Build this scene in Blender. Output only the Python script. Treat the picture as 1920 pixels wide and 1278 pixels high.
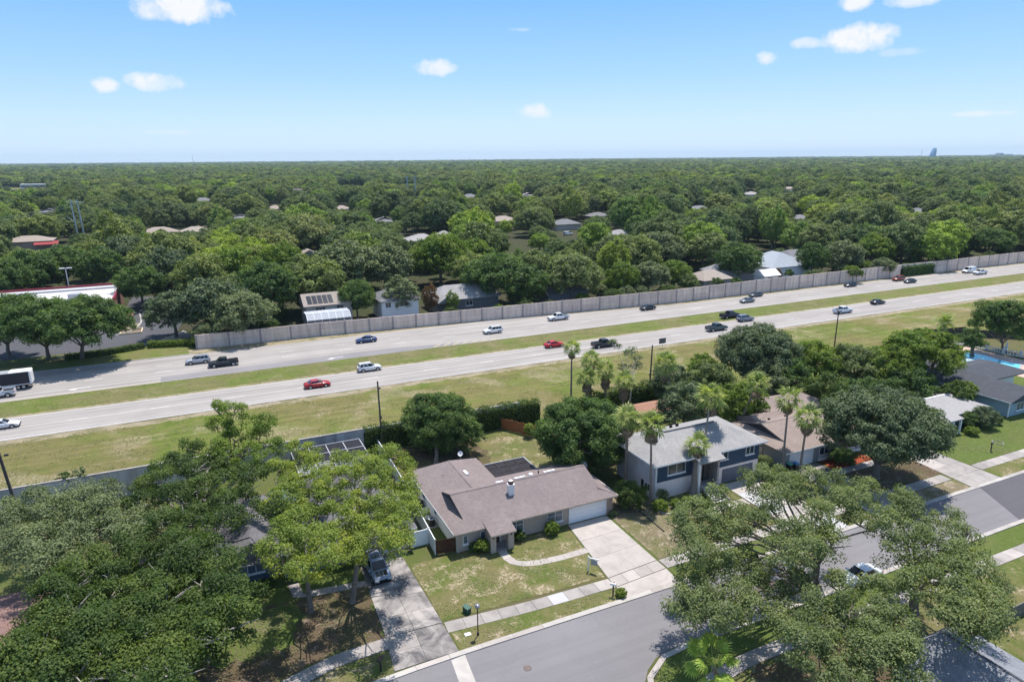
import bpy, math, random
import numpy as np
from mathutils import Vector, Matrix

# ------------------------------------------------------------------ camera, sky, sun, exposure
scene = bpy.context.scene
for _o in list(bpy.data.objects):
    bpy.data.objects.remove(_o, do_unlink=True)
COL = scene.collection
PI = math.pi
CAM_H = 41.0
PITCH, ROLL, YAW = math.radians(15.0), math.radians(0.5), math.radians(24.8)
FPX = 1280.0

cam_data = bpy.data.cameras.new("camera")
cam = bpy.data.objects.new("camera", cam_data)
COL.objects.link(cam)
cam_data.sensor_width = 36.0
cam_data.lens = 36.0 * FPX / 1920.0
cam_data.clip_start = 0.5
cam_data.clip_end = 60000.0
cam.matrix_world = (Matrix.Translation((0, 0, CAM_H)) @ Matrix.Rotation(-YAW, 4, 'Z')
                    @ Matrix.Rotation(PI / 2 - PITCH, 4, 'X') @ Matrix.Rotation(-ROLL, 4, 'Z'))
scene.camera = cam

SUN_EL = math.radians(70)
SUN_H = Vector((0.72, 0.69, 0)).normalized()
SUN_DIR = Vector((SUN_H.x * math.cos(SUN_EL), SUN_H.y * math.cos(SUN_EL), math.sin(SUN_EL)))
sun_data = bpy.data.lights.new("sun", 'SUN')
sun_data.energy = 3.9
sun_data.angle = math.radians(0.55)
sun_data.color = (1.0, 0.945, 0.865)
sun = bpy.data.objects.new("sun", sun_data)
COL.objects.link(sun)
sun.rotation_euler = SUN_DIR.to_track_quat('Z', 'Y').to_euler()
sun.location = (0, 0, 200)

scene.view_settings.view_transform = 'Standard'
scene.view_settings.look = 'None'
scene.view_settings.gamma = 1.0
scene.view_settings.use_curve_mapping = False
scene.view_settings.exposure = 0.74
scene.render.engine = 'CYCLES'
scene.cycles.max_bounces = 6
scene.cycles.diffuse_bounces = 4
scene.cycles.glossy_bounces = 2
scene.cycles.transmission_bounces = 4
scene.cycles.transparent_max_bounces = 6
scene.cycles.volume_bounces = 0
scene.cycles.use_denoising = True
scene.cycles.sample_clamp_indirect = 4.0

world = bpy.data.worlds.new("World")
scene.world = world
world.use_nodes = True


def setup_world():
    nt = world.node_tree
    nt.nodes.clear()
    N, L = nt.nodes.new, nt.links.new
    out = N('ShaderNodeOutputWorld')
    sky = N('ShaderNodeTexSky')
    sky.sky_type = 'NISHITA'
    sky.sun_disc = False
    sky.sun_elevation = SUN_EL
    sky.sun_rotation = math.atan2(SUN_H.x, SUN_H.y)
    sky.altitude = 0
    sky.air_density = 1.0
    sky.dust_density = 0.35
    sky.ozone_density = 2.2
    hs = N('ShaderNodeHueSaturation')
    hs.inputs['Saturation'].default_value = 1.0
    # daytime gradient, unseen upper dome brightened as fill light, blended with the physical sky
    tc = N('ShaderNodeTexCoord')
    sp = N('ShaderNodeSeparateXYZ')
    L(tc.outputs['Generated'], sp.inputs[0])
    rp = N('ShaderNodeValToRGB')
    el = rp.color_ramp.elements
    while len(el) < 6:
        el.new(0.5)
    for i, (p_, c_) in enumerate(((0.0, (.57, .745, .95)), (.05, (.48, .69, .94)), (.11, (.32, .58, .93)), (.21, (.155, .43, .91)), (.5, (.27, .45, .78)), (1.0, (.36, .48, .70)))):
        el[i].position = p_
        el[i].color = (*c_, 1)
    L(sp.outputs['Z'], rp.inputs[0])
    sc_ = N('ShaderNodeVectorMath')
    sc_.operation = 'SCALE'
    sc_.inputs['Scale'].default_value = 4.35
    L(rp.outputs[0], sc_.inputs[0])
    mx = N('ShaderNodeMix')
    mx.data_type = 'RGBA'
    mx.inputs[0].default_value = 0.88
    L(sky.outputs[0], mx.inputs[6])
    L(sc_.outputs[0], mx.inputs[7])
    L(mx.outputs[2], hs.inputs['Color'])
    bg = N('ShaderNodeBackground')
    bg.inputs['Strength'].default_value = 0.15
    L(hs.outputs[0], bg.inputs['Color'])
    # small fair weather clouds: centre direction, half width, half height (radians), density
    clouds = [((0.018, 0.985, 0.178), .058, .019, 1.0), ((-0.024, 0.995, 0.094), .033, .0125, .95),
              ((-0.076, 0.993, 0.088), .018, .010, .9), ((0.322, 0.939, 0.119), .032, .0125, .85),
              ((0.450, 0.891, 0.061), .024, .012, .8), ((0.762, 0.632, 0.1376), .045, .018, 1.0),
              ((0.691, 0.712, 0.121), .017, .010, .8), ((0.723, 0.678, 0.135), .020, .008, .65),
              ((0.751, 0.636, 0.178), .022, .012, .95), ((0.789, 0.590, 0.173), .030, .009, .75),
              ((0.848, 0.528, 0.045), .035, .004, .55), ((0.427, 0.889, 0.165), .018, .003, .3),
              ((0.79, 0.60, 0.118), .026, .006, .3), ((-0.01, 0.999, 0.035), .045, .004, .25)]
    nz = N('ShaderNodeTexNoise')
    nz.inputs['Scale'].default_value = 46
    nz.inputs['Detail'].default_value = 6
    nz.inputs['Roughness'].default_value = 0.57
    L(tc.outputs['Generated'], nz.inputs['Vector'])

    def M(op, a, b=None, c=None, clamp=False):
        m = N('ShaderNodeMath')
        m.operation = op
        m.use_clamp = clamp
        for i, v in enumerate((a, b, c)):
            if v is None:
                continue
            if isinstance(v, (int, float)):
                m.inputs[i].default_value = v
            else:
                L(v, m.inputs[i])
        return m.outputs[0]
    nzc = M('MULTIPLY_ADD', nz.outputs['Fac'], 2.6, -1.3)
    total = None
    for c, a, b, dens in clouds:
        c = Vector(c).normalized()
        r = c.cross(Vector((0, 0, 1))).normalized()
        u = r.cross(c).normalized()
        outs = []
        for vec, half in ((r, a), (u, b)):
            d = N('ShaderNodeVectorMath')
            d.operation = 'DOT_PRODUCT'
            L(tc.outputs['Generated'], d.inputs[0])
            d.inputs[1].default_value = vec / half
            outs.append(M('MULTIPLY', d.outputs['Value'], d.outputs['Value']))
        dd = N('ShaderNodeVectorMath')
        dd.operation = 'DOT_PRODUCT'
        L(tc.outputs['Generated'], dd.inputs[0])
        dd.inputs[1].default_value = c
        front = M('GREATER_THAN', dd.outputs['Value'], 0.5)
        q = M('SUBTRACT', 1.0, M('ADD', outs[0], outs[1]))
        q = M('ADD', q, nzc)
        q = M('MULTIPLY', q, 1.15, clamp=True)
        q = M('MULTIPLY', M('MULTIPLY', q, front), dens)
        total = q if total is None else M('MAXIMUM', total, q)
    cbg = N('ShaderNodeBackground')
    cbg.inputs['Color'].default_value = (0.86, 0.88, 0.95, 1)
    cbg.inputs['Strength'].default_value = 0.66
    mix = N('ShaderNodeMixShader')
    L(total, mix.inputs[0])
    L(bg.outputs[0], mix.inputs[1])
    L(cbg.outputs[0], mix.inputs[2])
    L(mix.outputs[0], out.inputs['Surface'])


setup_world()

# ------------------------------------------------------------------ measuring helpers
_ca, _sa = math.cos(YAW), math.sin(YAW)


def ray(px, py):
    u, v = (px - 960) / FPX, (639 - py) / FPX
    c, s = math.cos(ROLL), math.sin(ROLL)
    u, v = u * c + v * s, -u * s + v * c
    x, y, z = u, math.cos(PITCH) + v * math.sin(PITCH), -math.sin(PITCH) + v * math.cos(PITCH)
    return x * _ca + y * _sa, -x * _sa + y * _ca, z


def at(px, py, z=0.0):
    """photo pixel (1920 wide) to the world point at height z"""
    d = ray(px, py)
    k = (CAM_H - z) / -d[2]
    return Vector((d[0] * k, d[1] * k, z))


def project(X, Y, Z):
    Z -= CAM_H
    x, y = X * _ca - Y * _sa, X * _sa + Y * _ca
    f = y * math.cos(PITCH) - Z * math.sin(PITCH)
    v = y * math.sin(PITCH) + Z * math.cos(PITCH)
    if f <= 1:
        return None
    u, v = x / f, v / f
    c, s = math.cos(ROLL), math.sin(ROLL)
    u, v = u * c - v * s, u * s + v * c
    return 960 + FPX * u, 639 - FPX * v, f


# ------------------------------------------------------------------ materials
MATS = {}


class NT:
    def __init__(self, name, rough=0.8, spec=0.3):
        self.m = bpy.data.materials.new(name)
        self.m.use_nodes = True
        self.t = self.m.node_tree
        self.t.nodes.clear()
        self.out = self.t.nodes.new('ShaderNodeOutputMaterial')
        self.p = self.t.nodes.new('ShaderNodeBsdfPrincipled')
        self.p.inputs['Roughness'].default_value = rough
        self.p.inputs['Specular IOR Level'].default_value = spec
        self.t.links.new(self.p.outputs[0], self.out.inputs[0])
        self._tc = None

    def n(self, kind, **kw):
        x = self.t.nodes.new(kind)
        for k, v in kw.items():
            setattr(x, k, v)
        return x

    def l(self, a, b):
        self.t.links.new(a, b)

    def tc(self, which='Object'):
        if self._tc is None:
            self._tc = self.n('ShaderNodeTexCoord')
        return self._tc.outputs[which]

    def pos(self):
        g = self.n('ShaderNodeNewGeometry')
        return g.outputs['Position']

    def noise(self, vec, scale, detail=4, rough=0.55, stretch=None, dist=0.0):
        if stretch:
            mp = self.n('ShaderNodeMapping')
            mp.inputs['Scale'].default_value = stretch
            self.l(vec, mp.inputs[0])
            vec = mp.outputs[0]
        x = self.n('ShaderNodeTexNoise')
        x.inputs['Scale'].default_value = scale
        x.inputs['Detail'].default_value = detail
        x.inputs['Roughness'].default_value = rough
        x.inputs['Distortion'].default_value = dist
        self.l(vec, x.inputs['Vector'])
        return x.outputs['Fac']

    def ramp(self, fac, stops):
        r = self.n('ShaderNodeValToRGB')
        e = r.color_ramp.elements
        while len(e) < len(stops):
            e.new(0.5)
        for i, (p, c) in enumerate(stops):
            e[i].position = p
            e[i].color = (c, c, c, 1) if isinstance(c, (int, float)) else (*c[:3], 1)
        self.l(fac, r.inputs[0])
        return r.outputs[0]

    def mix(self, fac, a, b, mode='MIX'):
        x = self.n('ShaderNodeMix', data_type='RGBA', blend_type=mode)
        for sock, v in ((x.inputs[0], fac), (x.inputs[6], a), (x.inputs[7], b)):
            if isinstance(v, (int, float)):
                sock.default_value = v
            elif isinstance(v, tuple):
                sock.default_value = (*v[:3], 1)
            else:
                self.l(v, sock)
        return x.outputs[2]

    def math(self, op, a, b=0.0, clamp=False):
        m = self.n('ShaderNodeMath', operation=op, use_clamp=clamp)
        for i, v in enumerate((a, b)):
            if isinstance(v, (int, float)):
                m.inputs[i].default_value = v
            else:
                self.l(v, m.inputs[i])
        return m.outputs[0]

    def bump(self, h, strength=0.3, dist=0.05):
        b = self.n('ShaderNodeBump')
        b.inputs['Strength'].default_value = strength
        b.inputs['Distance'].default_value = dist
        self.l(h, b.inputs['Height'])
        self.l(b.outputs[0], self.p.inputs['Normal'])

    def col(self, c):
        if isinstance(c, tuple):
            self.p.inputs['Base Color'].default_value = (*c[:3], 1)
        else:
            self.l(c, self.p.inputs['Base Color'])
        return self


def plain(name, c, rough=0.7, spec=0.3, var=0.12, scale=3.0, metal=0.0):
    if name in MATS:
        return MATS[name]
    k = NT(name, rough, spec)
    f = k.noise(k.pos(), scale, 5)
    lo = tuple(v * (1 - var) for v in c)
    hi = tuple(min(1, v * (1 + var)) for v in c)
    k.col(k.ramp(f, [(0.3, lo), (0.7, hi)]))
    k.p.inputs['Metallic'].default_value = metal
    MATS[name] = k.m
    return k.m


def concrete(name, c, dirt=(0.10, 0.09, 0.085), amount=0.5, rnd=0.15, scale=0.7):
    k = NT(name, 0.88, 0.2)
    p = k.pos()
    big = k.noise(p, scale, 6, 0.62, dist=0.6)
    fine = k.noise(p, 9, 4, 0.7)
    oi = k.n('ShaderNodeObjectInfo')
    base = k.mix(k.math('MULTIPLY', fine, 0.5), c, tuple(v * 0.72 for v in c))
    m = k.ramp(big, [(0.42, 0.0), (0.72, 1.0)] if amount < 1 else [(0.38, 0.0), (0.60, 0.92)])
    base = k.mix(k.math('MULTIPLY', m, amount), base, dirt)
    sp_ = k.noise(p, 1.1, 6, 0.7)
    base = k.mix(k.ramp(sp_, [(0.60, 0.0), (0.70, 0.45 * min(1.0, amount * 2))]), base, tuple(a * b for a, b in zip(c, (.62, .50, .42))))
    v = k.math('MULTIPLY_ADD', oi.outputs['Random'], rnd * 2)
    v.node.inputs[2].default_value = 1 - rnd
    base = k.mix(1.0, base, v, 'MULTIPLY')
    k.col(base)
    k.bump(fine, 0.25, 0.02)
    MATS[name] = k.m
    return k.m


def asphalt(name, c, streak=(0, 0, 0), lanes=None, amt=0.25):
    """streaks along X (the driving direction); lanes = list of wheel path centres in Y"""
    k = NT(name, 0.9, 0.2)
    p = k.pos()
    f = k.noise(p, 6, 5, 0.7)
    big = k.noise(p, 0.12, 5, 0.6)
    st = k.noise(p, 1.0, 4, 0.6, stretch=(0.02, 1.1, 1))
    base = k.mix(f, tuple(v * 0.82 for v in c), tuple(v * 1.15 for v in c))
    base = k.mix(k.ramp(big, [(0.35, 0.0), (0.7, 0.5)]), base, tuple(v * 0.72 for v in c))
    base = k.mix(k.math('MULTIPLY', k.ramp(st, [(0.42, 0.0), (0.66, 1.0)]), amt), base, tuple(v * 0.5 for v in c))
    if lanes:
        sx = k.n('ShaderNodeSeparateXYZ')
        k.l(p, sx.inputs[0])
        fr_ = k.math('FRACT', k.math('DIVIDE', k.math('SUBTRACT', sx.outputs['Y'], lanes), 3.7))
        wig = k.math('ADD', fr_, k.math('MULTIPLY', k.noise(p, 0.05, 2), 0.10))
        trk = k.ramp(wig, [(0.10, 0.0), (0.24, 0.75), (0.36, 0.1), (0.52, 0.4), (0.66, 0.1), (0.80, 0.75), (0.94, 0.0)])
        base = k.mix(k.math('MULTIPLY', trk, k.ramp(big, [(0.25, 0.5), (0.7, 1.0)])), base, tuple(v * 0.52 for v in c))
        pat = k.noise(p, 1.0, 2, 0.5, stretch=(0.03, 0.27, 1))
        base = k.mix(k.ramp(pat, [(0.60, 0.0), (0.62, 0.30)]), base, tuple(v * 0.62 for v in c))
    # hairline cracks
    vo = k.n('ShaderNodeTexVoronoi', feature='DISTANCE_TO_EDGE')
    vo.inputs['Scale'].default_value = 0.22
    wv = k.n('ShaderNodeVectorMath', operation='ADD')
    nn = k.n('ShaderNodeTexNoise')
    nn.inputs['Scale'].default_value = 0.8
    k.l(p, nn.inputs['Vector'])
    k.l(p, wv.inputs[0])
    k.l(nn.outputs['Color'], wv.inputs[1])
    k.l(wv.outputs[0], vo.inputs['Vector'])
    cr = k.ramp(vo.outputs['Distance'], [(0.0, 0.14), (0.010, 0.0)])
    base = k.mix(cr, base, tuple(v * 0.45 for v in c))
    k.col(base)
    k.bump(f, 0.2, 0.02)
    MATS[name] = k.m
    return k.m


def grass(name, greens, dry, sand, dry_amt=0.5, sand_amt=0.62, scale=0.25, mow=0.0):
    k = NT(name, 0.95, 0.1)
    p = k.pos()
    a = k.noise(p, scale, 6, 0.62, dist=0.3)
    b = k.noise(p, scale * 2.2, 5, 0.62, dist=0.15)
    f = k.noise(p, 7.0, 5, 0.75)
    f2 = k.noise(p, 22.0, 3, 0.7)
    base = k.mix(f, greens[0], greens[1])
    base = k.mix(k.ramp(a, [(dry_amt - 0.10, 0.0), (dry_amt + 0.06, 1.0)]), base, dry)
    c_ = k.noise(p, scale * 9.0, 5, 0.7, dist=0.3)
    base = k.mix(k.ramp(c_, [(0.48, 0.0), (0.66, 0.75)]), base, tuple(v * 1.12 for v in dry))
    base = k.mix(k.ramp(c_, [(0.30, 0.55), (0.42, 0.0)]), base, tuple(v * 0.8 for v in greens[0]))
    zone = k.ramp(b, [(sand_amt - 0.05, 0.0), (sand_amt + 0.05, 1.0)])
    speck = k.noise(p, 3.2, 6, 0.8)
    grit = k.ramp(speck, [(0.46, 0.0), (0.56, 1.0)])
    base = k.mix(k.math('MULTIPLY', zone, grit), base, sand)
    base = k.mix(k.math('MULTIPLY', k.ramp(speck, [(0.60, 0.0), (0.68, 0.7)]), k.ramp(a, [(0.45, 0.0), (0.6, 1.0)])), base, sand)
    base = k.mix(1.0, base, k.ramp(f2, [(0.25, 0.68), (0.75, 1.25)]), 'MULTIPLY')
    if mow:
        w = k.noise(p, 1.0, 2, 0.5, stretch=(0.01, 0.9, 1))
        base = k.mix(1.0, base, k.ramp(w, [(0.35, 1 - mow), (0.65, 1 + mow)]), 'MULTIPLY')
    k.col(base)
    hb = k.math('ADD', f2, k.math('MULTIPLY', f, 0.7))
    k.bump(hb, 0.8, 0.12)
    MATS[name] = k.m
    return k.m


def shingle(name, c, c2, stain=(0.5, 0.45, 0.42), axis='x', var=0.5):
    """asphalt shingles: courses across the slope with broken tab colours"""
    k = NT(name, 0.93, 0.15)
    p = k.pos()
    br = k.n('ShaderNodeTexBrick')
    br.inputs['Scale'].default_value = 1.0
    br.inputs['Brick Width'].default_value = 0.32
    br.inputs['Row Height'].default_value = 0.15
    br.inputs['Mortar Size'].default_value = 0.006
    br.inputs['Color1'].default_value = (*c, 1)
    br.inputs['Color2'].default_value = (*c2, 1)
    br.inputs['Mortar'].default_value = (*[v * 0.6 for v in c], 1)
    if axis == 'y':
        mp = k.n('ShaderNodeMapping')
        mp.inputs['Rotation'].default_value = (0, 0, PI / 2)
        k.l(p, mp.inputs[0])
        p2 = mp.outputs[0]
    else:
        p2 = p
    k.l(p2, br.inputs['Vector'])
    big = k.noise(p, 0.35, 6, 0.65, dist=0.5)
    st = k.noise(p, 1.2, 5, 0.65, stretch=(1, 0.25, 1) if axis == 'x' else (0.25, 1, 1))
    f = k.noise(p, 14, 3, 0.7)
    base = k.mix(k.ramp(big, [(0.38, 0.0), (0.68, var)]), br.outputs['Color'], tuple(a * b for a, b in zip(c, stain)))
    base = k.mix(k.ramp(st, [(0.5, 0.0), (0.75, 0.3)]), base, tuple(min(1, v * 1.35) for v in c))
    base = k.mix(1.0, base, k.ramp(f, [(0.2, 0.82), (0.8, 1.15)]), 'MULTIPLY')
    k.col(base)
    k.bump(k.math('ADD', br.outputs['Fac'], f), 0.25, 0.02)
    MATS[name] = k.m
    return k.m


def leafmat(name, dark, light, yellow, trans=0.34, objvar=0.0, sick=None):
    k = NT(name, 0.62, 0.22)
    at_ = k.n('ShaderNodeAttribute', attribute_name='tint')
    sep = k.n('ShaderNodeSeparateColor')
    k.l(at_.outputs['Color'], sep.inputs[0])
    base = k.mix(sep.outputs[0], dark, light)
    base = k.mix(k.ramp(sep.outputs[1], [(0.55, 0.0), (1.0, 0.8)]), base, yellow)
    base = k.mix(1.0, base, (0.99, 0.97, 1.22), 'MULTIPLY')
    if objvar:
        oi = k.n('ShaderNodeObjectInfo')
        base = k.mix(1.0, base, k.ramp(oi.outputs['Random'], objvar), 'MULTIPLY')
    if objvar:
        oi2 = k.n('ShaderNodeObjectInfo')
        drift = k.noise(oi2.outputs['Location'], 0.006, 3, 0.6)
        base = k.mix(1.0, base, k.ramp(drift, [(0.34, (.74, .84, .90)), (0.5, (1.0, 1.0, 1.0)), (0.66, (1.28, 1.2, .86))]), 'MULTIPLY')
    k.p.inputs['Base Color'].default_value = (1, 1, 1, 1)
    k.l(base, k.p.inputs['Base Color'])
    tr = k.n('ShaderNodeBsdfTranslucent')
    k.l(k.mix(1.0, base, (1.35, 1.5, 0.55), 'MULTIPLY'), tr.inputs['Color'])
    ms = k.n('ShaderNodeMixShader')
    ms.inputs[0].default_value = trans
    k.l(k.p.outputs[0], ms.inputs[1])
    k.l(tr.outputs[0], ms.inputs[2])
    k.l(ms.outputs[0], k.out.inputs[0])
    MATS[name] = k.m
    return k.m


def paint(name, c, rough=0.28, metal=0.0):
    if name in MATS:
        return MATS[name]
    k = NT(name, rough, 0.5)
    k.p.inputs['Coat Weight'].default_value = 0.35
    k.p.inputs['Coat Roughness'].default_value = 0.12
    k.p.inputs['Metallic'].default_value = metal
    f = k.noise(k.pos(), 1.5, 3)
    k.col(k.ramp(f, [(0.2, tuple(v * 0.93 for v in c)), (0.8, tuple(min(1, v * 1.04) for v in c))]))
    MATS[name] = k.m
    return k.m


def glassmat(name, c=(0.015, 0.02, 0.025), rough=0.06):
    if name in MATS:
        return MATS[name]
    k = NT(name, rough, 0.6)
    k.col(c)
    MATS[name] = k.m
    return k.m


def screenmat(name, c, alpha):
    k = NT(name, 0.7, 0.2)
    k.col(c)
    tr = k.n('ShaderNodeBsdfTransparent')
    ms = k.n('ShaderNodeMixShader')
    ms.inputs[0].default_value = alpha
    k.l(tr.outputs[0], ms.inputs[1])
    k.l(k.p.outputs[0], ms.inputs[2])
    k.l(ms.outputs[0], k.out.inputs[0])
    MATS[name] = k.m
    return k.m


# ------------------------------------------------------------------ geometry helpers
class MB:
    def __init__(self):
        self.v, self.f, self.mi = [], [], []
        self.cur = 0

    def add(self, vs, fs):
        o = len(self.v)
        self.v += [tuple(p) for p in vs]
        for f in fs:
            self.f.append(tuple(i + o for i in f))
            self.mi.append(self.cur)
        return self

    def box(self, x0, x1, y0, y1, z0, z1):
        vs = [(x0, y0, z0), (x1, y0, z0), (x1, y1, z0), (x0, y1, z0), (x0, y0, z1), (x1, y0, z1), (x1, y1, z1), (x0, y1, z1)]
        return self.add(vs, [(3, 2, 1, 0), (4, 5, 6, 7), (0, 1, 5, 4), (1, 2, 6, 5), (2, 3, 7, 6), (3, 0, 4, 7)])

    def obox(self, p, q, w, z0, z1):
        """box along the ground line p-q of width w"""
        p, q = Vector(p[:2]), Vector(q[:2])
        d = (q - p).normalized()
        n = Vector((-d.y, d.x)) * w / 2
        c = [p - n, q - n, q + n, p + n]
        return self.prism([(a.x, a.y) for a in c], z0, z1)

    def prism(self, poly, z0, z1):
        n = len(poly)
        vs = [(x, y, z0) for x, y in poly] + [(x, y, z1) for x, y in poly]
        fs = [tuple(range(n - 1, -1, -1)), tuple(range(n, 2 * n))]
        fs += [(i, (i + 1) % n, n + (i + 1) % n, n + i) for i in range(n)]
        return self.add(vs, fs)

    def slab(self, pts, th):
        """sloping roof plane given by its top outline, th thick (downwards)"""
        n = len(pts)
        vs = [tuple(p) for p in pts] + [(p[0], p[1], p[2] - th) for p in pts]
        fs = [tuple(range(n)), tuple(range(2 * n - 1, n - 1, -1))]
        fs += [((i + 1) % n, i, n + i, n + (i + 1) % n) for i in range(n)]
        return self.add(vs, fs)

    def poly(self, pts):
        return self.add(pts, [tuple(range(len(pts)))])

    def tube(self, pts, rads, n=6, cap=True):
        pts = [Vector(p) for p in pts]
        if isinstance(rads, (int, float)):
            rads = [rads] * len(pts)
        vs, fs = [], []
        prev = None
        for i, p in enumerate(pts):
            d = (pts[min(i + 1, len(pts) - 1)] - pts[max(i - 1, 0)])
            if d.length < 1e-6:
                d = Vector((0, 0, 1))
            d.normalize()
            if prev is None:
                a = d.orthogonal().normalized()
            else:
                a = (prev - d * prev.dot(d))
                a = a.normalized() if a.length > 1e-5 else d.orthogonal().normalized()
            prev = a
            b = d.cross(a)
            for k in range(n):
                t = 2 * PI * k / n
                vs.append(p + (a * math.cos(t) + b * math.sin(t)) * rads[i])
        for i in range(len(pts) - 1):
            for k in range(n):
                fs.append((i * n + k, i * n + (k + 1) % n, (i + 1) * n + (k + 1) % n, (i + 1) * n + k))
        if cap:
            fs.append(tuple(range(n - 1, -1, -1)))
            fs.append(tuple(range((len(pts) - 1) * n, len(pts) * n)))
        return self.add(vs, fs)

    def cyl(self, x, y, z0, z1, r, n=16, r2=None):
        return self.tube([(x, y, z0), (x, y, z1)], [r, r if r2 is None else r2], n)

    def lathe(self, x, y, prof, n=16):
        return self.tube([(x, y, z) for r, z in prof], [r for r, z in prof], n)

    def mesh(self, name, mats, smooth=False):
        me = bpy.data.meshes.new(name)
        me.from_pydata(self.v, [], self.f)
        for m in (mats if isinstance(mats, (list, tuple)) else [mats]):
            me.materials.append(m)
        if any(self.mi):
            me.polygons.foreach_set('material_index', self.mi)
        if smooth:
            me.polygons.foreach_set('use_smooth', [True] * len(me.polygons))
        me.update()
        return me


def tag(o, label=None, cat=None, group=None, kind=None):
    if label:
        o['label'] = label
    if cat:
        o['category'] = cat
    if group:
        o['group'] = group
    if kind:
        o['kind'] = kind
    return o


def obj(name, mb, mat, parent=None, smooth=False, loc=None):
    me = mb if isinstance(mb, bpy.types.Mesh) else mb.mesh(name, mat, smooth)
    o = bpy.data.objects.new(name, me)
    COL.objects.link(o)
    if parent is not None:
        o.parent = parent
    if loc is not None:
        o.location = loc
    return o


def thing(name, label, cat, loc=(0, 0, 0), rz=0.0, group=None):
    o = bpy.data.objects.new(name, None)
    COL.objects.link(o)
    o.location = loc
    o.rotation_euler = (0, 0, rz)
    o.empty_display_size = 0.5
    return tag(o, label, cat, group)


def struct(name, mb, mat, parent=None):
    o = obj(name, mb, mat, parent)
    if parent is None:
        o['kind'] = 'structure'
    return o


CHILD = {}


def dup(root, loc, rz=0.0, label=None, group=None, scale=None):
    r = root.copy()
    COL.objects.link(r)
    r.location = loc
    r.rotation_euler = (0, 0, rz)
    if scale is not None:
        r.scale = scale
    if label:
        r['label'] = label
    if group:
        r['group'] = group
    kids = CHILD.get(root.name)
    if kids is None:
        kids = CHILD[root.name] = list(root.children)
    for ch in kids:
        c = ch.copy()
        COL.objects.link(c)
        c.parent = r
        for g in ch.children:
            d = g.copy()
            COL.objects.link(d)
            d.parent = c
    return r


# ------------------------------------------------------------------ material set
M_CONC = concrete('pale_concrete', (0.425, 0.385, 0.36), amount=0.30, rnd=0.10)
M_CONC_G = concrete('weathered_concrete', (0.34, 0.31, 0.295), (0.16, 0.145, 0.14), 0.65, 0.07)
M_CONC_OLD = concrete('stained_concrete', (0.36, 0.33, 0.315), (0.085, 0.08, 0.085), 1.0, 0.12, 0.45)
M_CONC_NEW = concrete('new_concrete', (0.46, 0.455, 0.46), amount=0.1, rnd=0.04)
M_KERB = concrete('kerb_concrete', (0.44, 0.41, 0.385), amount=0.3, rnd=0.12, scale=0.5)
M_WALL = concrete('noise_wall_concrete', (0.68, 0.60, 0.585), (0.38, 0.33, 0.325), 0.65, 0.10, 0.22)
M_WALLPOST = plain('wall_post_concrete', (0.34, 0.30, 0.29), 0.9, 0.2, 0.25)


def wall_streak(name, c, k1=.42, k2=.6, rnd=0.0):
    k = NT(name, 0.92, 0.15)
    p = k.pos()
    st = k.noise(p, 1.0, 6, 0.7, stretch=(1.1, 1.1, 0.12))
    big = k.noise(p, 0.3, 5, 0.6)
    fine = k.noise(p, 7, 4, 0.7)
    b = k.mix(k.ramp(st, [(0.35, 0.0), (0.68, 1.0)]), c, tuple(v * k1 for v in c))
    b = k.mix(k.ramp(big, [(0.4, 0.0), (0.7, 0.6)]), b, tuple(v * k2 for v in c))
    if rnd:
        oi = k.n('ShaderNodeObjectInfo')
        b = k.mix(1.0, b, k.ramp(oi.outputs['Random'], [(0.0, (1 - rnd, 1 - rnd, 1 - rnd * .8)), (0.5, (1, 1, 1)), (1.0, (1 + rnd * .6, 1 + rnd * .5, 1 + rnd * .45))]), 'MULTIPLY')
    b = k.mix(1.0, b, k.ramp(fine, [(0.2, 0.8), (0.8, 1.2)]), 'MULTIPLY')
    k.col(b)
    k.bump(fine, 0.3, 0.02)
    MATS[name] = k.m
    return k.m


M_WALL = wall_streak('noise_wall_streaked', (0.82, 0.67, 0.575), .60, .70, .14)
M_WALL_D = wall_streak('streaked_dark_concrete', (0.60, 0.575, 0.58))
M_ASPH = asphalt('street_asphalt', (0.205, 0.195, 0.205), amt=0.18)
M_ASPH_D = asphalt('dark_patch_asphalt', (0.105, 0.10, 0.112), amt=0.1)
M_HWY = asphalt('highway_asphalt', (0.385, 0.355, 0.335), amt=0.6, lanes=122.3)
M_TURN = asphalt('turn_lane_asphalt', (0.245, 0.23, 0.235), amt=0.35)
M_LOT = asphalt('parking_lot_asphalt', (0.085, 0.085, 0.095), amt=0.1)
M_GROUND = grass('ground_grass', ((0.085, 0.115, 0.030), (0.13, 0.16, 0.045)), (0.125, 0.115, 0.055), (0.23, 0.19, 0.13), 0.52, 0.66, 0.06)
M_VERGE = grass('verge_grass', ((0.100, 0.140, 0.024), (0.155, 0.185, 0.042)), (0.175, 0.155, 0.062), (0.36, 0.29, 0.20), 0.50, 0.575, 0.05, 0.12)
M_MEDIAN = grass('median_grass', ((0.100, 0.140, 0.028), (0.150, 0.180, 0.045)), (0.165, 0.155, 0.065), (0.26, 0.21, 0.14), 0.53, 0.61, 0.09, 0.06)
M_LAWN = grass('lawn_grass', ((0.085, 0.125, 0.025), (0.140, 0.170, 0.045)), (0.185, 0.165, 0.075), (0.46, 0.37, 0.27), 0.50, 0.555, 0.17)
M_LAWN_G = grass('green_lawn_grass', ((0.080, 0.125, 0.026), (0.135, 0.170, 0.045)), (0.135, 0.155, 0.05), (0.30, 0.27, 0.16), 0.58, 0.68, 0.16)
M_DRY = grass('dry_sandy_grass', ((0.13, 0.135, 0.05), (0.19, 0.18, 0.08)), (0.21, 0.175, 0.11), (0.44, 0.36, 0.28), 0.46, 0.55, 0.3)
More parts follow.
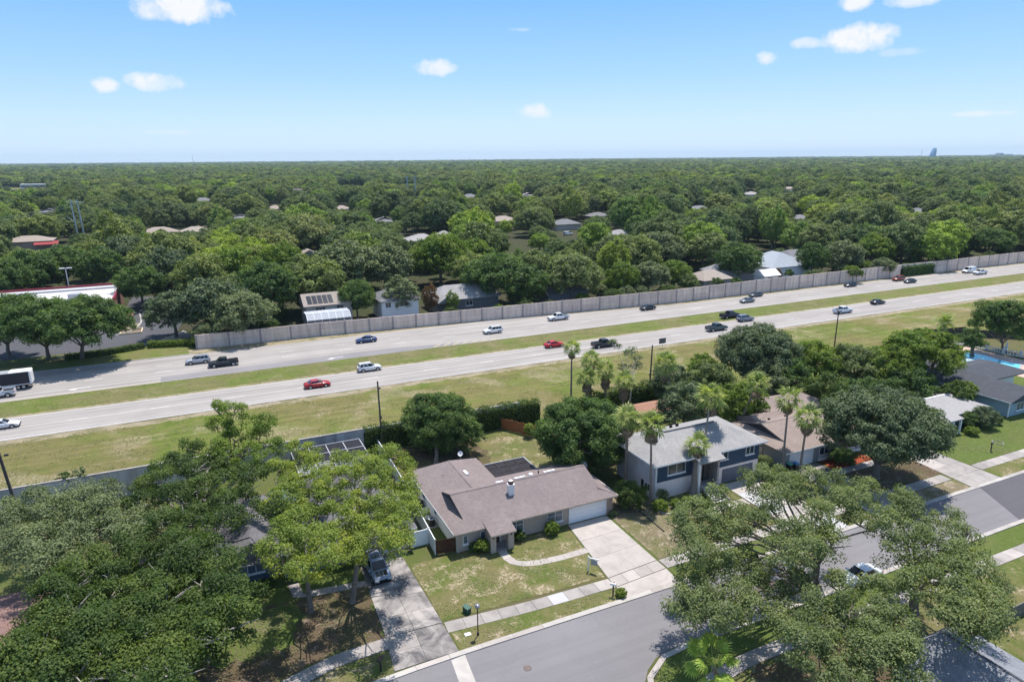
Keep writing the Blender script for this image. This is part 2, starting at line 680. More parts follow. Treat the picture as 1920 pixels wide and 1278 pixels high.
M_DIRT = grass('leaf_litter_ground', ((0.10, 0.068, 0.046), (0.17, 0.12, 0.082)), (0.115, 0.10, 0.05), (0.30, 0.235, 0.18), 0.52, 0.59, 0.28)
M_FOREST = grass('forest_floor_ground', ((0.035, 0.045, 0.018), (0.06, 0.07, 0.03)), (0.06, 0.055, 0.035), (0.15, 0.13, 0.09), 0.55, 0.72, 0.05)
M_SAND = grass('sandy_shoulder', ((0.30, 0.25, 0.17), (0.36, 0.30, 0.22)), (0.19, 0.17, 0.09), (0.40, 0.34, 0.26), 0.56, 0.60, 0.3)
M_MULCH = plain('red_mulch', (0.24, 0.055, 0.025), 0.95, 0.1, 0.5, 9)
M_WHITE = plain('white_paint', (0.74, 0.74, 0.75), 0.5, 0.4, 0.05)
M_WHITEDOOR = plain('white_garage_paint', (0.78, 0.79, 0.82), 0.5, 0.3, 0.04)
M_VINYL = plain('white_vinyl', (0.78, 0.80, 0.82), 0.4, 0.4, 0.04)
M_WHITEW = plain('whitewashed_stucco', (0.74, 0.72, 0.71), 0.9, 0.15, 0.10)
M_TAN = plain('tan_stucco', (0.42, 0.35, 0.30), 0.92, 0.15, 0.08)
M_LINE = plain('road_paint_white', (0.60, 0.59, 0.58), 0.8, 0.2, 0.18, 1.5)
M_YLINE = plain('road_paint_yellow', (0.52, 0.42, 0.22), 0.8, 0.2, 0.2, 1.5)
M_BLACK = plain('black_paint', (0.02, 0.02, 0.022), 0.45, 0.4, 0.1)
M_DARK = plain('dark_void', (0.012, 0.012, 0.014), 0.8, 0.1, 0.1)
M_METAL = plain('grey_metal', (0.42, 0.43, 0.45), 0.45, 0.5, 0.08, 3, 0.4)
M_WOODGATE = plain('brown_stained_wood', (0.075, 0.035, 0.022), 0.85, 0.2, 0.35, 6)
M_WOODPOLE = plain('weathered_pole_wood', (0.16, 0.125, 0.095), 0.9, 0.15, 0.35, 5)
M_POLED = plain('dark_pole_wood', (0.065, 0.06, 0.06), 0.9, 0.15, 0.3, 5)
M_ORANGEW = plain('orange_cedar', (0.33, 0.13, 0.06), 0.85, 0.2, 0.25, 6)
M_GREYW = plain('grey_fence_wood', (0.17, 0.165, 0.15), 0.9, 0.15, 0.3, 6)
M_BARK = plain('grey_oak_bark', (0.17, 0.145, 0.125), 0.95, 0.1, 0.4, 6)
M_BARKP = plain('pale_oak_bark', (0.34, 0.31, 0.285), 0.95, 0.1, 0.3, 5)
M_PALMBARK = plain('palm_bark', (0.24, 0.20, 0.17), 0.95, 0.1, 0.35, 8)
M_GLASS = glassmat('window_glass', (0.03, 0.045, 0.06), 0.08)
M_GLASSB = glassmat('blue_grey_glass', (0.09, 0.12, 0.16), 0.12)
M_CARGLASS = glassmat('car_glass', (0.012, 0.014, 0.018), 0.05)
M_RUBBER = plain('tyre_rubber', (0.02, 0.02, 0.021), 0.85, 0.2, 0.1)
M_RIM = plain('alloy_rim', (0.45, 0.46, 0.48), 0.35, 0.5, 0.06, 3, 0.6)
M_RED = plain('tail_lamp_red', (0.35, 0.01, 0.01), 0.3, 0.5, 0.05)
M_LAMP = plain('headlamp_lens', (0.72, 0.74, 0.76), 0.2, 0.6, 0.05)
S_BROWNX = shingle('mauve_brown_shingles', (0.240, 0.200, 0.195), (0.195, 0.160, 0.157), (0.72, 0.70, 0.72))
S_BROWNY = shingle('mauve_brown_shingles_side', (0.240, 0.200, 0.195), (0.195, 0.160, 0.157), (0.72, 0.70, 0.72), 'y')
S_GREYX = shingle('light_grey_shingles', (0.335, 0.325, 0.325), (0.285, 0.275, 0.275), (0.6, 0.6, 0.62))
S_TANX = shingle('tan_shingles', (0.30, 0.24, 0.215), (0.24, 0.195, 0.18), (0.7, 0.68, 0.68))
S_CHARX = shingle('charcoal_shingles', (0.085, 0.090, 0.105), (0.065, 0.068, 0.082), (0.8, 0.8, 0.8))
S_BLUEX = shingle('blue_grey_shingles', (0.265, 0.275, 0.310), (0.175, 0.185, 0.215), (0.62, 0.6, 0.6), 'y')
S_FLATX = shingle('pale_grey_roofing', (0.36, 0.345, 0.345), (0.32, 0.305, 0.305), (0.75, 0.74, 0.72))
S_DUSKX = shingle('dusky_grey_shingles', (0.165, 0.16, 0.175), (0.13, 0.125, 0.14), (0.6, 0.58, 0.55))
S_PINK = shingle('red_brown_shingles', (0.26, 0.165, 0.15), (0.20, 0.125, 0.115), (0.7, 0.68, 0.68))

# ------------------------------------------------------------------ ground, roads
rng = random.Random(7)


def frange(a, b, step):
    n = max(1, int(round((b - a) / step)))
    return [a + (b - a) * i / n for i in range(n + 1)]


# one ground sheet to the horizon
struct('ground', MB().poly([(-7900, -600, 0), (10900, -600, 0), (10900, 10700, 0), (-7900, 10700, 0)]), M_GROUND)


def ragged(poly, amp, step, seed, z):
    """outline with an uneven edge, as a flat sheet"""
    r = random.Random(seed)
    out = []
    n = len(poly)
    for i in range(n):
        a, b = Vector(poly[i]), Vector(poly[(i + 1) % n])
        d = b - a
        k = max(1, int(d.length / step))
        nrm = Vector((-d.y, d.x)).normalized()
        for j in range(k):
            p = a + d * j / k + nrm * r.uniform(-amp, amp)
            out.append((p.x, p.y, z))
    return MB().poly(out)


def sheet(name, poly, mat, z, amp=0.0, step=1.0, seed=1):
    mb = ragged(poly, amp, step, seed, z) if amp else MB().poly([(x, y, z) for x, y in poly])
    return struct(name, mb, mat)


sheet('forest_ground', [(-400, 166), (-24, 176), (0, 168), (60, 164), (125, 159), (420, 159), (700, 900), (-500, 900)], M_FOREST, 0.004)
sheet('verge_grass_ground', [(-90, 93), (420, 93), (420, 119.4), (-90, 119.4)], M_VERGE, 0.008, 0.25, 2.0, 3)
sheet('median_grass_ground', [(-90, 132.2), (420, 132.2), (420, 141.2), (-90, 141.2)], M_MEDIAN, 0.014, 0.2, 1.5, 4)
sheet('sand_shoulder_ground', [(-90, 118.2), (420, 118.2), (420, 120.2), (-90, 120.2)], M_SAND, 0.012, 0.35, 1.2, 5)
sheet('median_shoulder_ground', [(-90, 130.9), (420, 130.9), (420, 132.5), (-90, 132.5)], M_SAND, 0.018, 0.3, 0.9, 6)
sheet('wall_foot_ground', [(-60, 159.5), (60, 159.5), (125, 153.8), (420, 153.8), (420, 157), (125, 157), (60, 162), (25, 164), (-60, 165)], M_SAND, 0.012, 0.2, 1.5, 8)
sheet('roadside_lawn_ground', [(-90, 160.3), (-4, 160.3), (-4, 167.5), (-12, 170), (-30, 166.5), (-90, 166)], M_MEDIAN, 0.016, 0.2, 1.5, 8)

# highway carriageways
struct('near_carriageway', MB().poly([(-120, 120.3, 0.03), (460, 120.3, 0.03), (460, 131.5, 0.03), (-120, 131.5, 0.03)]), M_HWY)
struct('far_carriageway', MB().poly([(-120, 141.3, 0.03), (460, 141.3, 0.03), (460, 154, 0.03), (126, 154, 0.03), (66, 160, 0.03), (-120, 160, 0.03)]), M_HWY)
struct('turn_lane_road', MB().poly([(-9, 141.6, 0.034), (48, 141.6, 0.034), (58, 142.1, 0.034), (40, 145.0, 0.034), (-9, 145.0, 0.034)]), M_TURN)
mk = MB()
for y in (121.0, 131.1):
    mk.box(-120, 460, y, y + 0.14, 0.031, 0.036)
for y in (141.9,):
    mk.box(60, 460, y, y + 0.14, 0.031, 0.036)
mk.box(126, 460, 153.3, 153.45, 0.031, 0.036)
for i in range(0, 48):
    x = -120 + 12.2 * i
    mk.box(x, x + 3.0, 126.0, 126.14, 0.031, 0.036)
    if x > 60:
        mk.box(x, x + 3.0, 147.6, 147.74, 0.031, 0.036)
    else:
        mk.box(x, x + 3.0, 148.9, 149.04, 0.031, 0.036)
        mk.box(x, x + 3.0, 153.2, 153.34, 0.031, 0.036)
struct('lane_marking', mk, M_LINE)
mk = MB()
mk.box(-120, -9, 141.75, 141.9, 0.031, 0.036)
for i in range(7):
    x = 46 + i * 2.3
    mk.prism([(x, 142.0), (x + 0.5, 142.0), (x + 2.6, 143.6 - i * 0.12), (x + 2.1, 143.6 - i * 0.12)], 0.0355, 0.039)
struct('chevron_marking', mk, M_YLINE)
mk = MB()
for cx, cy in ((24.6, 143.3), (-22.5, 144.2)):     # turn arrows
    mk.box(cx - 1.0, cx + 1.6, cy - 0.12, cy + 0.12, 0.0365, 0.04)
    mk.prism([(cx - 1.0, cy - 0.7), (cx - 1.0, cy + 0.12), (cx - 2.0, cy - 0.3)], 0.0365, 0.04)
    mk.prism([(cx - 1.0, cy - 0.7), (cx - 0.5, cy - 0.7), (cx - 0.7, cy), (cx - 1.0, cy)], 0.0405, 0.043)
struct('turn_arrow_marking', mk, M_LINE)
# low kerb along the far road in front of the shops
struct('far_kerb', MB().box(-120, -3, 160.0, 160.35, 0, 0.14), M_KERB)

# residential street
street_poly = [(-14, 20), (-14, 43.2), (-4, 45.2), (6, 46.1), (10.6, 46.55), (16.5, 46.75), (420, 46.75), (420, 39.75), (33.3, 39.75),
               (31.4, 39.4), (29.9, 38.5), (28.6, 37.2), (27.8, 35.3), (27.4, 32), (27.3, 20)]
struct('street', MB().poly([(x, y, 0.012) for x, y in street_poly]), M_ASPH)
struct('street_patch', MB().poly([(83.0, 39.8, 0.016), (101, 39.8, 0.016), (101, 46.7, 0.016), (87.0, 46.7, 0.016)]), M_ASPH_D)
struct('valley_gutter', MB().poly([(15.6, 46.6, 0.018), (16.9, 46.75, 0.018), (16.0, 38, 0.018), (14.7, 38, 0.018)]), M_KERB)


def strip_slabs(parent, name, pts, width, pitch, mats, z0, z1, gap=0.03, r=None, skip=None):
    """cut a paved strip (polyline centre) into slabs, each its own piece"""
    r = r or rng
    P = [Vector(p) for p in pts]
    seg = [(P[i + 1] - P[i]).length for i in range(len(P) - 1)]
    tot = sum(seg)
    n = max(1, int(round(tot / pitch)))

    def at_len(s):
        for i, l in enumerate(seg):
            if s <= l or i == len(seg) - 1:
                return P[i] + (P[i + 1] - P[i]) * min(1, s / l), (P[i + 1] - P[i]).normalized()
            s -= l
    for k in range(n):
        a, da = at_len(tot * k / n + gap / 2)
        b, db = at_len(tot * (k + 1) / n - gap / 2)
        if skip and skip((a + b) / 2):
            continue
        na, nb = Vector((-da.y, da.x)) * width / 2, Vector((-db.y, db.x)) * width / 2
        m = r.choice(mats) if isinstance(mats, list) else mats((a + b) / 2, k)
        zz = z1 + r.uniform(-0.008, 0.008)
        mb = MB().prism([tuple(a - na), tuple(b - nb), tuple(b + nb), tuple(a + na)], z0, zz)
        obj(name, mb, m, parent)


def empty_struct(name):
    o = bpy.data.objects.new(name, None)
    COL.objects.link(o)
    o['kind'] = 'structure'
    return o


# kerbs: cast sections
kerb = empty_struct('kerb')
strip_slabs(kerb, 'kerb_section', [(-14, 43.5), (-4, 45.5), (6, 46.4), (10.6, 46.85), (16.5, 47.02), (150, 47.02)], 0.55, 3.0, [M_KERB, M_KERB, M_CONC], 0, 0.10, 0.02)
kerb2 = empty_struct('far_side_kerb')
strip_slabs(kerb2, 'kerb_section', [(27.5, 20), (27.65, 32), (28.05, 35.2), (28.85, 37.0), (30.1, 38.2), (31.5, 39.05), (33.4, 39.45), (150, 39.45)], 0.5, 3.0, [M_KERB, M_CONC], 0, 0.11, 0.02)

# footpaths
fp = empty_struct('footpath')


def pave(p, k):
    s = p.x
    if 27.4 < s < 29.2:
        return M_CONC_NEW
    if 29.2 < s < 31.5 or s < 27.4:
        return M_CONC_G
    return M_CONC if rng.random() < 0.6 else M_CONC_G


strip_slabs(fp, 'paving_slab', [(-8, 46.0), (-3, 47.6), (2.6, 49.6), (7.0, 50.8), (11.4, 50.95)], 1.5, 1.75, pave, 0, 0.05)
strip_slabs(fp, 'paving_slab', [(16.6, 50.7), (25, 50.1), (33.8, 49.9)], 1.5, 1.75, pave, 0, 0.05)
strip_slabs(fp, 'paving_slab', [(40.4, 50.4), (58, 50.5)], 1.55, 1.75, pave, 0, 0.05)
strip_slabs(fp, 'paving_slab', [(64, 50.5), (86, 50.5)], 1.55, 1.75, pave, 0, 0.05)
strip_slabs(fp, 'paving_slab', [(92.5, 50.6), (140, 50.8)], 1.55, 1.75, pave, 0, 0.05)
fp2 = empty_struct('far_footpath')
strip_slabs(fp2, 'paving_slab', [(31, 33.6), (33.5, 35.2), (38, 35.9), (130, 35.9)], 1.4, 1.75, [M_CONC_G, M_CONC_G, M_CONC], 0, 0.05)


def quad_slabs(parent, corners, nu, nv, mats, z1, z0=0.0, gap=0.03, bleed=0.0):
    """a paved four-corner area (a,b along the near edge; c,d far edge) cut into slabs"""
    a, b, c, d = [Vector(p) for p in corners]

    def P(u, v):
        return (a * (1 - u) + b * u) * (1 - v) + (d * (1 - u) + c * u) * v
    for i in range(nu):
        for j in range(nv):
            lu, lv = (b - a).length / nu, (d - a).length / nv
            gu, gv = gap / 2 / (b - a).length, gap / 2 / (d - a).length
            u0, u1, v0, v1 = i / nu + gu, (i + 1) / nu - gu, j / nv + gv, (j + 1) / nv - gv
            m = rng.choice(mats)
            obj('concrete_slab', MB().prism([tuple(P(u0, v0)), tuple(P(u1, v0)), tuple(P(u1, v1)), tuple(P(u0, v1))], z0, z1 + rng.uniform(-0.006, 0.006)), m, parent)


dr = empty_struct('left_driveway')
quad_slabs(dr, [(11.3, 51.7), (16.55, 51.5), (16.2, 64.6), (11.8, 65.2)], 2, 5, [M_CONC_OLD], 0.055)
quad_slabs(dr, [(10.9, 47.35), (16.6, 47.35), (16.5, 51.45), (11.3, 51.65)], 2, 2, [M_CONC_OLD, M_CONC_OLD, M_CONC_G], 0.05)
dr = empty_struct('main_driveway')
quad_slabs(dr, [(33.9, 50.75), (40.2, 51.25), (40.45, 61.4), (35.3, 61.4)], 1, 3, [M_CONC], 0.06)
quad_slabs(dr, [(33.8, 49.15), (40.2, 49.65), (40.2, 51.2), (33.9, 50.7)], 4, 1, [M_CONC, M_CONC_G], 0.052)
quad_slabs(dr, [(33.4, 47.35), (40.0, 47.35), (40.2, 49.6), (33.8, 49.1)], 1, 1, [M_CONC], 0.05)
dr = empty_struct('blue_house_driveway')
quad_slabs(dr, [(57.9, 47.35), (64.2, 47.35), (64.0, 61.6), (58.2, 61.6)], 2, 5, [M_CONC, M_CONC_NEW], 0.05)
quad_slabs(dr, [(50.5, 56.0), (57.9, 56.2), (57.9, 57.6), (50.5, 57.6)], 4, 1, [M_CONC], 0.045)
dr = empty_struct('grey_house_driveway')
quad_slabs(dr, [(69.0, 47.35), (74.6, 47.35), (74.4, 61.2), (69.0, 61.2)], 2, 5, [M_CONC_G, M_CONC_OLD], 0.05)
quad_slabs(dr, [(74.6, 57.0), (82.5, 57.0), (82.5, 58.3), (74.6, 58.3)], 5, 1, [M_CONC_G, M_CONC], 0.045)
dr = empty_struct('right_driveway')
quad_slabs(dr, [(86.2, 47.35), (92.3, 47.35), (92.2, 60.5), (87.5, 60.5)], 2, 5, [M_CONC_G, M_CONC], 0.05)

# curved front walk of the main house
cw = empty_struct('curved_front_walk')
strip_slabs(cw, 'paving_slab', [(26.3, 60.2), (26.15, 58.7), (26.5, 57.4), (27.4, 56.6), (29.0, 56.2), (31.5, 56.0), (34.6, 56.05)], 0.95, 0.95, [M_CONC], 0, 0.045, 0.02)
cw = empty_struct('left_house_walk')
strip_slabs(cw, 'paving_slab', [(11.7, 60.5), (8.5, 60.9), (5.2, 61.3), (5.0, 63.5)], 1.0, 1.1, [M_CONC_G], 0, 0.045, 0.02)

# lawns and beds
sheet('front_lawn', [(16.6, 51.7), (33.7, 51.1), (35.1, 61.2), (16.5, 61.7)], M_LAWN, 0.02, 0.08, 0.5, 11)
sheet('front_verge_lawn', [(16.7, 47.35), (33.2, 47.35), (33.6, 49.1), (16.8, 49.9)], M_LAWN, 0.022, 0.06, 0.4, 12)
sheet('side_lawn', [(40.6, 51.4), (47.2, 51.4), (47.6, 62.5), (42, 70), (40.8, 61)], M_DRY, 0.02, 0.1, 0.5, 13)
sheet('blue_house_lawn', [(46.0, 51.4), (57.6, 51.4), (57.6, 61.8), (47.5, 62.0)], M_LAWN, 0.024, 0.25, 0.5, 14)
sheet('side_verge_lawn', [(40.4, 47.35), (57.6, 47.35), (57.6, 49.6), (40.5, 49.5)], M_LAWN_G, 0.02, 0.08, 0.5, 15)
sheet('shaded_lawn', [(74.8, 51.4), (86.8, 51.4), (87.3, 56.8), (74.8, 56.9)], M_DIRT, 0.02, 0.1, 0.6, 16)
sheet('right_verge_lawn', [(75.0, 47.35), (86.0, 47.35), (86.3, 49.6), (75.0, 49.6)], M_DRY, 0.022, 0.08, 0.5, 17)
sheet('right_lawn', [(92.4, 51.5), (150, 51.6), (150, 76), (121, 76), (112, 60), (92.5, 60.5)], M_LAWN_G, 0.02, 0.1, 0.6, 18)
sheet('right_far_verge', [(92.6, 47.35), (150, 47.35), (150, 49.8), (92.6, 49.8)], M_LAWN, 0.02, 0.08, 0.6, 19)
sheet('left_tree_bed', [(-6, 47.9), (2.6, 50.6), (7.0, 51.8), (11.1, 51.8), (11.5, 59.8), (7, 60.6), (2, 61), (-4, 62), (-12, 58)], M_DIRT, 0.022, 0.3, 0.6, 20)
sheet('left_green_lawn', [(-6, 61.2), (4.4, 61.0), (4.4, 65.4), (-6, 65.6)], M_LAWN_G, 0.026, 0.2, 0.6, 21)
sheet('left_lawn_strip', [(5.6, 61.7), (11.5, 61.2), (11.6, 63.8), (5.6, 64.6)], M_LAWN_G, 0.026, 0.1, 0.5, 22)
sheet('left_lawn_patch', [(-3, 54.5), (3.5, 54.0), (5.5, 58.5), (4.0, 60.8), (-3, 61)], M_LAWN_G, 0.028, 0.5, 0.6, 22)
sheet('left_verge', [(0, 47.0), (11.0, 47.6), (11.2, 49.9), (7, 49.9), (3.2, 48.8)], M_LAWN, 0.024, 0.08, 0.4, 23)
sheet('back_yard_lawn', [(20.8, 74), (46, 72), (46, 91.5), (20.8, 91.5)], M_LAWN, 0.02, 0.15, 0.8, 24)
sheet('back_yard_litter', [(21, 78.5), (33, 79), (35, 84), (33.5, 90.5), (21, 91)], M_DIRT, 0.026, 0.5, 0.7, 25)
sheet('side_yard_lawn', [(19.9, 62.6), (22.0, 62.3), (22.2, 78), (20.8, 80)], M_LAWN_G, 0.024, 0.06, 0.5, 26)
sheet('opposite_lawn', [(33.5, 10), (130, 10), (130, 35.1), (38, 35.1), (34, 34.2), (31.9, 32.5)], M_LAWN, 0.02, 0.1, 0.6, 27)
sheet('opposite_verge', [(28.0, 20), (31.0, 20), (31.2, 33.4), (33.5, 35.9), (38, 36.7), (130, 36.7), (130, 39.2), (33.6, 39.2), (31.6, 38.7), (29.3, 36.8), (28.3, 34.8)], M_LAWN_G, 0.018, 0.05, 0.5, 28)
sheet('opposite_shade_litter', [(36, 24), (47, 24), (52, 33), (46, 35), (37, 34.8)], M_DIRT, 0.026, 0.4, 0.6, 29)
sheet('mulch_bed', [(74.9, 58.4), (82.4, 58.4), (82.4, 61.2), (74.9, 61.2)], M_MULCH, 0.03, 0.1, 0.3, 30)
sheet('bare_drive_edge', [(40.7, 58.0), (43.2, 57.5), (45.2, 61.5), (42.2, 63.8), (41.2, 61.6)], M_DRY, 0.03, 0.3, 0.4, 31)

# ------------------------------------------------------------------ noise walls
def wall_run(root, pts, h_of, bay, mat_panel, mat_post, thick=0.22, rows=2, post_w=0.42, post_t=0.4):
    P = [Vector(p) for p in pts]
    for i in range(len(P) - 1):
        a, b = P[i], P[i + 1]
        L = (b - a).length
        n = max(1, int(round(L / bay)))
        d = (b - a).normalized()
        for k in range(n):
            p = a + d * (L * k / n + post_w * 0.4)
            q = a + d * (L * (k + 1) / n - post_w * 0.4)
            h = h_of(((p + q) / 2).x)
            for r_ in range(rows):
                z0, z1 = h * r_ / rows + (0.03 if r_ else 0), h * (r_ + 1) / rows
                off = rng.uniform(-0.015, 0.015)
                nn = Vector((-d.y, d.x)) * off
                obj('panel', MB().obox(p + nn, q + nn, thick, z0, z1), mat_panel, root)
            c = a + d * (L * k / n)
            obj('post', MB().obox(c - d * post_w / 2, c + d * post_w / 2, post_t, 0, h + 0.05), mat_post, root)


far_wall = thing('noise_wall', 'long pale concrete panel noise wall running beyond the far carriageway', 'wall', (0, 0, 0))
wall_run(far_wall, [(-2.2, 164.4), (25, 163.9), (60, 161.4), (100, 158.3), (125, 156.6), (300, 156.4)],
         lambda s: 3.25 + 0.9 * max(0, min(1, (s - 60) / 100)), 6.1, M_WALL, M_WALLPOST)
near_wall = thing('weathered_wall', 'dark streaked concrete wall behind the left houses beside the highway verge', 'wall', (0, 0, 0))
wall_run(near_wall, [(-60, 92.2), (44, 92.2)], lambda s: 3.55, 6.1, M_WALL_D, M_WALL_D, rows=1, post_w=0.35, post_t=0.3)
for k in range(17):
    x = -60 + 6.1 * k
    obj('coping', MB().box(x + 0.02, x + 6.08, 92.02, 92.38, 3.56, 3.63), M_CONC_G, near_wall)


# ------------------------------------------------------------------ house helpers
def window(parent, x0, x1, z0, z1, y, mullions=1, cross=0, frame=None, glass=None, axis='y', sgn=-1, sill=True, fw=0.05):
    """window in a wall facing -Y (axis y) or -X/+X (axis x); frame ring, pane, sill"""
    frame, glass = frame or M_WHITE, glass or M_GLASSB

    def bx(mb, a0, a1, b0, b1, d0, d1):
        lo, hi = sorted((y + sgn * d0, y + sgn * d1))
        if axis == 'y':
            mb.box(a0, a1, lo, hi, b0, b1)
        else:
            mb.box(lo, hi, a0, a1, b0, b1)
        return mb
    fr = MB()
    bx(fr, x0, x1, z0, z0 + fw, -0.02, 0.06)
    bx(fr, x0, x1, z1 - fw, z1, -0.02, 0.06)
    bx(fr, x0, x0 + fw, z0 + fw, z1 - fw, -0.02, 0.06)
    bx(fr, x1 - fw, x1, z0 + fw, z1 - fw, -0.02, 0.06)
    for i in range(1, mullions + 1):
        c = x0 + (x1 - x0) * i / (mullions + 1)
        bx(fr, c - fw / 2, c + fw / 2, z0 + fw, z1 - fw, -0.02, 0.05)
    for i in range(1, cross + 1):
        c = z0 + (z1 - z0) * i / (cross + 1)
        bx(fr, x0 + fw, x1 - fw, c - 0.02, c + 0.02, -0.02, 0.04)
    w = obj('window', fr, frame, parent)
    n = mullions + 1
    for i in range(n):
        a, b = x0 + (x1 - x0) * i / n, x0 + (x1 - x0) * (i + 1) / n
        obj('pane', bx(MB(), a + fw * 0.6, b - fw * 0.6, z0 + fw, z1 - fw, -0.02, 0.012), glass, w)
    if sill:
        obj('sill', bx(MB(), x0 - 0.08, x1 + 0.08, z0 - 0.14, z0 - 0.005, -0.02, 0.16), M_WHITE, w)
    return w


def garage_door(parent, x0, x1, h, y, mat=None, rows=4):
    mat = mat or M_WHITEDOOR
    g = obj('garage_door', MB().box(x0, x1, y - 0.01, y + 0.05, 0.02, h), mat, parent)
    for r_ in range(rows):
        a, b = 0.03 + (h - 0.03) * r_ / rows, 0.03 + (h - 0.03) * (r_ + 1) / rows
        obj('door_panel', MB().box(x0 + 0.02, x1 - 0.02, y - 0.035, y - 0.012, a + 0.012, b - 0.012), mat, g)
    return g


def hip_roof(x0, x1, y0, y1, z, rise, axis='x', l0=None, l1=None, th=0.16):
    """four roof planes; l0,l1 = hip run at each end (0 = gable)"""
    if axis == 'x':
        half = (y1 - y0) / 2
        l0 = half if l0 is None else l0
        l1 = half if l1 is None else l1
        ym = (y0 + y1) / 2
        A, B = (x0 + l0, ym, z + rise), (x1 - l1, ym, z + rise)
        planes = [[(x0, y0, z), (x1, y0, z), B, A], [(x1, y1, z), (x0, y1, z), A, B]]
        if l0:
            planes.append([(x0, y1, z), (x0, y0, z), A])
        if l1:
            planes.append([(x1, y0, z), (x1, y1, z), B])
    else:
        half = (x1 - x0) / 2
        l0 = half if l0 is None else l0
        l1 = half if l1 is None else l1
        xm = (x0 + x1) / 2
        A, B = (xm, y0 + l0, z + rise), (xm, y1 - l1, z + rise)
        planes = [[(x0, y1, z), (x0, y0, z), A, B], [(x1, y0, z), (x1, y1, z), B, A]]
        if l0:
            planes.append([(x0, y0, z), (x1, y0, z), A])
        if l1:
            planes.append([(x1, y1, z), (x0, y1, z), B])
    mb = MB()
    for p in planes:
        mb.slab(p, th)
    return mb, planes


def ridge_caps(parent, a, b, mat, w=0.24, step=0.6):
    """row of ridge cap shingles, one piece"""
    mb = MB()
    a, b = Vector(a), Vector(b)
    d = (b - a).normalized()
    n = Vector((-d.y, d.x, 0)).normalized()
    L = (b - a).length
    k = max(1, int(L / step))
    for i in range(k):
        p, q = a + d * (L * i / k), a + d * (L * (i + 1) / k + 0.02)
        up = Vector((0, 0, 0.035 + 0.006 * (i % 2)))
        mb.add([p - n * w / 2 + up * 0.1, q - n * w / 2 + up * 0.1, q + up, p + up], [(0, 1, 2, 3)])
        mb.add([p + up, q + up, q + n * w / 2 + up * 0.1, p + n * w / 2 + up * 0.1], [(0, 1, 2, 3)])
    return obj('ridge_cap', mb, mat, parent)


def fascia(parent, pts, mat, z, h=0.18, t=0.04):
    """eave boards / gutters along an outline at height z (top)"""
    mb = MB()
    for a, b in zip(pts[:-1], pts[1:]):
        mb.obox(a, b, t, z - h, z)
    return obj('gutter', mb, mat, parent)


def chimney(parent, x, y, z0, z1, w, mat, capmat, label=None):
    c = obj('chimney', MB().box(x - w / 2, x + w / 2, y - w / 2, y + w / 2, z0, z1), mat, parent)
    obj('chimney_rim', MB().box(x - w / 2 - 0.06, x + w / 2 + 0.06, y - w / 2 - 0.06, y + w / 2 + 0.06, z1 + 0.001, z1 + 0.1), mat, c)
    mb = MB()
    for dx in (-1, 1):
        for dy in (-1, 1):
            mb.box(x + dx * w * .3 - .03, x + dx * w * .3 + .03, y + dy * w * .3 - .03, y + dy * w * .3 + .03, z1 + 0.1, z1 + 0.35)
    mb.box(x - w * .28, x + w * .28, y - w * .28, y + w * .28, z1 + 0.1, z1 + 0.3)
    mb.add([(x - w * .45, y - w * .45, z1 + .351), (x + w * .45, y - w * .45, z1 + .351), (x + w * .45, y + w * .45, z1 + .351), (x - w * .45, y + w * .45, z1 + .351), (x, y, z1 + .58)],
           [(3, 2, 1, 0), (0, 1, 4), (1, 2, 4), (2, 3, 4), (3, 0, 4)])
    obj('chimney_cap', mb, capmat, c)
    return c


def dish(name, label, x, y, z, r, face, mat=None, base_z=None):
    """satellite dish: bowl, arm with feed, mast"""
    t = thing(name, label, 'satellite dish', (x, y, base_z if base_z is not None else z - 0.7))
    bz = (base_z if base_z is not None else z - 0.7)
    f = Vector(face).normalized()
    a = f.orthogonal().normalized()
    b = f.cross(a)
    c = Vector((0, 0, z - bz))
    vs, fs = [c - f * r * 0.25], []
    n = 18
    for ring, (rr, dd) in enumerate(((0.5, -0.18), (1.0, 0.0))):
        for k in range(n):
            th = 2 * PI * k / n
            vs.append(c + (a * math.cos(th) + b * math.sin(th)) * r * rr + f * dd * r)
    for k in range(n):
        fs.append((0, 1 + k, 1 + (k + 1) % n))
        fs.append((1 + k, 1 + n + k, 1 + n + (k + 1) % n, 1 + (k + 1) % n))
    bowl = MB().add(vs, fs)
    obj('bowl', bowl, mat or M_METAL, t)
    obj('mast', MB().tube([(0, 0, 0), (0, 0, z - bz), c - f * r * 0.25], 0.03, 6), M_METAL, t)
    obj('feed_arm', MB().tube([c - b * r * 0.9 * (1 if b.z > 0 else -1), c + f * r * 1.0], 0.02, 5).box(c.x + f.x * r - .05, c.x + f.x * r + .05, c.y + f.y * r - .05, c.y + f.y * r + .05, c.z + f.z * r - .05, c.z + f.z * r + .05), M_METAL, t)
    return t


# ------------------------------------------------------------------ main house
H1 = thing('single_storey_house', 'tan single storey house with mauve brown shingle roof and white double garage door', 'house', (31, 66, 0))
H1.location = (0, 0, 0)
wall1 = MB().box(21.85, 41.25, 61.7, 70.9, 0, 2.5).box(21.85, 30.0, 70.9, 77.3, 0, 2.5)
obj('wall', MB().box(21.86, 41.24, 61.71, 70.9, 0, 2.5), M_TAN, H1)
side = MB().box(21.78, 21.86, 61.75, 77.3, 0, 2.5).box(21.86, 30.0, 70.91, 77.3, 0, 2.5)
tag(obj('side_wall', side, M_WHITEW, H1), 'whitewashed left side wall')
obj('garage_pier', MB().box(40.62, 41.4, 61.55, 61.9, 0, 2.5), plain('rosy_tan_brick', (0.33, 0.25, 0.215), 0.9, 0.15, 0.15, 8), H1)
obj('corner_pier', MB().box(21.8, 22.1, 61.62, 61.71, 0, 2.5), M_TAN, H1)
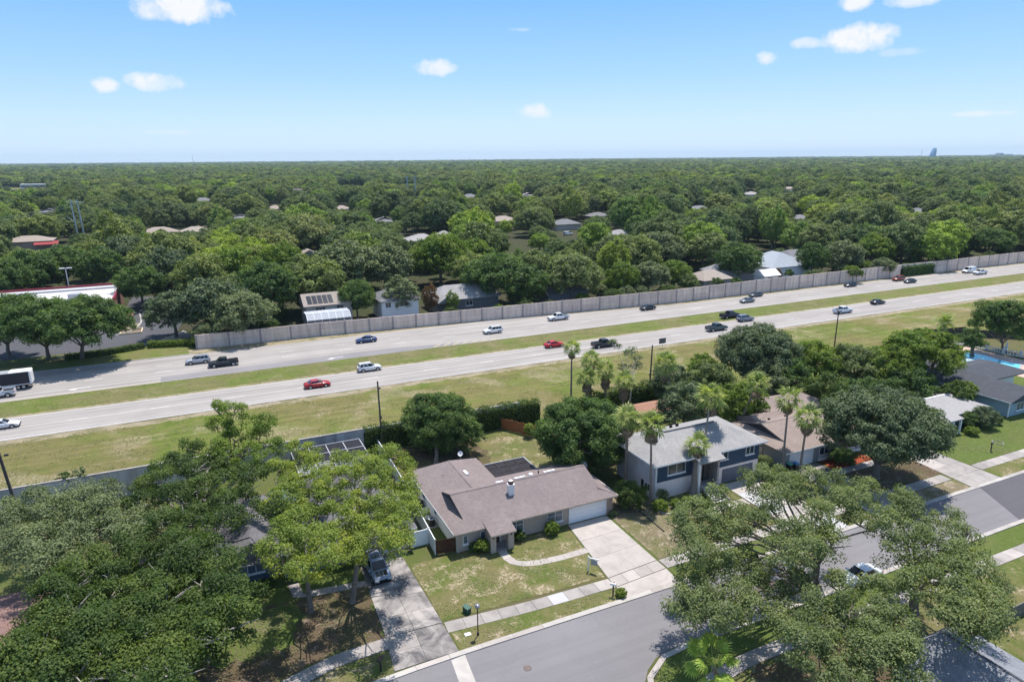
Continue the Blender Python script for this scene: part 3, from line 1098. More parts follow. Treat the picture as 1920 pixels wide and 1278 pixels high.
# recess shadow gaps on the facade
mainr = MB()
mainr.slab([(21.3, 61.05, 2.6), (41.8, 61.05, 2.6), (40.25, 62.65, 3.17), (40.25, 66.35, 4.5), (22.75, 66.35, 4.5), (22.95, 62.8, 3.22)], 0.16)
mainr.slab([(22.75, 66.35, 4.5), (40.25, 66.35, 4.5), (40.25, 70.1, 3.14), (41.8, 71.6, 2.6), (24, 71.6, 2.6), (22.9, 69.6, 3.32)], 0.16)
mainr.slab([(41.8, 61.05, 2.601), (41.8, 71.6, 2.601), (39.9, 69.9, 3.25), (39.9, 62.6, 3.25)], 0.15)
roof1 = obj('roof', mainr, S_BROWNX, H1)
wing = MB()
wing.slab([(21.28, 77.9, 2.602), (21.28, 61.05, 2.602), (22.98, 62.8, 3.15), (26, 66.0, 4.05), (26, 75.6, 4.12)], 0.15)
wing.slab([(30.6, 68.6, 2.602), (30.6, 77.9, 2.602), (26, 75.6, 4.12), (26, 66.0, 4.05)], 0.15)
wing.slab([(30.6, 77.9, 2.602), (21.28, 77.9, 2.602), (26, 75.6, 4.12)], 0.15)
obj('roof', wing, S_BROWNY, H1)
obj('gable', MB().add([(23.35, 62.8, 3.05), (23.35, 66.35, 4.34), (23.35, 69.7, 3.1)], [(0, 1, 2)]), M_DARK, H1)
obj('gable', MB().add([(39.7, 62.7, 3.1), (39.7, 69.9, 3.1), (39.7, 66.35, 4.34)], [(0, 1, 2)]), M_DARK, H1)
sl = MB()
for i in range(5):
    z = 3.25 + i * 0.2
    h = (4.34 - z) / 0.363 * 0.9
    sl.box(23.28, 23.34, 66.35 - h, 66.35 + h * 0.9, z, z + 0.07)
obj('gable_louvre', sl, plain('louvre_grey', (0.16, 0.16, 0.17)), H1)
ridge_caps(H1, (22.75, 66.35, 4.5), (40.25, 66.35, 4.5), S_BROWNX)
ridge_caps(H1, (26, 67.5, 4.08), (26, 75.6, 4.12), S_BROWNY)
porch = MB().slab([(24.85, 59.55, 2.34), (27.85, 59.55, 2.34), (27.85, 61.9, 2.93), (24.85, 61.9, 2.93)], 0.14)
pr = obj('porch_roof', porch, S_BROWNX, H1)
fascia(H1, [(21.3, 61.02), (24.83, 61.02)], M_TAN, 2.58)
fascia(H1, [(27.87, 61.02), (41.8, 61.02)], M_TAN, 2.58)
fascia(H1, [(24.85, 59.52), (27.85, 59.52)], M_TAN, 2.32)
fascia(H1, [(21.26, 61.1), (21.26, 77.85)], M_WHITEW, 2.58, 0.14)
fascia(H1, [(41.84, 61.1), (41.84, 71.5)], M_WHITE, 2.58, 0.14)
# porch piers, recessed entry
for x0, x1 in ((25.0, 25.62), (27.05, 27.72)):
    obj('porch_pier', MB().box(x0, x1, 59.9, 60.5, 0, 2.2), M_TAN, H1)
obj('porch_side_wall', MB().box(25.0, 25.3, 60.5, 61.7, 0, 2.35), M_TAN, H1)
obj('porch_floor', MB().box(25.3, 27.7, 59.95, 61.7, 0, 0.07), M_CONC_G, H1)
door = obj('front_door', MB().box(25.75, 26.75, 61.62, 61.69, 0.08, 2.12), plain('dark_red_brown_door', (0.05, 0.018, 0.014), 0.5, 0.4), H1)
obj('door_handle', MB().box(26.62, 26.68, 61.55, 61.62, 1.0, 1.12), M_METAL, door)
obj('door_frame', MB().box(25.62, 25.74, 61.6, 61.7, 0.08, 2.2).box(26.76, 26.88, 61.6, 61.7, 0.08, 2.2), M_WHITE, H1)
window(H1, 22.5, 23.05, 0.85, 1.85, 61.7, 0)
window(H1, 24.5, 25.05, 0.85, 1.85, 61.7, 0)
window(H1, 27.95, 29.7, 0.75, 2.3, 61.7, 1, 1)
window(H1, 32.75, 34.7, 0.75, 2.3, 61.7, 1, 1)
garage_door(H1, 35.6, 40.5, 2.2, 61.67)
obj('door_trim', MB().box(35.5, 35.59, 61.6, 61.72, 0, 2.3).box(40.51, 40.6, 61.6, 61.72, 0, 2.3).box(35.5, 40.6, 61.6, 61.72, 2.21, 2.3), M_WHITE, H1)
for x in (25.3, 27.4):
    obj('porch_lamp', MB().box(x - .06, x + .06, 59.78, 59.9, 1.75, 2.0), M_BLACK, H1)
for y0, y1 in ((72.5, 73.6), (68.3, 69.2)):
    window(H1, y0, y1, 1.0, 2.0, 21.78, 0, 0, axis='x', sgn=-1, sill=False)
# ridge vents (white), skylight dome, flue pipes
for x0, x1, y, z in ((28.6, 29.5, 66.75, 4.38), (31.0, 32.4, 66.8, 4.36), (34.9, 36.4, 66.8, 4.36)):
    obj('ridge_vent', MB().box(x0, x1, y - 0.14, y + 0.14, z, z + 0.16), M_WHITE, H1)
obj('roof_vent', MB().box(26.6, 26.95, 71.2, 72.3, 3.75, 4.05), M_WHITE, H1)
obj('roof_vent', MB().lathe(33.4, 67.3, [(0.28, 4.0), (0.3, 4.3), (0.22, 4.42), (0.05, 4.46)], 14), M_WHITE, H1)
obj('flue_pipe', MB().cyl(34.4, 67.2, 4.0, 4.6, 0.07), M_DARK, H1)
obj('flue_pipe', MB().cyl(24.3, 73.0, 3.2, 3.75, 0.05), M_METAL, H1)
ch = obj('chimney', MB().box(29.22, 29.88, 64.36, 64.94, 3.6, 5.0), M_WHITE, H1)
obj('chimney_rim', MB().box(29.16, 29.94, 64.30, 65.0, 5.001, 5.08), M_WHITEW, ch)
obj('chimney_cap', MB().box(29.32, 29.78, 64.42, 64.88, 5.085, 5.42), plain('rusty_metal', (0.13, 0.05, 0.04), 0.7, 0.3, 0.3), ch)
obj('cap_lid', MB().lathe(29.55, 64.65, [(0.06, 5.42), (0.26, 5.45), (0.24, 5.52), (0.05, 5.56)], 12), M_WHITEW, ch)
# dark screened patio roof at the back
scr = thing('screened_patio', 'black screened patio enclosure behind the brown roofed house', 'patio enclosure')
obj('screen_roof', MB().slab([(30.6, 71.0, 2.72), (36.3, 71.0, 2.72), (36.1, 75.2, 2.62), (30.6, 75.2, 2.62)], 0.03), plain('black_screen', (0.028, 0.025, 0.030), 0.85, 0.15, 0.25, 1.5), scr)
for y in (72.4, 73.8):
    obj('roof_beam', MB().box(30.6, 36.2, y - .03, y + .03, 2.66, 2.73), plain('bronze_frame', (0.06, 0.05, 0.05)), scr)
for x in (32.0, 33.4, 34.8):
    obj('roof_beam', MB().box(x - .03, x + .03, 71.0, 75.2, 2.66, 2.74), MATS['bronze_frame'], scr)
obj('edge_beam', MB().box(36.2, 36.34, 71.0, 75.25, 2.5, 2.74).box(30.6, 36.2, 75.2, 75.32, 2.5, 2.72), M_METAL, scr)
for x, y in ((36.25, 75.2), (36.25, 72.9), (33.4, 75.2), (30.7, 75.2)):
    obj('post', MB().box(x - .05, x + .05, y - .05, y + .05, 0, 2.6), MATS['bronze_frame'], scr)
obj('screen_wall', MB().box(30.7, 36.2, 75.23, 75.25, 0.05, 2.5).box(36.24, 36.26, 71.6, 75.2, 0.05, 2.5), screenmat('dark_mesh', (0.03, 0.03, 0.03), 0.7), scr)
dish('satellite_dish', 'white satellite dish standing on back edge of the brown roof', 28.2, 77.4, 3.9, 0.34, (-0.2, -1, 0.6), M_WHITE, 2.7)
dish('satellite_dish', 'grey satellite dish beside the garage end of the brown roof', 41.3, 68.0, 3.55, 0.5, (0.3, -1, 0.7), M_METAL, 2.6)


def bag(name, label, cat, mb, mat, loc=(0, 0, 0), group=None):
    return tag(obj(name, mb, mat, None, loc=loc), label, cat, group)


# air conditioner, clutter by the side wall
ac = thing('air_conditioner', 'dark air conditioner on a pale pad beside the white side wall', 'air conditioner', (21.1, 68.2, 0))
obj('pad', MB().box(-.6, .6, -.6, .6, 0, .1), M_CONC, ac)
obj('casing', MB().cyl(0, 0, .1, .95, .42, 20), M_BLACK, ac)
obj('grille', MB().lathe(0, 0, [(.42, .951), (.40, 1.0), (.18, 1.02), (.16, 1.0)], 20), M_METAL, ac)
obj('fan_guard', MB().cyl(0, 0, 1.0, 1.03, .15, 14), M_DARK, ac)
g_ = 'odds and ends stored along the side wall'
bag('storage_tub', 'pale storage tub leaning against the white side wall', 'tub', MB().prism([(-.3, -.25), (.3, -.25), (.34, .28), (-.34, .28)], 0, .55).box(-.37, .37, -.3, .33, .551, .6), M_WHITEW, (21.3, 71.4, 0), g_)
bag('dark_grill_cover', 'black covered grill near the tub on the side wall', 'grill', MB().prism([(-.3, -.3), (.3, -.3), (.3, .3), (-.3, .3)], 0, .7).lathe(0, 0, [(.38, .701), (.36, .9), (.2, 1.0), (.03, 1.03)], 10), M_BLACK, (21.25, 72.8, 0), g_)
bag('stacked_bag', 'grey sacks heaped by the wall near the air conditioner', 'sack', MB().lathe(0, 0, [(.4, 0), (.45, .2), (.34, .4), (.1, .5)], 9), M_METAL, (21.2, 69.9, 0), g_)

# white vinyl fence, brown gate
def fence(name, label, pts, h, pitch, mat_panel, mat_post, boards=0, cap=True, cat='fence', pw=0.13):
    t = thing(name, label, cat)
    for a, b in zip(pts[:-1], pts[1:]):
        a, b = Vector(a), Vector(b)
        L = (b - a).length
        n = max(1, int(round(L / pitch)))
        d = (b - a).normalized()
        for k in range(n):
            p, q = a + d * (L * k / n + pw / 2), a + d * (L * (k + 1) / n - pw / 2)
            if boards:
                m = max(1, int((q - p).length / boards))
                for j in range(m):
                    u, v = p + (q - p) * (j / m), p + (q - p) * ((j + 0.93) / m)
                    obj('board', MB().obox(u, v, 0.03, 0.06, h - 0.05 + rng.uniform(-.02, .02)), mat_panel, t)
                for e_ in (.78, .2):
                    obj('rail', MB().obox(p, q, 0.075, h * e_, h * (e_ + .06)), mat_panel, t)
            else:
                obj('panel', MB().obox(p, q, 0.045, 0.05, h - 0.1), mat_panel, t)
                for e_ in (h - .099, .04):
                    obj('rail', MB().obox(p, q, 0.09, e_, e_ + .099), mat_post, t)
            obj('post', MB().obox(a + d * (L * k / n - pw / 2), a + d * (L * k / n + pw / 2), pw, 0, h + .06), mat_post, t)
        obj('post', MB().obox(b - d * pw / 2, b + d * pw / 2, pw, 0, h + .06), mat_post, t)
    return t


fence('vinyl_fence', 'long white vinyl fence between the brown roofed house and its left neighbour', [(20.7, 91.5), (20.55, 80), (19.55, 62.35)], 1.85, 2.4, M_VINYL, M_VINYL)
fence('vinyl_fence', 'short white vinyl fence closing the gap beside the left neighbour garage', [(17.75, 64.75), (19.45, 64.75)], 1.85, 2.0, M_VINYL, M_VINYL)
fence('wooden_gate', 'dark brown board gate between white fence and tan house corner', [(19.65, 62.25), (21.8, 62.05)], 1.75, 2.4, M_WOODGATE, M_WOODGATE, 0.14, cat='gate')
fence('cedar_fence', 'orange cedar fence glimpsed at the back beside the round dark tree', [(40.2, 91.4), (43.4, 86.0)], 1.9, 2.4, M_ORANGEW, M_ORANGEW, 0.15)
fence('rail_fence', 'grey wooden rail fence beside the grass at lower right', [(57.5, 29.0), (63.2, 29.5), (90, 30.0)], 1.35, 2.9, M_GREYW, M_GREYW, 0, cat='fence', pw=0.18)

# ------------------------------------------------------------------ blue split-level house
M_BLUEW = plain('navy_siding', (0.042, 0.070, 0.118), 0.75, 0.25, 0.1)
M_PINKW = plain('pale_pink_stucco', (0.80, 0.69, 0.66), 0.92, 0.15, 0.07)
M_LILAC = plain('lilac_grey_stucco', (0.58, 0.54, 0.55), 0.92, 0.15, 0.10, 0.8)
H2 = thing('split_level_house', 'two storey navy and pale pink house with grey hip roof and front steps', 'house')
obj('wall', MB().box(47.9, 64.4, 62.0, 70.3, 0, 2.3), M_PINKW, H2)
obj('upper_wall', MB().box(47.88, 64.42, 61.96, 70.32, 2.31, 4.95), M_BLUEW, H2)
obj('side_wall', MB().box(47.80, 47.875, 61.96, 70.3, 0, 4.95), M_LILAC, H2)
obj('corner_post', MB().box(47.78, 47.98, 61.88, 61.955, 0, 4.95), M_WHITE, H2)
mb, pl = hip_roof(47.1, 65.1, 61.25, 71.1, 5.0, 1.75, 'x', 4.3, 4.6)
obj('roof', mb, S_GREYX, H2)
obj('ridge_vent', MB().box(51.9, 60.2, 66.05, 66.3, 6.78, 6.86), plain('dark_ridge_vent', (0.14, 0.14, 0.15)), H2)
fascia(H2, [(47.08, 61.2), (65.1, 61.2)], M_WHITE, 4.98, 0.2)
fascia(H2, [(47.05, 61.25), (47.05, 71.1)], M_WHITE, 4.98, 0.2)
for x, y in ((53.0, 68.2), (55.2, 68.8), (56.3, 68.9)):
    obj('roof_vent', MB().box(x - .16, x + .16, y - .14, y + .14, 5.7, 6.15), M_DARK, H2)
window(H2, 49.6, 52.3, 3.05, 4.5, 61.96, 1, 0, glass=M_GLASS)
window(H2, 57.6, 59.1, 3.4, 4.6, 61.96, 1, 0, glass=M_GLASS)
window(H2, 62.1, 63.5, 3.3, 4.5, 61.96, 1, 0, glass=M_GLASS)
window(H2, 62.95, 64.0, 0.7, 1.7, 47.80, 1, 0, glass=M_GLASS, axis='x')
obj('shutter', MB().box(47.74, 47.79, 64.3, 64.75, 0.75, 1.75), M_BLACK, H2)
garage_door(H2, 58.4, 63.5, 1.95, 61.97, plain('dusky_blue_door', (0.13, 0.14, 0.17), 0.6, 0.3))
# porch
pmb = MB().slab([(53.1, 60.0, 4.62), (57.0, 60.0, 4.62), (57.0, 62.4, 5.42), (55.0, 62.9, 5.62), (53.1, 62.4, 5.42)], 0.15)
obj('porch_roof', pmb, S_GREYX, H2)
M_STONE = plain('grey_stacked_stone', (0.24, 0.225, 0.215), 0.95, 0.15, 0.4, 4)
for row in range(11):
    for k_, y in enumerate((60.45, 60.95, 61.45)):
        z = 0.6 + row * 0.36
        sh_ = 0.2 * (row % 2)
        obj('stone', MB().box(56.1, 56.42 + rng.uniform(-.02, .03), y + sh_ * .5, y + .46 + sh_ * .5, z + .012, z + .34), M_STONE, H2)
obj('porch_pier', MB().box(56.12, 56.4, 60.4, 61.95, 0, 4.55), M_WALLPOST, H2)
obj('porch_pier', MB().box(53.2, 53.5, 60.4, 60.75, 0, 4.6), M_WHITEW, H2)
obj('landing', MB().box(53.5, 56.1, 60.3, 61.95, 0, 1.15), M_CONC_G, H2)
obj('entry_shade_panel', MB().box(53.9, 56.1, 61.9, 61.955, 1.16, 4.4), plain('shaded_entry_wall', (0.10, 0.09, 0.09)), H2)  # thin flat panel, the shade of the entry painted as dark colour
obj('front_door', MB().box(54.2, 55.2, 61.84, 61.9, 1.17, 3.4), M_DARK, H2)
for k in range(7):
    z = 1.15 - k * 0.15
    y = 60.3 - (k + 1) * 0.34
    obj('step', MB().box(53.75, 55.75, y, y + 0.36, max(0, z - 0.10), z), M_CONC_NEW, H2)
    obj('riser', MB().box(53.8, 55.7, y + 0.1, y + 0.35, 0, max(0.01, z - 0.101)), M_DARK, H2)  # near-black colour stands in for the shade below each tread
for x in (53.62, 55.88):
    obj('stair_wall', MB().slab([(x - .1, 57.7, 0.35), (x + .1, 57.7, 0.35), (x + .1, 60.3, 1.55), (x - .1, 60.3, 1.55)], 0.35), M_CONC_G, H2)

# ------------------------------------------------------------------ grey house with tan roof
M_GREYW2 = plain('grey_stucco', (0.29, 0.295, 0.31), 0.92, 0.15, 0.08)
H3 = thing('grey_stucco_house', 'grey stucco house with tan roof, red mulch bed and garage beside two palms', 'house')
obj('wall', MB().box(68.6, 83.5, 61.4, 72.0, 0, 2.5).box(76.5, 88, 72.01, 77.0, 0, 2.5), M_GREYW2, H3)
obj('plinth', MB().box(75.0, 83.4, 61.3, 61.39, 0, 0.5), M_WHITEW, H3)
r3 = MB()
r3.slab([(68.1, 60.8, 2.7), (84.0, 60.8, 2.7), (82.0, 67.0, 4.5), (69.6, 67.0, 4.5), (69.9, 63.0, 3.34)], 0.16)
r3.slab([(69.6, 67.0, 4.5), (82.0, 67.0, 4.5), (84.0, 73.0, 2.7), (68.8, 73.0, 2.7), (69.9, 70.2, 3.55)], 0.16)
r3.slab([(68.05, 73.0, 2.7), (68.05, 60.8, 2.7), (70.6, 63.3, 3.42), (70.6, 70.4, 3.42)], 0.15)
r3.slab([(84.0, 60.81, 2.7), (84.0, 73.0, 2.7), (82.0, 67.0, 4.5)], 0.15)
obj('roof', r3, S_TANX, H3)
mb, _ = hip_roof(75.8, 88.5, 71.6, 78, 3.1, 1.3, 'x')
obj('roof', mb, S_TANX, H3)
mb, _ = hip_roof(70.5, 80.5, 66.6, 73.4, 3.2, 1.25, 'x', 0.01, 0.01)
obj('roof', mb, S_TANX, H3)
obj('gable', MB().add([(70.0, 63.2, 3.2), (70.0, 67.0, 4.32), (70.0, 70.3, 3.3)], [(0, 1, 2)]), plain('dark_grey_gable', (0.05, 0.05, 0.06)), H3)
ridge_caps(H3, (69.6, 67.0, 4.5), (82.0, 67.0, 4.5), S_TANX)
fascia(H3, [(68.1, 60.76), (84.0, 60.76)], M_WHITE, 2.68, 0.16)
for x, y in ((72.5, 68.4), (75.6, 68.3)):
    obj('roof_vent', MB().box(x - .15, x + .15, y - .12, y + .12, 3.9, 4.3), M_DARK, H3)
garage_door(H3, 69.5, 73.9, 2.15, 61.37)
window(H3, 75.1, 77.0, 0.85, 2.0, 61.4, 1, 0, glass=M_GLASS)
window(H3, 79.6, 82.2, 0.85, 2.0, 61.4, 2, 0, glass=M_GLASS)
window(H3, 66.0 + 3.5, 66.0 + 4.6, 1.1, 1.9, 68.6, 0, 0, glass=M_GLASS, axis='x', sill=False)
obj('utility_box', MB().box(68.45, 68.59, 65.3, 65.9, 0.9, 1.8), M_METAL, H3)
for i, (c, lab, x, y) in enumerate((((0.10, 0.42, 0.34), 'teal lidded wheelie bin at grey garage corner beside palm', 69.15, 60.95), ((0.05, 0.24, 0.55), 'blue lidded wheelie bin nearest the palm trunk at grey garage', 70.0, 60.7))):
    b = thing('wheelie_bin', lab, 'bin', (x, y, 0), 0.1, 'wheelie bins at the grey house')
    obj('bin_body', MB().prism([(-.27, -.3), (.27, -.3), (.3, .3), (-.3, .3)], 0.06, .95), M_BLACK, b)
    obj('lid', MB().slab([(-.33, -.38, 1.0), (.33, -.38, 1.0), (.33, .36, 1.1), (-.33, .36, 1.1)], .05), plain('bin_lid_%s' % ('teal', 'blue')[i], c, .5, .4), b)
    for sx in (-1, 1):
        obj('wheel', MB().tube([(sx * .24, .3, .1), (sx * .30, .3, .1)], .1, 10), M_RUBBER, b)

# ------------------------------------------------------------------ houses at the right
M_SKYW = plain('sky_blue_stucco', (0.30, 0.40, 0.47), 0.9, 0.15, 0.05)
H4 = thing('low_blue_house', 'low pale blue house with flat looking grey roof behind the big oak', 'house')
obj('wall', MB().box(97.5, 109.9, 60.8, 68.0, 0, 2.45).box(97.0, 101.6, 60.2, 61.5, 0, 2.2), M_SKYW, H4)
mb, _ = hip_roof(96.0, 110.7, 60.1, 69.2, 2.6, 1.15, 'x', 3.0, 3.2)
obj('roof', mb, S_FLATX, H4)
obj('porch_roof', MB().slab([(96.5, 58.9, 2.45), (102.4, 58.9, 2.45), (102.4, 61.0, 2.95), (96.5, 61.0, 2.95)], .14), S_FLATX, H4)
obj('ridge_vent', MB().box(99.5, 107.0, 64.65, 64.95, 3.73, 3.83), M_WHITEW, H4)
for x in (99.0, 100.2, 102.0):
    obj('column', MB().box(x - .13, x + .13, 59.0, 59.26, 0, 2.3), M_WHITE, H4)
window(H4, 99.0, 100.0, 0.1, 2.1, 60.2, 0, 0, glass=M_GLASS)
window(H4, 105.6, 107.4, 0.9, 1.9, 60.8, 1, 0)
H5 = thing('charcoal_roof_house', 'sky blue house with charcoal roof standing beside the swimming pool', 'house')
obj('wall', MB().box(115.4, 124.5, 60.0, 74.0, 0, 2.6).box(115.4, 134, 74.01, 79.0, 0, 2.6), M_SKYW, H5)
mb, _ = hip_roof(114.7, 125.3, 59.3, 80, 2.75, 1.6, 'y', 0.01, 3.0)
obj('roof', mb, shingle('charcoal_shingles_side', (0.085, 0.090, 0.105), (0.065, 0.068, 0.082), (0.8, 0.8, 0.8), 'y'), H5)
mb, _ = hip_roof(118, 134.5, 67.5, 76.5, 2.9, 1.3, 'x', 4.0, 4.0)
obj('roof', mb, S_CHARX, H5)
obj('corner_board', MB().box(115.3, 115.5, 59.85, 59.99, 0, 2.5), M_WHITE, H5)
obj('inner_wall', MB().box(124.51, 131.5, 68.4, 69.0, 0, 2.7), M_WHITE, H5)
window(H5, 117.5, 119.5, 0.8, 2.1, 60.0, 1, 0)
fascia(H5, [(114.68, 59.3), (114.68, 80)], M_WHITE, 2.72, .15)
pool = thing('swimming_pool', 'turquoise swimming pool in pink deck behind the charcoal roof', 'pool')
k = NT('pool_water', 0.05, 0.5)
k.col(k.mix(k.noise(k.pos(), 0.8, 4), (0.10, 0.46, 0.56), (0.20, 0.60, 0.68)))
obj('water', MB().prism([(141.8, 86.9), (147.2, 87.2), (147.9, 83.2), (147.2, 80.5), (147.6, 76.0), (143.0, 74.0), (141.6, 78)], 0.0, 0.10), k.m, pool)
obj('deck', MB().prism([(139.5, 88.6), (151.5, 89.4), (151.5, 72.0), (139.5, 71.0)], 0, 0.05), plain('pink_pool_deck', (0.50, 0.36, 0.31), .85, .2, .1), pool)
obj('coping', MB().prism([(141.3, 87.3), (147.6, 87.6), (148.3, 83.2), (147.6, 80.5), (148.0, 75.8), (142.9, 73.6), (141.2, 78)], 0.05, 0.085), M_CONC, pool)
bal = thing('balustrade', 'pale balustrade wall curving round the pool deck', 'balustrade')
bp = [(150.6, 93.5), (152.6, 90.5), (152.9, 86.0), (152.9, 82.5), (153.6, 79.5), (155.5, 76.8)]
for a, b in zip(bp[:-1], bp[1:]):
    a, b = Vector(a), Vector(b)
    obj('rail', MB().obox(a, b, .3, .85, 1.0).obox(a, b, .3, 0, .12), M_WHITEW, bal)
    n = int((b - a).length / .45)
    for j in range(n):
        p = a + (b - a) * ((j + .5) / n)
        obj('baluster', MB().lathe(p.x, p.y, [(.08, .12), (.12, .35), (.06, .6), (.1, .85)], 6), M_WHITEW, bal)
    obj('post', MB().box(a.x - .2, a.x + .2, a.y - .2, a.y + .2, 0, 1.15).lathe(a.x, a.y, [(.12, 1.151), (.18, 1.3), (.1, 1.45), (.02, 1.5)], 8), M_WHITEW, bal)
p = at(1886, 657)
bag('garden_statue', 'white garden statue on lawn beyond the balustrade', 'statue', MB().lathe(0, 0, [(.4, 0), (.38, .3), (.22, .35), (.3, .9), (.2, 1.3), (.12, 1.5), (.17, 1.65), (.12, 1.85), (.02, 1.9)], 10), M_WHITE, (p.x, p.y, 0))
fence('dark_fence', 'dark board fence behind the pool garden', [(156, 97), (166, 90), (172, 84), (190, 80)], 1.8, 3.0, M_POLED, M_POLED, 0)
fence('dark_fence', 'dark board fence closing the side garden near the right dark tree', [(150, 99), (162, 96.5)], 1.8, 3.0, M_POLED, M_POLED, 0)

# ------------------------------------------------------------------ lower right roof
H6 = thing('near_grey_roof_house', 'large blue grey shingle roof with dark chimney at lower right', 'house')
obj('wall', MB().box(46.2, 54.2, 8, 28.6, 0, 2.5).box(54.21, 64, 8, 22.2, 0, 2.5), M_WHITEW, H6)
mb, _ = hip_roof(45.6, 54.8, 6, 29.3, 2.75, 1.75, 'y', 4.0, 1.6)
obj('roof', mb, S_BLUEX, H6)
mb, _ = hip_roof(50.5, 66, 6, 23.0, 2.74, 1.9, 'y', 4.0, 3.5)
obj('roof', mb, S_BLUEX, H6)
ridge_caps(H6, (50.2, 9, 4.5), (50.2, 27.7, 4.5), S_CHARX)
chimney(H6, 53.0, 27.3, 2.9, 4.25, 0.62, plain('dark_chimney_siding', (0.10, 0.105, 0.12)), M_BLACK)

# ------------------------------------------------------------------ left neighbour (under the trees)
M_NAVY2 = plain('slate_blue_siding', (0.085, 0.125, 0.175), 0.8, 0.2, 0.12, 1.0)
H0 = thing('slate_roof_house', 'slate blue house with dusky grey roof beneath the yellow green trees', 'house')
obj('wall', MB().box(-1.2, 4.4, 65.8, 78, 0, 2.5).box(4.41, 17.6, 65.0, 80, 0, 2.5), M_NAVY2, H0)
mb, _ = hip_roof(-2.0, 5.2, 65.1, 79.0, 2.72, 1.9, 'y', 0.01, 3.5)
obj('roof', mb, shingle('dusky_shingles_side', (0.165, 0.16, 0.175), (0.13, 0.125, 0.14), (0.6, 0.58, 0.55), 'y'), H0)
mb, _ = hip_roof(1.5, 18.2, 64.2, 75.0, 2.74, 2.1, 'x', 5.0, 5.0)
obj('roof', mb, S_DUSKX, H0)
mb, _ = hip_roof(8.0, 16.5, 70.0, 81.0, 2.76, 2.2, 'y', 3.0, 3.8)
obj('roof', mb, MATS['dusky_shingles_side'], H0)
fascia(H0, [(-2.0, 65.05), (5.2, 65.05)], M_CONC_G, 2.7, .18)
fascia(H0, [(5.2, 64.15), (18.2, 64.15)], M_WHITE, 2.7, .18)
garage_door(H0, 12.2, 16.9, 2.15, 64.97)
window(H0, 6.5, 8.3, 0.9, 2.0, 65.0, 1, 0)
window(H0, 1.0, 2.6, 0.9, 2.0, 65.8, 1, 0)
obj('skylight', MB().slab([(6.3, 67.4, 3.95), (7.7, 67.4, 3.95), (7.7, 68.4, 4.32), (6.3, 68.4, 4.32)], .1), M_GLASSB, H0)
cage = thing('pool_cage', 'screened pool cage with black and pale roof panels behind the left house', 'pool cage')
cx0, cx1, cy0, cy1 = 8.5, 17.8, 81.5, 90.0
fr = MB()
alum = plain('aluminium_frame', (0.42, 0.42, 0.44), .5, .4)
for i in range(5):
    x = cx0 + (cx1 - cx0) * i / 4
    obj('beam', MB().obox((x, cy0), (x, cy1), .1, 2.95, 3.05), alum, cage)
    for y in (cy0, cy1):
        obj('post', MB().box(x - .05, x + .05, y - .05, y + .05, 0, 2.95), alum, cage)
for j in range(4):
    y = cy0 + (cy1 - cy0) * j / 3
    obj('beam', MB().obox((cx0, y), (cx1, y), .1, 3.06, 3.14), alum, cage)
msh = screenmat('black_insect_mesh', (0.02, 0.02, 0.025), .82)
pale = plain('pale_panel', (0.20, 0.20, 0.22), .7, .3)
for i in range(4):
    for j in range(3):
        a, b = cx0 + (cx1 - cx0) * i / 4 + .06, cx0 + (cx1 - cx0) * (i + 1) / 4 - .06
        c, d = cy0 + (cy1 - cy0) * j / 3 + .06, cy0 + (cy1 - cy0) * (j + 1) / 3 - .06
        obj('roof_panel', MB().box(a, b, c, d, 3.0, 3.02), msh if j else pale, cage)
obj('screen_wall', MB().box(cx0, cx1, cy1 - .01, cy1 + .01, .05, 2.95).box(cx0 - .01, cx0 + .01, cy0, cy1, .05, 2.95), msh, cage)
H7 = thing('far_left_house', 'house at left edge with red brown roof partly under the trees', 'house')
obj('wall', MB().box(-29, -12.5, 53, 66, 0, 2.5), M_TAN, H7)
mb, _ = hip_roof(-30, -11.8, 51.5, 69, 2.75, 2.3, 'x', 6, 6)
obj('roof', mb, S_PINK, H7)
obj('roof_vent', MB().box(-20.9, -20.3, 62.0, 63.2, 3.8, 4.1), plain('pale_yellow_vent', (0.6, 0.5, 0.25)), H7)
shed = thing('garden_shed', 'small shed with orange brown roof behind the grey roofed navy house', 'shed')
obj('wall', MB().box(60.6, 66.0, 82.9, 86.4, 0, 1.9), M_WOODPOLE, shed)
mb, _ = hip_roof(60.2, 66.4, 82.4, 87.0, 2.0, .75, 'x', .01, .01)
obj('roof', mb, shingle('orange_brown_roofing', (0.36, 0.20, 0.145), (0.31, 0.17, 0.125), (0.7, 0.7, 0.7)), shed)
sm = thing('white_shed', 'white shed roof glimpsed between palms behind navy house', 'shed')
obj('wall', MB().box(48.5, 52.5, 73.5, 77.0, 0, 2.2), M_WHITEW, sm)
mb, _ = hip_roof(48.1, 52.9, 73.1, 77.4, 2.3, .5, 'x', .01, .01)
obj('roof', mb, M_WHITE, sm)

# ------------------------------------------------------------------ buildings beyond the noise wall
def bg_house(label, x0, x1, y0, y1, h, rise, wallm, roofm, axis='x', l0=None, l1=None, wins=(), name='house', group=None, ov=0.6):
    t = thing(name, label, 'house', group=group)
    obj('wall', MB().box(x0, x1, y0, y1, 0, h), wallm, t)
    mb, _ = hip_roof(x0 - ov, x1 + ov, y0 - ov, y1 + ov, h + .12, rise, axis, l0, l1)
    obj('roof', mb, roofm, t)
    if axis == 'x' and l0 is not None and l0 < .1:
        obj('gable', MB().add([(x0, y0, h), (x0, y1, h), (x0, (y0 + y1) / 2, h + rise * .9)], [(0, 1, 2)]), wallm, t)
    if axis == 'y' and l0 is not None and l0 < .1:
        obj('gable', MB().add([(x0, y0, h), (x1, y0, h), ((x0 + x1) / 2, y0, h + rise * .9)], [(0, 1, 2)]), wallm, t)
    for w in wins:
        window(t, *w, glass=M_GLASS)
    return t


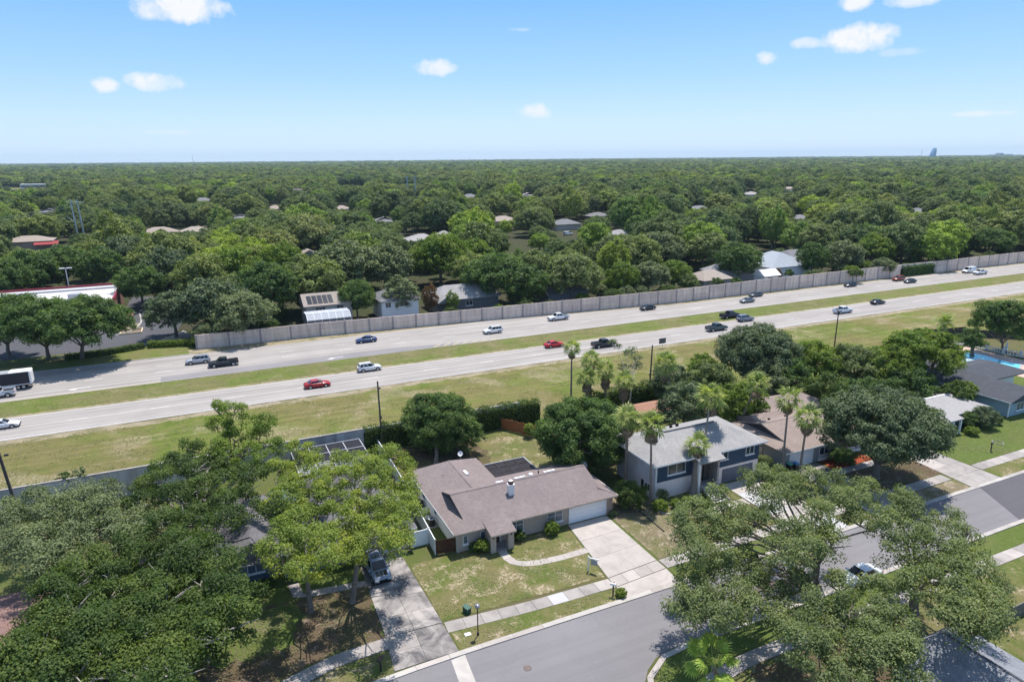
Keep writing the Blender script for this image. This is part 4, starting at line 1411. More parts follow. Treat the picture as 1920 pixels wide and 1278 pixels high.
M_CREAM = plain('cream_stucco', (0.46, 0.42, 0.38), .9, .15, .06)
M_BEIGER = shingle('beige_roofing', (0.36, 0.31, 0.27), (0.31, 0.265, 0.235), (0.8, 0.8, 0.8))
S_MIDGREY = shingle('mid_grey_shingles', (0.21, 0.21, 0.22), (0.17, 0.17, 0.18), (0.7, 0.7, 0.7))
sol = bg_house('cream two storey house with five solar panels behind the noise wall', 23.6, 35.2, 175.0, 183.0, 5.1, 2.5, M_CREAM, M_BEIGER, 'x', .01, 3.0,
               [(26.0, 28.4, 3.3, 4.7, 175.0, 2), (31.2, 33.1, 3.3, 4.8, 175.0, 1, 1)])
M_PV = glassmat('solar_glass', (0.006, 0.008, 0.016), .12)
for i in range(5):
    x = 24.2 + i * 1.32
    z = lambda y: 5.22 + (y - 174.4) * 2.5 / 4.6 + .08
    obj('solar_panel', MB().slab([(x, 175.1, z(175.1)), (x + 1.12, 175.1, z(175.1)), (x + 1.12, 178.0, z(178.0)), (x, 178.0, z(178.0))], .05), M_PV, sol)
pc = thing('pool_cage', 'white framed screened pool cage in front of the solar panel house', 'pool cage')
whitef = M_WHITE
prof = [(166.6, 3.4), (168.2, 4.6), (171.6, 4.6), (174.3, 3.6)]
for i in range(7):
    x = 22.6 + i * 1.75
    obj('beam', MB().tube([(x, prof[0][0], 0)] + [(x, y, z) for y, z in prof], .06, 5), whitef, pc)
for y, z in prof:
    obj('beam', MB().tube([(22.6, y, z), (33.1, y, z)], .06, 5), whitef, pc)
grey_mesh = screenmat('grey_insect_mesh', (0.16, 0.17, 0.20), .62)
pale_mesh = screenmat('pale_roof_mesh', (0.50, 0.52, 0.56), .75)
obj('screen_wall', MB().add([(22.6, 166.6, 0), (33.1, 166.6, 0), (33.1, 166.6, 3.4), (22.6, 166.6, 3.4)], [(0, 1, 2, 3)]), grey_mesh, pc)
obj('roof_screen', MB().add([(22.6, 166.6, 3.4), (33.1, 166.6, 3.4), (33.1, 168.2, 4.6), (22.6, 168.2, 4.6), (33.1, 171.6, 4.6), (22.6, 171.6, 4.6)], [(0, 1, 2, 3), (3, 2, 4, 5)]), pale_mesh, pc)
for x in (22.6, 33.1):
    obj('end_screen', MB().add([(x, 166.6, 0), (x, 166.6, 3.4), (x, 168.2, 4.6), (x, 171.6, 4.6), (x, 174.3, 3.6), (x, 174.3, 0)], [(0, 1, 2, 3, 4, 5)]), grey_mesh, pc)
bg_house('white two storey house with grey roof half hidden behind the noise wall', 42.5, 52.5, 173, 183, 5.0, 2.2, M_WHITEW, S_MIDGREY, 'x', 3, 3,
         [(43.5, 45.0, 3.3, 4.6, 173.0, 1, 1), (47.5, 49.5, 3.3, 4.6, 173.0, 1)])
gh = bg_house('grey shingle roofed house with small front gable behind the noise wall', 58.0, 76, 173.5, 185, 3.6, 3.0, plain('dark_grey_siding', (0.13, 0.13, 0.14)), S_GREYX, 'x', 4.5, .01,
              [(66.2, 68.2, 1.6, 3.0, 173.5, 1)])
mb, _ = hip_roof(57.4, 62.4, 171.0, 178, 3.5, 1.5, 'y', .01, 1)
obj('roof', mb, S_GREYX, gh)
bg_house('dark grey roof glimpsed behind wall between two dense trees', 90, 103, 170, 180, 3.0, 2.6, plain('slate_siding', (0.16, 0.18, 0.21)), S_MIDGREY, 'x', .01, 3)
bg_house('low tan roofed house behind the wall right of the dark grey tree', 143.5, 154.5, 166.5, 176, 3.2, 2.4, M_GREYW2, M_BEIGER, 'x', 4, 4)
bg_house('grey roofed house directly beside the low tan roof beyond the wall', 155.5, 169, 171.5, 182, 3.8, 2.8, M_GREYW2, S_GREYX, 'x', 4, 4)
lg = bg_house('big pale blue grey hip roof beside the dark conifer beyond the wall', 176, 194, 171, 187, 4.2, 4.2, M_WHITEW, shingle('pale_blue_grey_roofing', (0.36, 0.39, 0.43), (0.31, 0.335, 0.37), (0.85, 0.85, 0.85)), 'y', 6.5, 7)
bg_house('darker grey roof just right of the big pale blue grey roof', 199, 211, 184, 195, 4.0, 2.6, M_GREYW2, S_MIDGREY, 'x', 4, 4)
bg_house('small white gabled outbuilding behind the wall and leafy tree', 164.5, 170.5, 162.5, 167, 3.6, 1.8, M_WHITE, M_WHITEW, 'x', .01, .01, [(166, 168, 1.9, 3.1, 162.5, 1)])
# further roofs among the trees: label, photo pixel of roof centre, roof height, length, depth, colours
M_PINKR = shingle('pink_beige_roofing', (0.34, 0.285, 0.25), (0.30, 0.25, 0.22), (0.8, 0.8, 0.8))
M_BLUEG = plain('blue_grey_gable', (0.22, 0.28, 0.38), .8, .2, .05)
for lab, px, py, z, ln, dp, wm, rm, ax, l0 in (
        ('beige gabled house with blue gable wall among trees left of centre', 576, 468, 6.5, 9, 10, M_BLUEG, M_BEIGER, 'y', .01),
        ('pale sandy hip roof left of a palm in the distant trees', 298, 427, 5.5, 18, 13, M_CREAM, M_PINKR, 'x', None),
        ('grey brown hip roof right of a palm in the distant trees', 366, 426, 5.5, 16, 12, M_CREAM, M_BEIGER, 'x', None),
        ('tan roof showing beyond the round green tree near centre', 942, 406, 5.5, 18, 14, M_CREAM, M_PINKR, 'x', None),
        ('dark grey roof beyond the round green tree near centre', 1058, 412, 5.5, 16, 12, M_CREAM, S_MIDGREY, 'x', None),
        ('pale grey roof in the trees above the dense green pair', 790, 440, 5.0, 15, 12, M_WHITEW, S_FLATX, 'x', None),
        ('small pale roof right of the pale grey roof among the trees', 832, 434, 5.0, 9, 8, M_WHITEW, S_FLATX, 'x', None),
        ('brownish roof low between dark trees left of centre', 640, 386, 5.5, 14, 12, M_CREAM, M_PINKR, 'x', None),
        ('light tan roof corner in the middle distance trees', 515, 386, 5.5, 14, 12, M_CREAM, M_PINKR, 'x', None),
        ('slate grey roof high among the trees right of centre', 1408, 360, 7.5, 14, 12, M_WHITEW, S_FLATX, 'x', None),
        ('pale bluish roof amid grey green trees at right centre', 1160, 432, 5.5, 12, 10, M_WHITEW, S_GREYX, 'x', None),
        ('wide grey roof beside a bright lawn in the far distance', 652, 340, 6.0, 46, 20, M_CREAM, S_MIDGREY, 'x', None),
        ('large white building with pale roof in the far distance', 762, 336, 9.0, 46, 26, M_WHITE, S_FLATX, 'x', None),
        ('pale roof right of the far white building', 800, 324, 8.0, 55, 26, M_CREAM, S_FLATX, 'x', None)):
    p = at(px, py, z)
    hh = z - 2.2
    ax0 = p.x - ln / 2
    bg_house(lab, ax0, ax0 + ln, p.y - dp / 2, p.y + dp / 2, hh, 2.6, wm, rm, ax, l0, None)


def flat_block(name, label, cat, x, y, w, d, h, mat, bands=3, group=None):
    t = thing(name, label, cat, (x, y, 0), group=group)
    obj('wall', MB().box(-w / 2, w / 2, -d / 2, d / 2, 0, h), mat, t)
    obj('parapet', MB().box(-w / 2 - .3, w / 2 + .3, -d / 2 - .3, -d / 2, h - .8, h + .5).box(-w / 2 - .3, -w / 2, -d / 2, d / 2, h - .8, h + .5).box(w / 2, w / 2 + .3, -d / 2, d / 2, h - .8, h + .5), M_WHITE, t)
    for b in range(bands):
        z = h * (b + .35) / bands
        obj('window_band', MB().box(-w / 2 + 1, w / 2 - 1, -d / 2 - .08, -d / 2 - .01, z, z + h / bands * .4), M_GLASSB, t)
    return t


p = at(30, 343, 6)
flat_block('warehouse', 'white flat roofed warehouse beside the left edge far away', 'building', p.x, p.y, 60, 40, 9, M_WHITE, 1)
p = at(76, 346, 6)
flat_block('warehouse', 'long low pale building right of the white warehouse at far left', 'building', p.x, p.y, 50, 30, 7, M_WHITEW, 1)
for i, (px, w, h) in enumerate(((1862, 90, 26), (1873, 60, 40), (1888, 110, 28))):
    d = ray(px, 296)
    kk = 4200 / d[1]
    flat_block('distant_building', ('left pale block of the far cluster on the right horizon', 'tallest narrow block of the far cluster on the right horizon', 'wide right block of the far cluster on the right horizon')[i],
               'building', d[0] * kk, 4200, w, 40, h + 6, plain('hazy_cream', (0.5, 0.45, 0.42)), 4, 'far buildings on the right horizon')
# blue glass tower with a curved top
d = ray(1748, 296)
kk = 3800 / d[1]
tw = thing('glass_tower', 'blue glass tower with curved sloping top on the horizon at right', 'tower', (d[0] * kk, 3800, 0))
tw.scale = (.68, .68, .80)
M_BLUET = glassmat('blue_tower_glass', (0.10, 0.24, 0.42), .25)
prof = [(-38, 0)] + [(-38 + 58 * math.sin(t * PI / 2 / 10) ** 1.6, 20 + 92 * math.sin(t * PI / 2 / 10)) for t in range(11)] + [(34, 100), (38, 78), (40, 0)]
vs = [(x, -18, z) for x, z in prof] + [(x, 18, z) for x, z in prof]
n = len(prof)
tm = MB().add(vs, [tuple(range(n)), tuple(range(2 * n - 1, n - 1, -1))] + [((i + 1) % n, i, n + i, n + (i + 1) % n) for i in range(n)])
obj('glass_facade', tm, M_BLUET, tw)
fm = MB()
for i in range(1, 9):
    fm.box(-36, 36, -18.6, -18.1, i * 9.5, i * 9.5 + .9)
obj('floor_band', fm, plain('tower_band', (0.24, 0.35, 0.48), .4, .5), tw)
obj('edge_fin', MB().tube([(x, -18.5, z) for x, z in prof[:-3]], 1.2, 5), M_METAL, tw)
d = ray(1727, 296)
kk = 3700 / d[1]
ms = thing('radio_mast', 'thin lattice mast standing left of the blue tower', 'mast', (d[0] * kk, 3700, 0))
mm = MB()
for k_ in range(3):
    a = 2 * PI * k_ / 3
    mm.tube([(2.5 * math.cos(a), 2.5 * math.sin(a), 0), (1.2 * math.cos(a), 1.2 * math.sin(a), 78)], .5, 4)
obj('lattice', mm, M_METAL, ms)
obj('platform', MB().cyl(0, 0, 60, 63, 3.2, 8).cyl(0, 0, 44, 46, 3, 8), M_WHITE, ms)


def lattice_pylon(name, label, cat, x, y, h, w, arms=2, group=None, mat=None):
    t = thing(name, label, cat, (x, y, 0), group=group)
    m = mat or M_METAL
    f = MB()
    for sx in (-1, 1):
        for sy in (-1, 1):
            f.tube([(sx * w, sy * w, 0), (sx * w * .25, sy * w * .25, h)], .13, 4)
    for i in range(8):
        z0, z1 = h * i / 8, h * (i + 1) / 8
        k0, k1 = w * (1 - .75 * i / 8), w * (1 - .75 * (i + 1) / 8)
        for sy in (-1, 1):
            f.tube([(-k0, sy * k0, z0), (k1, sy * k1, z1)], .06, 3)
            f.tube([(k0, sy * k0, z0), (-k1, sy * k1, z1)], .06, 3)
    obj('lattice', f, m, t)
    for i in range(arms):
        z = h * (1 - .1 * (i + .3))
        obj('cross_arm', MB().tube([(-w * 2.2, 0, z), (w * 2.2, 0, z)], .12, 4), m, t)
    return t


g_ = 'power line pylons at left'
pal_steel = plain('pale_blue_steel', (0.40, 0.46, 0.50), .5, .4)
a = at(161, 456)
pyls = []
for (px, top, py, lab) in ((161, 384, 456, 'right leaning tall steel power pole of the left pair in the trees'), (149, 388, 456, 'left tall steel power pole of the left pair in the trees')):
    b = at(px, py)
    hh = 22.5
    t = thing('power_pylon', lab, 'pylon', (b.x, b.y, 0), group=g_)
    obj('pole', MB().tube([(0, 0, 0), (-.8, 0, hh)], [.45, .22], 8), pal_steel, t)
    obj('cross_arm', MB().tube([(-3, 0, hh - 1.5), (2.2, 0, hh - 1.5)], .14, 5), pal_steel, t)
    obj('brace', MB().tube([(0, 0, hh * .45), (-3.6, -.5, hh * .62)], .12, 5), pal_steel, t)
    for q in (-3, -.4, 2.2):
        obj('insulator', MB().cyl(q, 0, hh - 2.6, hh - 1.6, .12, 6), M_BLACK, t)
    pyls.append(b)
b = at(765, 376)
g2 = 'power line pylons in the middle distance'
for dx, lab in ((0, 'left one of the two distant steel lattice pylons near centre'), (9, 'right one of the two distant steel lattice pylons near centre')):
    lattice_pylon('power_pylon', lab, 'pylon', b.x + dx * .9, b.y + 0, 24, 1.1, 2, g2, pal_steel)
d = ray(359, 312)
lattice_pylon('radio_mast', 'very thin pale mast rising above the distant forest at left', 'mast', 15.9, 1500, 52, .8, 0, None, M_WHITE)
for z_, dz in ((20.9, 0), (19.6, 1)):
    w_ = MB()
    A, B = Vector((pyls[0].x, pyls[0].y, z_)), Vector((pyls[0].x - 110, pyls[0].y - 40, z_ - 2))
    pts = [A.lerp(B, t / 12) - Vector((0, 0, 6 * (1 - (2 * t / 12 - 1) ** 2))) for t in range(13)]
    tag(obj('power_line', MB().tube(pts, .05, 3), M_METAL), ('upper' if not dz else 'lower') + ' sagging power line running left from the tall steel poles', 'cable', g_)

# shops at the left
M_BRICK = plain('terracotta_stucco', (0.26, 0.155, 0.12), .9, .15, .1)
M_REDT = plain('red_parapet', (0.25, 0.035, 0.055), .6, .3, .05)
shop = thing('shop_building', 'flat roofed shop with white roof and red parapet beside the car park', 'shop')
sx0, sx1, sy0, sy1, sh_ = -75, -21.2, 205.5, 232, 5.2
obj('wall', MB().box(sx0, sx1, sy0, sy1, 0, sh_ - .3), M_BRICK, shop)
obj('flat_roof', MB().box(sx0 + .3, sx1 - .3, sy0 + .3, sy1 - .3, sh_ - .299, sh_ - .1), plain('worn_white_roofing', (0.50, 0.48, 0.48), .8, .2, .15, .4), shop)
obj('parapet', MB().box(sx1 - .28, sx1 + .15, sy0 - .1, sy1 + .1, sh_ - .298, sh_ + .9).box(sx0, sx1 - .29, sy1 - .3, sy1 + .1, sh_ - .298, sh_ + .9).box(sx0, sx1 - .29, sy0 - .1, sy0 + .28, sh_ - .298, sh_ + .55), M_REDT, shop)
obj('back_ledge', MB().box(sx0, sx1 - .3, sy1 - 3.5, sy1 - .32, sh_ - .09, sh_ + .35), plain('pale_grey_ledge', (0.45, 0.44, 0.46)), shop)
for x in (-31, -44, -58):
    obj('rooftop_unit', MB().box(x - 1.6, x + 1.6, 214, 216.6, sh_ - .09, sh_ + 1.3), M_METAL, shop)
M_LOTT = M_LOT
sheet('parking_lot', [(-90, 171.5), (-12, 174.2), (-6.5, 184), (-5.2, 196), (-6.5, 236), (-19.8, 240), (-20.5, 204.5), (-90, 204.5)], M_LOTT, 0.024)
sheet('lot_entrance', [(-12, 174.2), (-3.6, 173.8), (-2.4, 176.8), (-5.0, 185)], M_CONC, 0.03)
lk = empty_struct('lot_kerb')
strip_slabs(lk, 'kerb_section', [(-30, 170.6), (-18, 172.0), (-11.8, 173.9), (-10.6, 176)], .4, 4, [M_KERB], 0, .14)
strip_slabs(lk, 'kerb_section', [(-20.0, 187), (-16.4, 190.8), (-15.0, 199), (-16.0, 212), (-19.5, 214)], .4, 4, [M_KERB], 0, .14)
enc = thing('refuse_enclosure', 'low pale edged enclosure with brown floor in the car park', 'enclosure')
obj('floor', MB().box(-18.9, -14.6, 187.2, 191.6, 0, .06), M_WOODPOLE, enc)
obj('edge_wall', MB().box(-19.2, -14.3, 186.9, 187.15, 0, .35).box(-14.55, -14.3, 187.16, 192, 0, .35).box(-19.2, -18.95, 187.16, 192, 0, .35).box(-18.94, -14.56, 191.7, 192, 0, .35), plain('pale_yellow_edge', (0.55, 0.45, 0.30)), enc)
sheet('rock_bed', [(-19.3, 192.4), (-15.6, 192.4), (-15.2, 199), (-19.6, 199)], M_SAND, .05, .2, .6, 71)
cart = thing('brown_container', 'dark brown bench like container beside the shop wall', 'container', (-18.4, 202.5, 0))
obj('box', MB().box(-1.4, 1.4, -1, 1, .2, 1.5), plain('dark_brown', (0.10, 0.045, 0.035)), cart)
obj('lid', MB().slab([(-1.5, -1.1, 1.52), (1.5, -1.1, 1.52), (1.5, 1.1, 2.1), (-1.5, 1.1, 2.1)], .1), plain('rust_brown', (0.2, 0.07, 0.05)), cart)
lamp = thing('car_park_lamp', 'tall pale twin headed lamp behind the white shop roof', 'lamp post', (-35.5, 238, 0))
obj('pole', MB().cyl(0, 0, 0, 10.6, .13, 8), M_WHITE, lamp)
for sx in (-1, 1):
    obj('lamp_head', MB().box(min(sx * .2, sx * 1.6), max(sx * .2, sx * 1.6), -.3, .3, 10.45, 10.7), M_WHITE, lamp)
p = at(60, 452, 4)
rest = bg_house('tan roofed roadside building with a red awning at far left', p.x - 11, p.x + 9, p.y - 7, p.y + 7, 4.4, 2.2, plain('pinkish_tan', (0.42, 0.33, 0.28)), M_PINKR, 'x', None, None)
obj('awning', MB().slab([(p.x + 2, p.y - 10, 3.0), (p.x + 12, p.y - 9.5, 3.0), (p.x + 12, p.y - 6.9, 4.3), (p.x + 2, p.y - 7.1, 4.3)], .2), plain('bright_red_awning', (0.30, 0.04, 0.045)), rest)
for px in (110, 122, 131):
    q = at(px, 458)


# ------------------------------------------------------------------ vehicles
def vehicle(name, label, cat, kind, colour, x, y, rz, group=None, rough=.28, roof_col=None, extra=None):
    t = thing(name, label, cat, (x, y, 0.04), rz, group)
    pm = paint('paint_%.3f_%.3f_%.3f' % colour, colour, rough)
    P = dict(
        sedan=dict(L=4.75, W=1.84, prof=[(-2.37, .35, .60), (-2.30, .30, .88), (-1.75, .26, 1.0), (-.9, .25, .96), (.7, .25, .95), (1.35, .26, .90), (2.0, .27, .78), (2.30, .30, .62), (2.37, .34, .50)],
                   cab=(-1.82, -1.05, .08, .98), H=1.44, belt=.95, wb=(-1.38, 1.42), wr=.33),
        suv=dict(L=4.75, W=1.92, prof=[(-2.37, .42, .75), (-2.30, .36, 1.05), (-1.4, .32, 1.08), (.9, .32, 1.06), (1.5, .33, 1.02), (2.1, .34, .92), (2.32, .36, .76), (2.37, .42, .58)],
                 cab=(-2.22, -1.95, .28, 1.12), H=1.72, belt=1.05, wb=(-1.42, 1.45), wr=.37),
        pickup=dict(L=5.8, W=2.0, prof=[(-2.9, .55, .95), (-2.86, .5, 1.12), (-1.0, .42, 1.14), (1.1, .42, 1.16), (1.7, .42, 1.13), (2.6, .42, 1.05), (2.85, .44, .88), (2.9, .5, .62)],
                    cab=(-.95, -.7, .62, 1.32), H=1.88, belt=1.15, wb=(-1.85, 1.85), wr=.41),
        van=dict(L=5.6, W=2.0, prof=[(-2.8, .45, .9), (-2.76, .4, 1.2), (-1.5, .36, 1.22), (1.2, .36, 1.2), (1.9, .36, 1.12), (2.5, .38, .98), (2.76, .42, .8), (2.8, .5, .6)],
                 cab=(-2.76, -2.7, .95, 1.75), H=2.15, belt=1.2, wb=(-1.75, 1.8), wr=.38))[kind]
    L, W = P['L'], P['W'] / 2
    vs, fs = [], []
    n = len(P['prof'])
    ln = 8
    for (xx, zb, zt) in P['prof']:
        e = abs(xx) / (L / 2)
        w = W * (1 - .16 * max(0, (e - .72) / .28) ** 2)
        ring = [(w * .90, zb), (w, zb + .16), (w * 1.0, zt * .62 + zb * .38), (w * .94, zt - .07), (w * .84, zt)]
        for a, z in ring:
            vs.append((xx, a, z))
        for a, z in reversed(ring):
            vs.append((xx, -a, z))
    m = 10
    for i in range(n - 1):
        for k in range(m):
            fs.append((i * m + k, (i + 1) * m + k, (i + 1) * m + (k + 1) % m, i * m + (k + 1) % m))
    fs.append(tuple(range(m - 1, -1, -1)))
    fs.append(tuple(range((n - 1) * m, n * m)))
    if kind == 'pickup':
        # dark slab laid on top of the deck between cab and tailgate
        body = MB().add(vs, fs)
        body.cur = 1
        body.box(-2.72, -1.05, -W * .74, W * .74, 1.135, 1.165)
        bo = obj('body', body.mesh('body', [pm, M_DARK]), pm, t, True)
        obj('bed_rail', MB().box(-2.78, -1.0, W * .76, W * .9, 1.14, 1.24).box(-2.78, -1.0, -W * .9, -W * .76, 1.14, 1.24).box(-2.86, -2.76, -W * .8, W * .8, .8, 1.22), pm, t)
    else:
        obj('body', MB().add(vs, fs), pm, t, True)
    # greenhouse
    x0, x1, x2, x3 = P['cab']
    H, bz = P['H'], P['belt']
    wb_, wt = W * .88, W * .72
    bot = [Vector((x0, -wb_, bz - .02)), Vector((x3, -wb_ * .96, bz - .02)), Vector((x3, wb_ * .96, bz - .02)), Vector((x0, wb_, bz - .02))]
    top = [Vector((x1, -wt, H - .05)), Vector((x2, -wt, H - .03)), Vector((x2, wt, H - .03)), Vector((x1, wt, H - .05))]
    cabm = MB().add(bot + top, [(0, 1, 5, 4), (1, 2, 6, 5), (2, 3, 7, 6), (3, 0, 4, 7)])
    rm = paint('paint_%.3f_%.3f_%.3f' % roof_col, roof_col, .3) if roof_col else pm
    cb = obj('cabin', cabm, pm, t)
    rf = [v * 1.0 for v in top]
    crown = [Vector((x1 + .12, -wt + .14, H)), Vector((x2 - .18, -wt + .14, H)), Vector((x2 - .18, wt - .14, H)), Vector((x1 + .12, wt - .14, H))]
    obj('roof', MB().add(rf + crown, [(0, 1, 5, 4), (1, 2, 6, 5), (2, 3, 7, 6), (3, 0, 4, 7), (4, 5, 6, 7)]), rm, t)

    def patch(a, b, c, d, u0, u1, v0, v1, off):
        """inset patch on the quad a,b (bottom) d,c (top)"""
        def q(u, v):
            return (a * (1 - u) + b * u) * (1 - v) + (d * (1 - u) + c * u) * v
        p4 = [q(u0, v0), q(u1, v0), q(u1, v1), q(u0, v1)]
        nn = (p4[1] - p4[0]).cross(p4[3] - p4[0]).normalized() * off
        return [p + nn for p in p4]
    if kind == 'van':
        spans = [(.70, .97)]
    elif kind == 'pickup':
        spans = [(.06, .46), (.50, .90)]
    elif kind == 'suv':
        spans = [(.07, .27), (.30, .57), (.60, .93)]
    else:
        spans = [(.16, .50), (.53, .88)]
    for sgn in (-1, 1):
        a, b, c, d = (bot[0], bot[1], top[1], top[0]) if sgn < 0 else (bot[2], bot[3], top[3], top[2])
        for u0, u1 in spans:
            if sgn > 0:
                u0, u1 = 1 - u1, 1 - u0
            obj('side_window', MB().poly(patch(a, b, c, d, u0, u1, .12, .88, .006)), M_CARGLASS, t)
    obj('windscreen', MB().poly(patch(bot[1], bot[2], top[2], top[1], .05, .95, .06, .94, .006)), M_CARGLASS, t)
    obj('rear_window', MB().poly(patch(bot[3], bot[0], top[0], top[3], .08, .92, .12 if kind != 'sedan' else .05, .88, .006)), M_CARGLASS, t)
    for xx in P['wb']:
        for sgn in (-1, 1):
            r = P['wr']
            y0, y1 = sgn * (W - .20), sgn * (W + .015)
            w = obj('wheel', MB().tube([(xx, y0, r), (xx, y0 + (y1 - y0) * .85, r), (xx, y1, r)], [r, r, r * .93], 18), M_RUBBER, t)
            obj('rim', MB().tube([(xx, y1 - sgn * .01, r), (xx, y1 + sgn * .012, r)], r * .62, 12), M_RIM, w)
            arch = MB()
            seg = 9
            pts = [(xx + (r + .06) * math.cos(PI * k / seg), sgn * (W + .004), r + (r + .06) * math.sin(PI * k / seg)) for k in range(seg + 1)]
            arch.add([(xx, sgn * (W + .004), r)] + pts, [(0, k + 1, k + 2) if sgn < 0 else (0, k + 2, k + 1) for k in range(seg)])
            obj('wheel_arch', arch, M_DARK, t)
    zl = P['prof'][-2][2]
    for sgn in (-1, 1):
        obj('headlight', MB().box(L / 2 - .22, L / 2 - .03, *sorted((sgn * W * .50, sgn * W * .82)), zl - .16, zl - .03), M_LAMP, t)
        zr = P['prof'][1][2]
        obj('taillight', MB().box(-L / 2 - .01, -L / 2 + .14, *sorted((sgn * W * .58, sgn * W * .86)), zr - .22, zr - .06), M_RED, t)
        obj('mirror', MB().box(x3 - .32, x3 - .16, *sorted((sgn * wb_, sgn * (W + .16))), bz - .02, bz + .13), pm, t)
    obj('grille', MB().box(L / 2 - .02, L / 2 + .012, -W * .45, W * .45, zl - .24, zl - .06), M_DARK, t)
    obj('bumper', MB().box(-L / 2 - .03, -L / 2 + .03, -W * .8, W * .8, .38, .55).box(L / 2 - .03, L / 2 + .03, -W * .8, W * .8, .34, .5), M_DARK if kind != 'pickup' else M_METAL, t)
    if kind == 'suv':
        for sgn in (-1, 1):
            obj('roof_rail', MB().box(x1 + .1, x2 - .15, *sorted((sgn * (wt - .1), sgn * (wt - .06))), H - .01, H + .04), M_BLACK, t)
    if extra == 'parked':
        obj('sunroof', MB().box(-1.1, -.1, -.46, .46, H + .004, H + .02), M_CARGLASS, t)
        dz = lambda xx: 1.065 - max(0, xx - 1.45) * .14
        for y0, y1 in ((-.62, -.22), (-.16, .16), (.22, .62)):
            obj('bonnet_decal', MB().slab([(1.25, y0, 1.062), (2.02, y0 * .9, .975), (2.02, y1 * .9, .975), (1.25, y1, 1.062)], .012), M_CARGLASS, t)
    return t


g_n = 'vehicles on the near carriageway'
g_f = 'vehicles on the far carriageway'
NEAR = [
    (3, 806, 'sedan', (.62, .63, .65), 'car', 'white_sedan', 'white car half cut off at the left edge of near carriageway'),
    (597, 728, 'sedan', (.36, .012, .018), 'car', 'red_sedan', 'dark red sedan nearest the left part of the near carriageway'),
    (695, 697, 'suv', (.66, .68, .70), 'car', 'white_suv', 'white hatchback SUV alone on the near carriageway above the wooden pole'),
    (1043, 652, 'sedan', (.45, .015, .022), 'car', 'red_sedan', 'bright red sedan partly behind the tallest thin palm'),
    (1136, 652, 'pickup', (.018, .018, .024), 'pickup', 'black_pickup', 'black pickup passing behind the sparse grey tree'),
    (1348, 621, 'pickup', (.055, .075, .085), 'pickup', 'grey_pickup', 'dark slate pickup nearest the round green tree on near carriageway'),
    (1373, 597, 'pickup', (.015, .012, .028), 'pickup', 'black_pickup', 'black pickup beside the median just left of a grey SUV'),
    (1402, 603, 'suv', (.20, .23, .29), 'car', 'grey_suv', 'blue grey SUV beside the black pickup on the near carriageway'),
    (1585, 588, 'pickup', (.62, .66, .74), 'pickup', 'white_pickup', 'white and blue pickup next to the highway pole'),
    (1651, 571, 'sedan', (.022, .025, .035), 'car', 'black_sedan', 'black sedan farthest right on the near carriageway'),
]
for px, py, kind, c, cat, nm, lab in NEAR:
    p = at(px, py)
    vehicle(nm, lab, cat, kind, c, p.x, p.y + .95, 0.0, g_n, roof_col=(.72, .74, .78) if 'blue pickup' in lab else None)
FAR = [
    (-8, 748, 'pickup', (.55, .57, .60), 'pickup', 'silver_pickup', 'silver pickup below the black box truck at left edge'),
    (372, 683, 'suv', (.38, .40, .43), 'car', 'silver_suv', 'silver SUV just behind the end of the noise wall'),
    (420, 688, 'pickup', (.022, .025, .03), 'pickup', 'black_pickup', 'black crew cab pickup beside the silver SUV'),
    (689, 643, 'sedan', (.018, .045, .15), 'car', 'blue_sedan', 'deep blue sedan on the far carriageway'),
    (927, 626, 'suv', (.72, .73, .75), 'car', 'white_suv', 'white SUV on the far carriageway near the chevron markings'),
    (1050, 601, 'pickup', (.72, .73, .75), 'pickup', 'white_pickup', 'white pickup close to the noise wall at centre'),
    (1218, 582, 'sedan', (.012, .013, .018), 'car', 'black_sedan', 'black sedan alone right of the white pickup far lanes'),
    (1405, 568, 'sedan', (.16, .18, .20), 'car', 'grey_sedan', 'grey sedan in front of the darker car on far lanes'),
    (1421, 557, 'sedan', (.06, .075, .085), 'car', 'grey_sedan', 'dark grey sedan nearest the wall behind the grey sedan'),
    (1599, 538, 'sedan', (.02, .022, .035), 'car', 'black_sedan', 'black sedan left of the rust red car on far lanes'),
    (1689, 527, 'suv', (.24, .045, .02), 'car', 'rust_suv', 'rust red hatchback on the far carriageway at right'),
    (1711, 531, 'sedan', (.03, .035, .05), 'car', 'black_sedan', 'black sedan just ahead of the rust red hatchback'),
    (1821, 512, 'van', (.74, .75, .76), 'van', 'white_van', 'white van on the far carriageway near right edge'),
    (1842, 515, 'pickup', (.72, .73, .75), 'pickup', 'white_pickup', 'white pickup directly behind the white van at right edge'),
]
for px, py, kind, c, cat, nm, lab in FAR:
    p = at(px, py)
    vehicle(nm, lab, cat, kind, c, p.x, p.y + .95, PI, g_f)
# box truck at the left edge
p = at(62, 728)
bt = thing('box_truck', 'truck with black sided white roofed cargo box at left edge', 'truck', (p.x - 4.0, p.y + 1.3, 0.03), PI, g_f)
obj('cargo_box', MB().box(-3.9, 3.6, -1.22, 1.22, 1.0, 3.3), plain('black_curtain', (0.018, 0.018, 0.028), .5, .4), bt)
obj('box_roof', MB().box(-3.95, -.6, -1.27, 1.27, 3.301, 3.42), M_WHITE, bt)
obj('front_roof', MB().box(-.59, 3.65, -1.25, 1.25, 3.301, 3.36), M_METAL, bt)
obj('corner_trim', MB().box(-3.98, -3.72, -1.28, 1.28, .95, 3.3).box(3.5, 3.68, -1.28, 1.28, .95, 3.3).box(-3.7, 3.48, -1.26, 1.26, .93, 1.06), M_WHITE, bt)
obj('rear_door', MB().box(-4.02, -3.981, -1.1, 1.1, 1.05, 3.2), M_WHITEW, bt)
obj('side_skirt', MB().box(-1.6, 2.2, -1.2, 1.2, .42, .92), M_WHITE, bt)
obj('chassis', MB().box(-3.8, 5.3, -.5, .5, .5, .9), M_BLACK, bt)
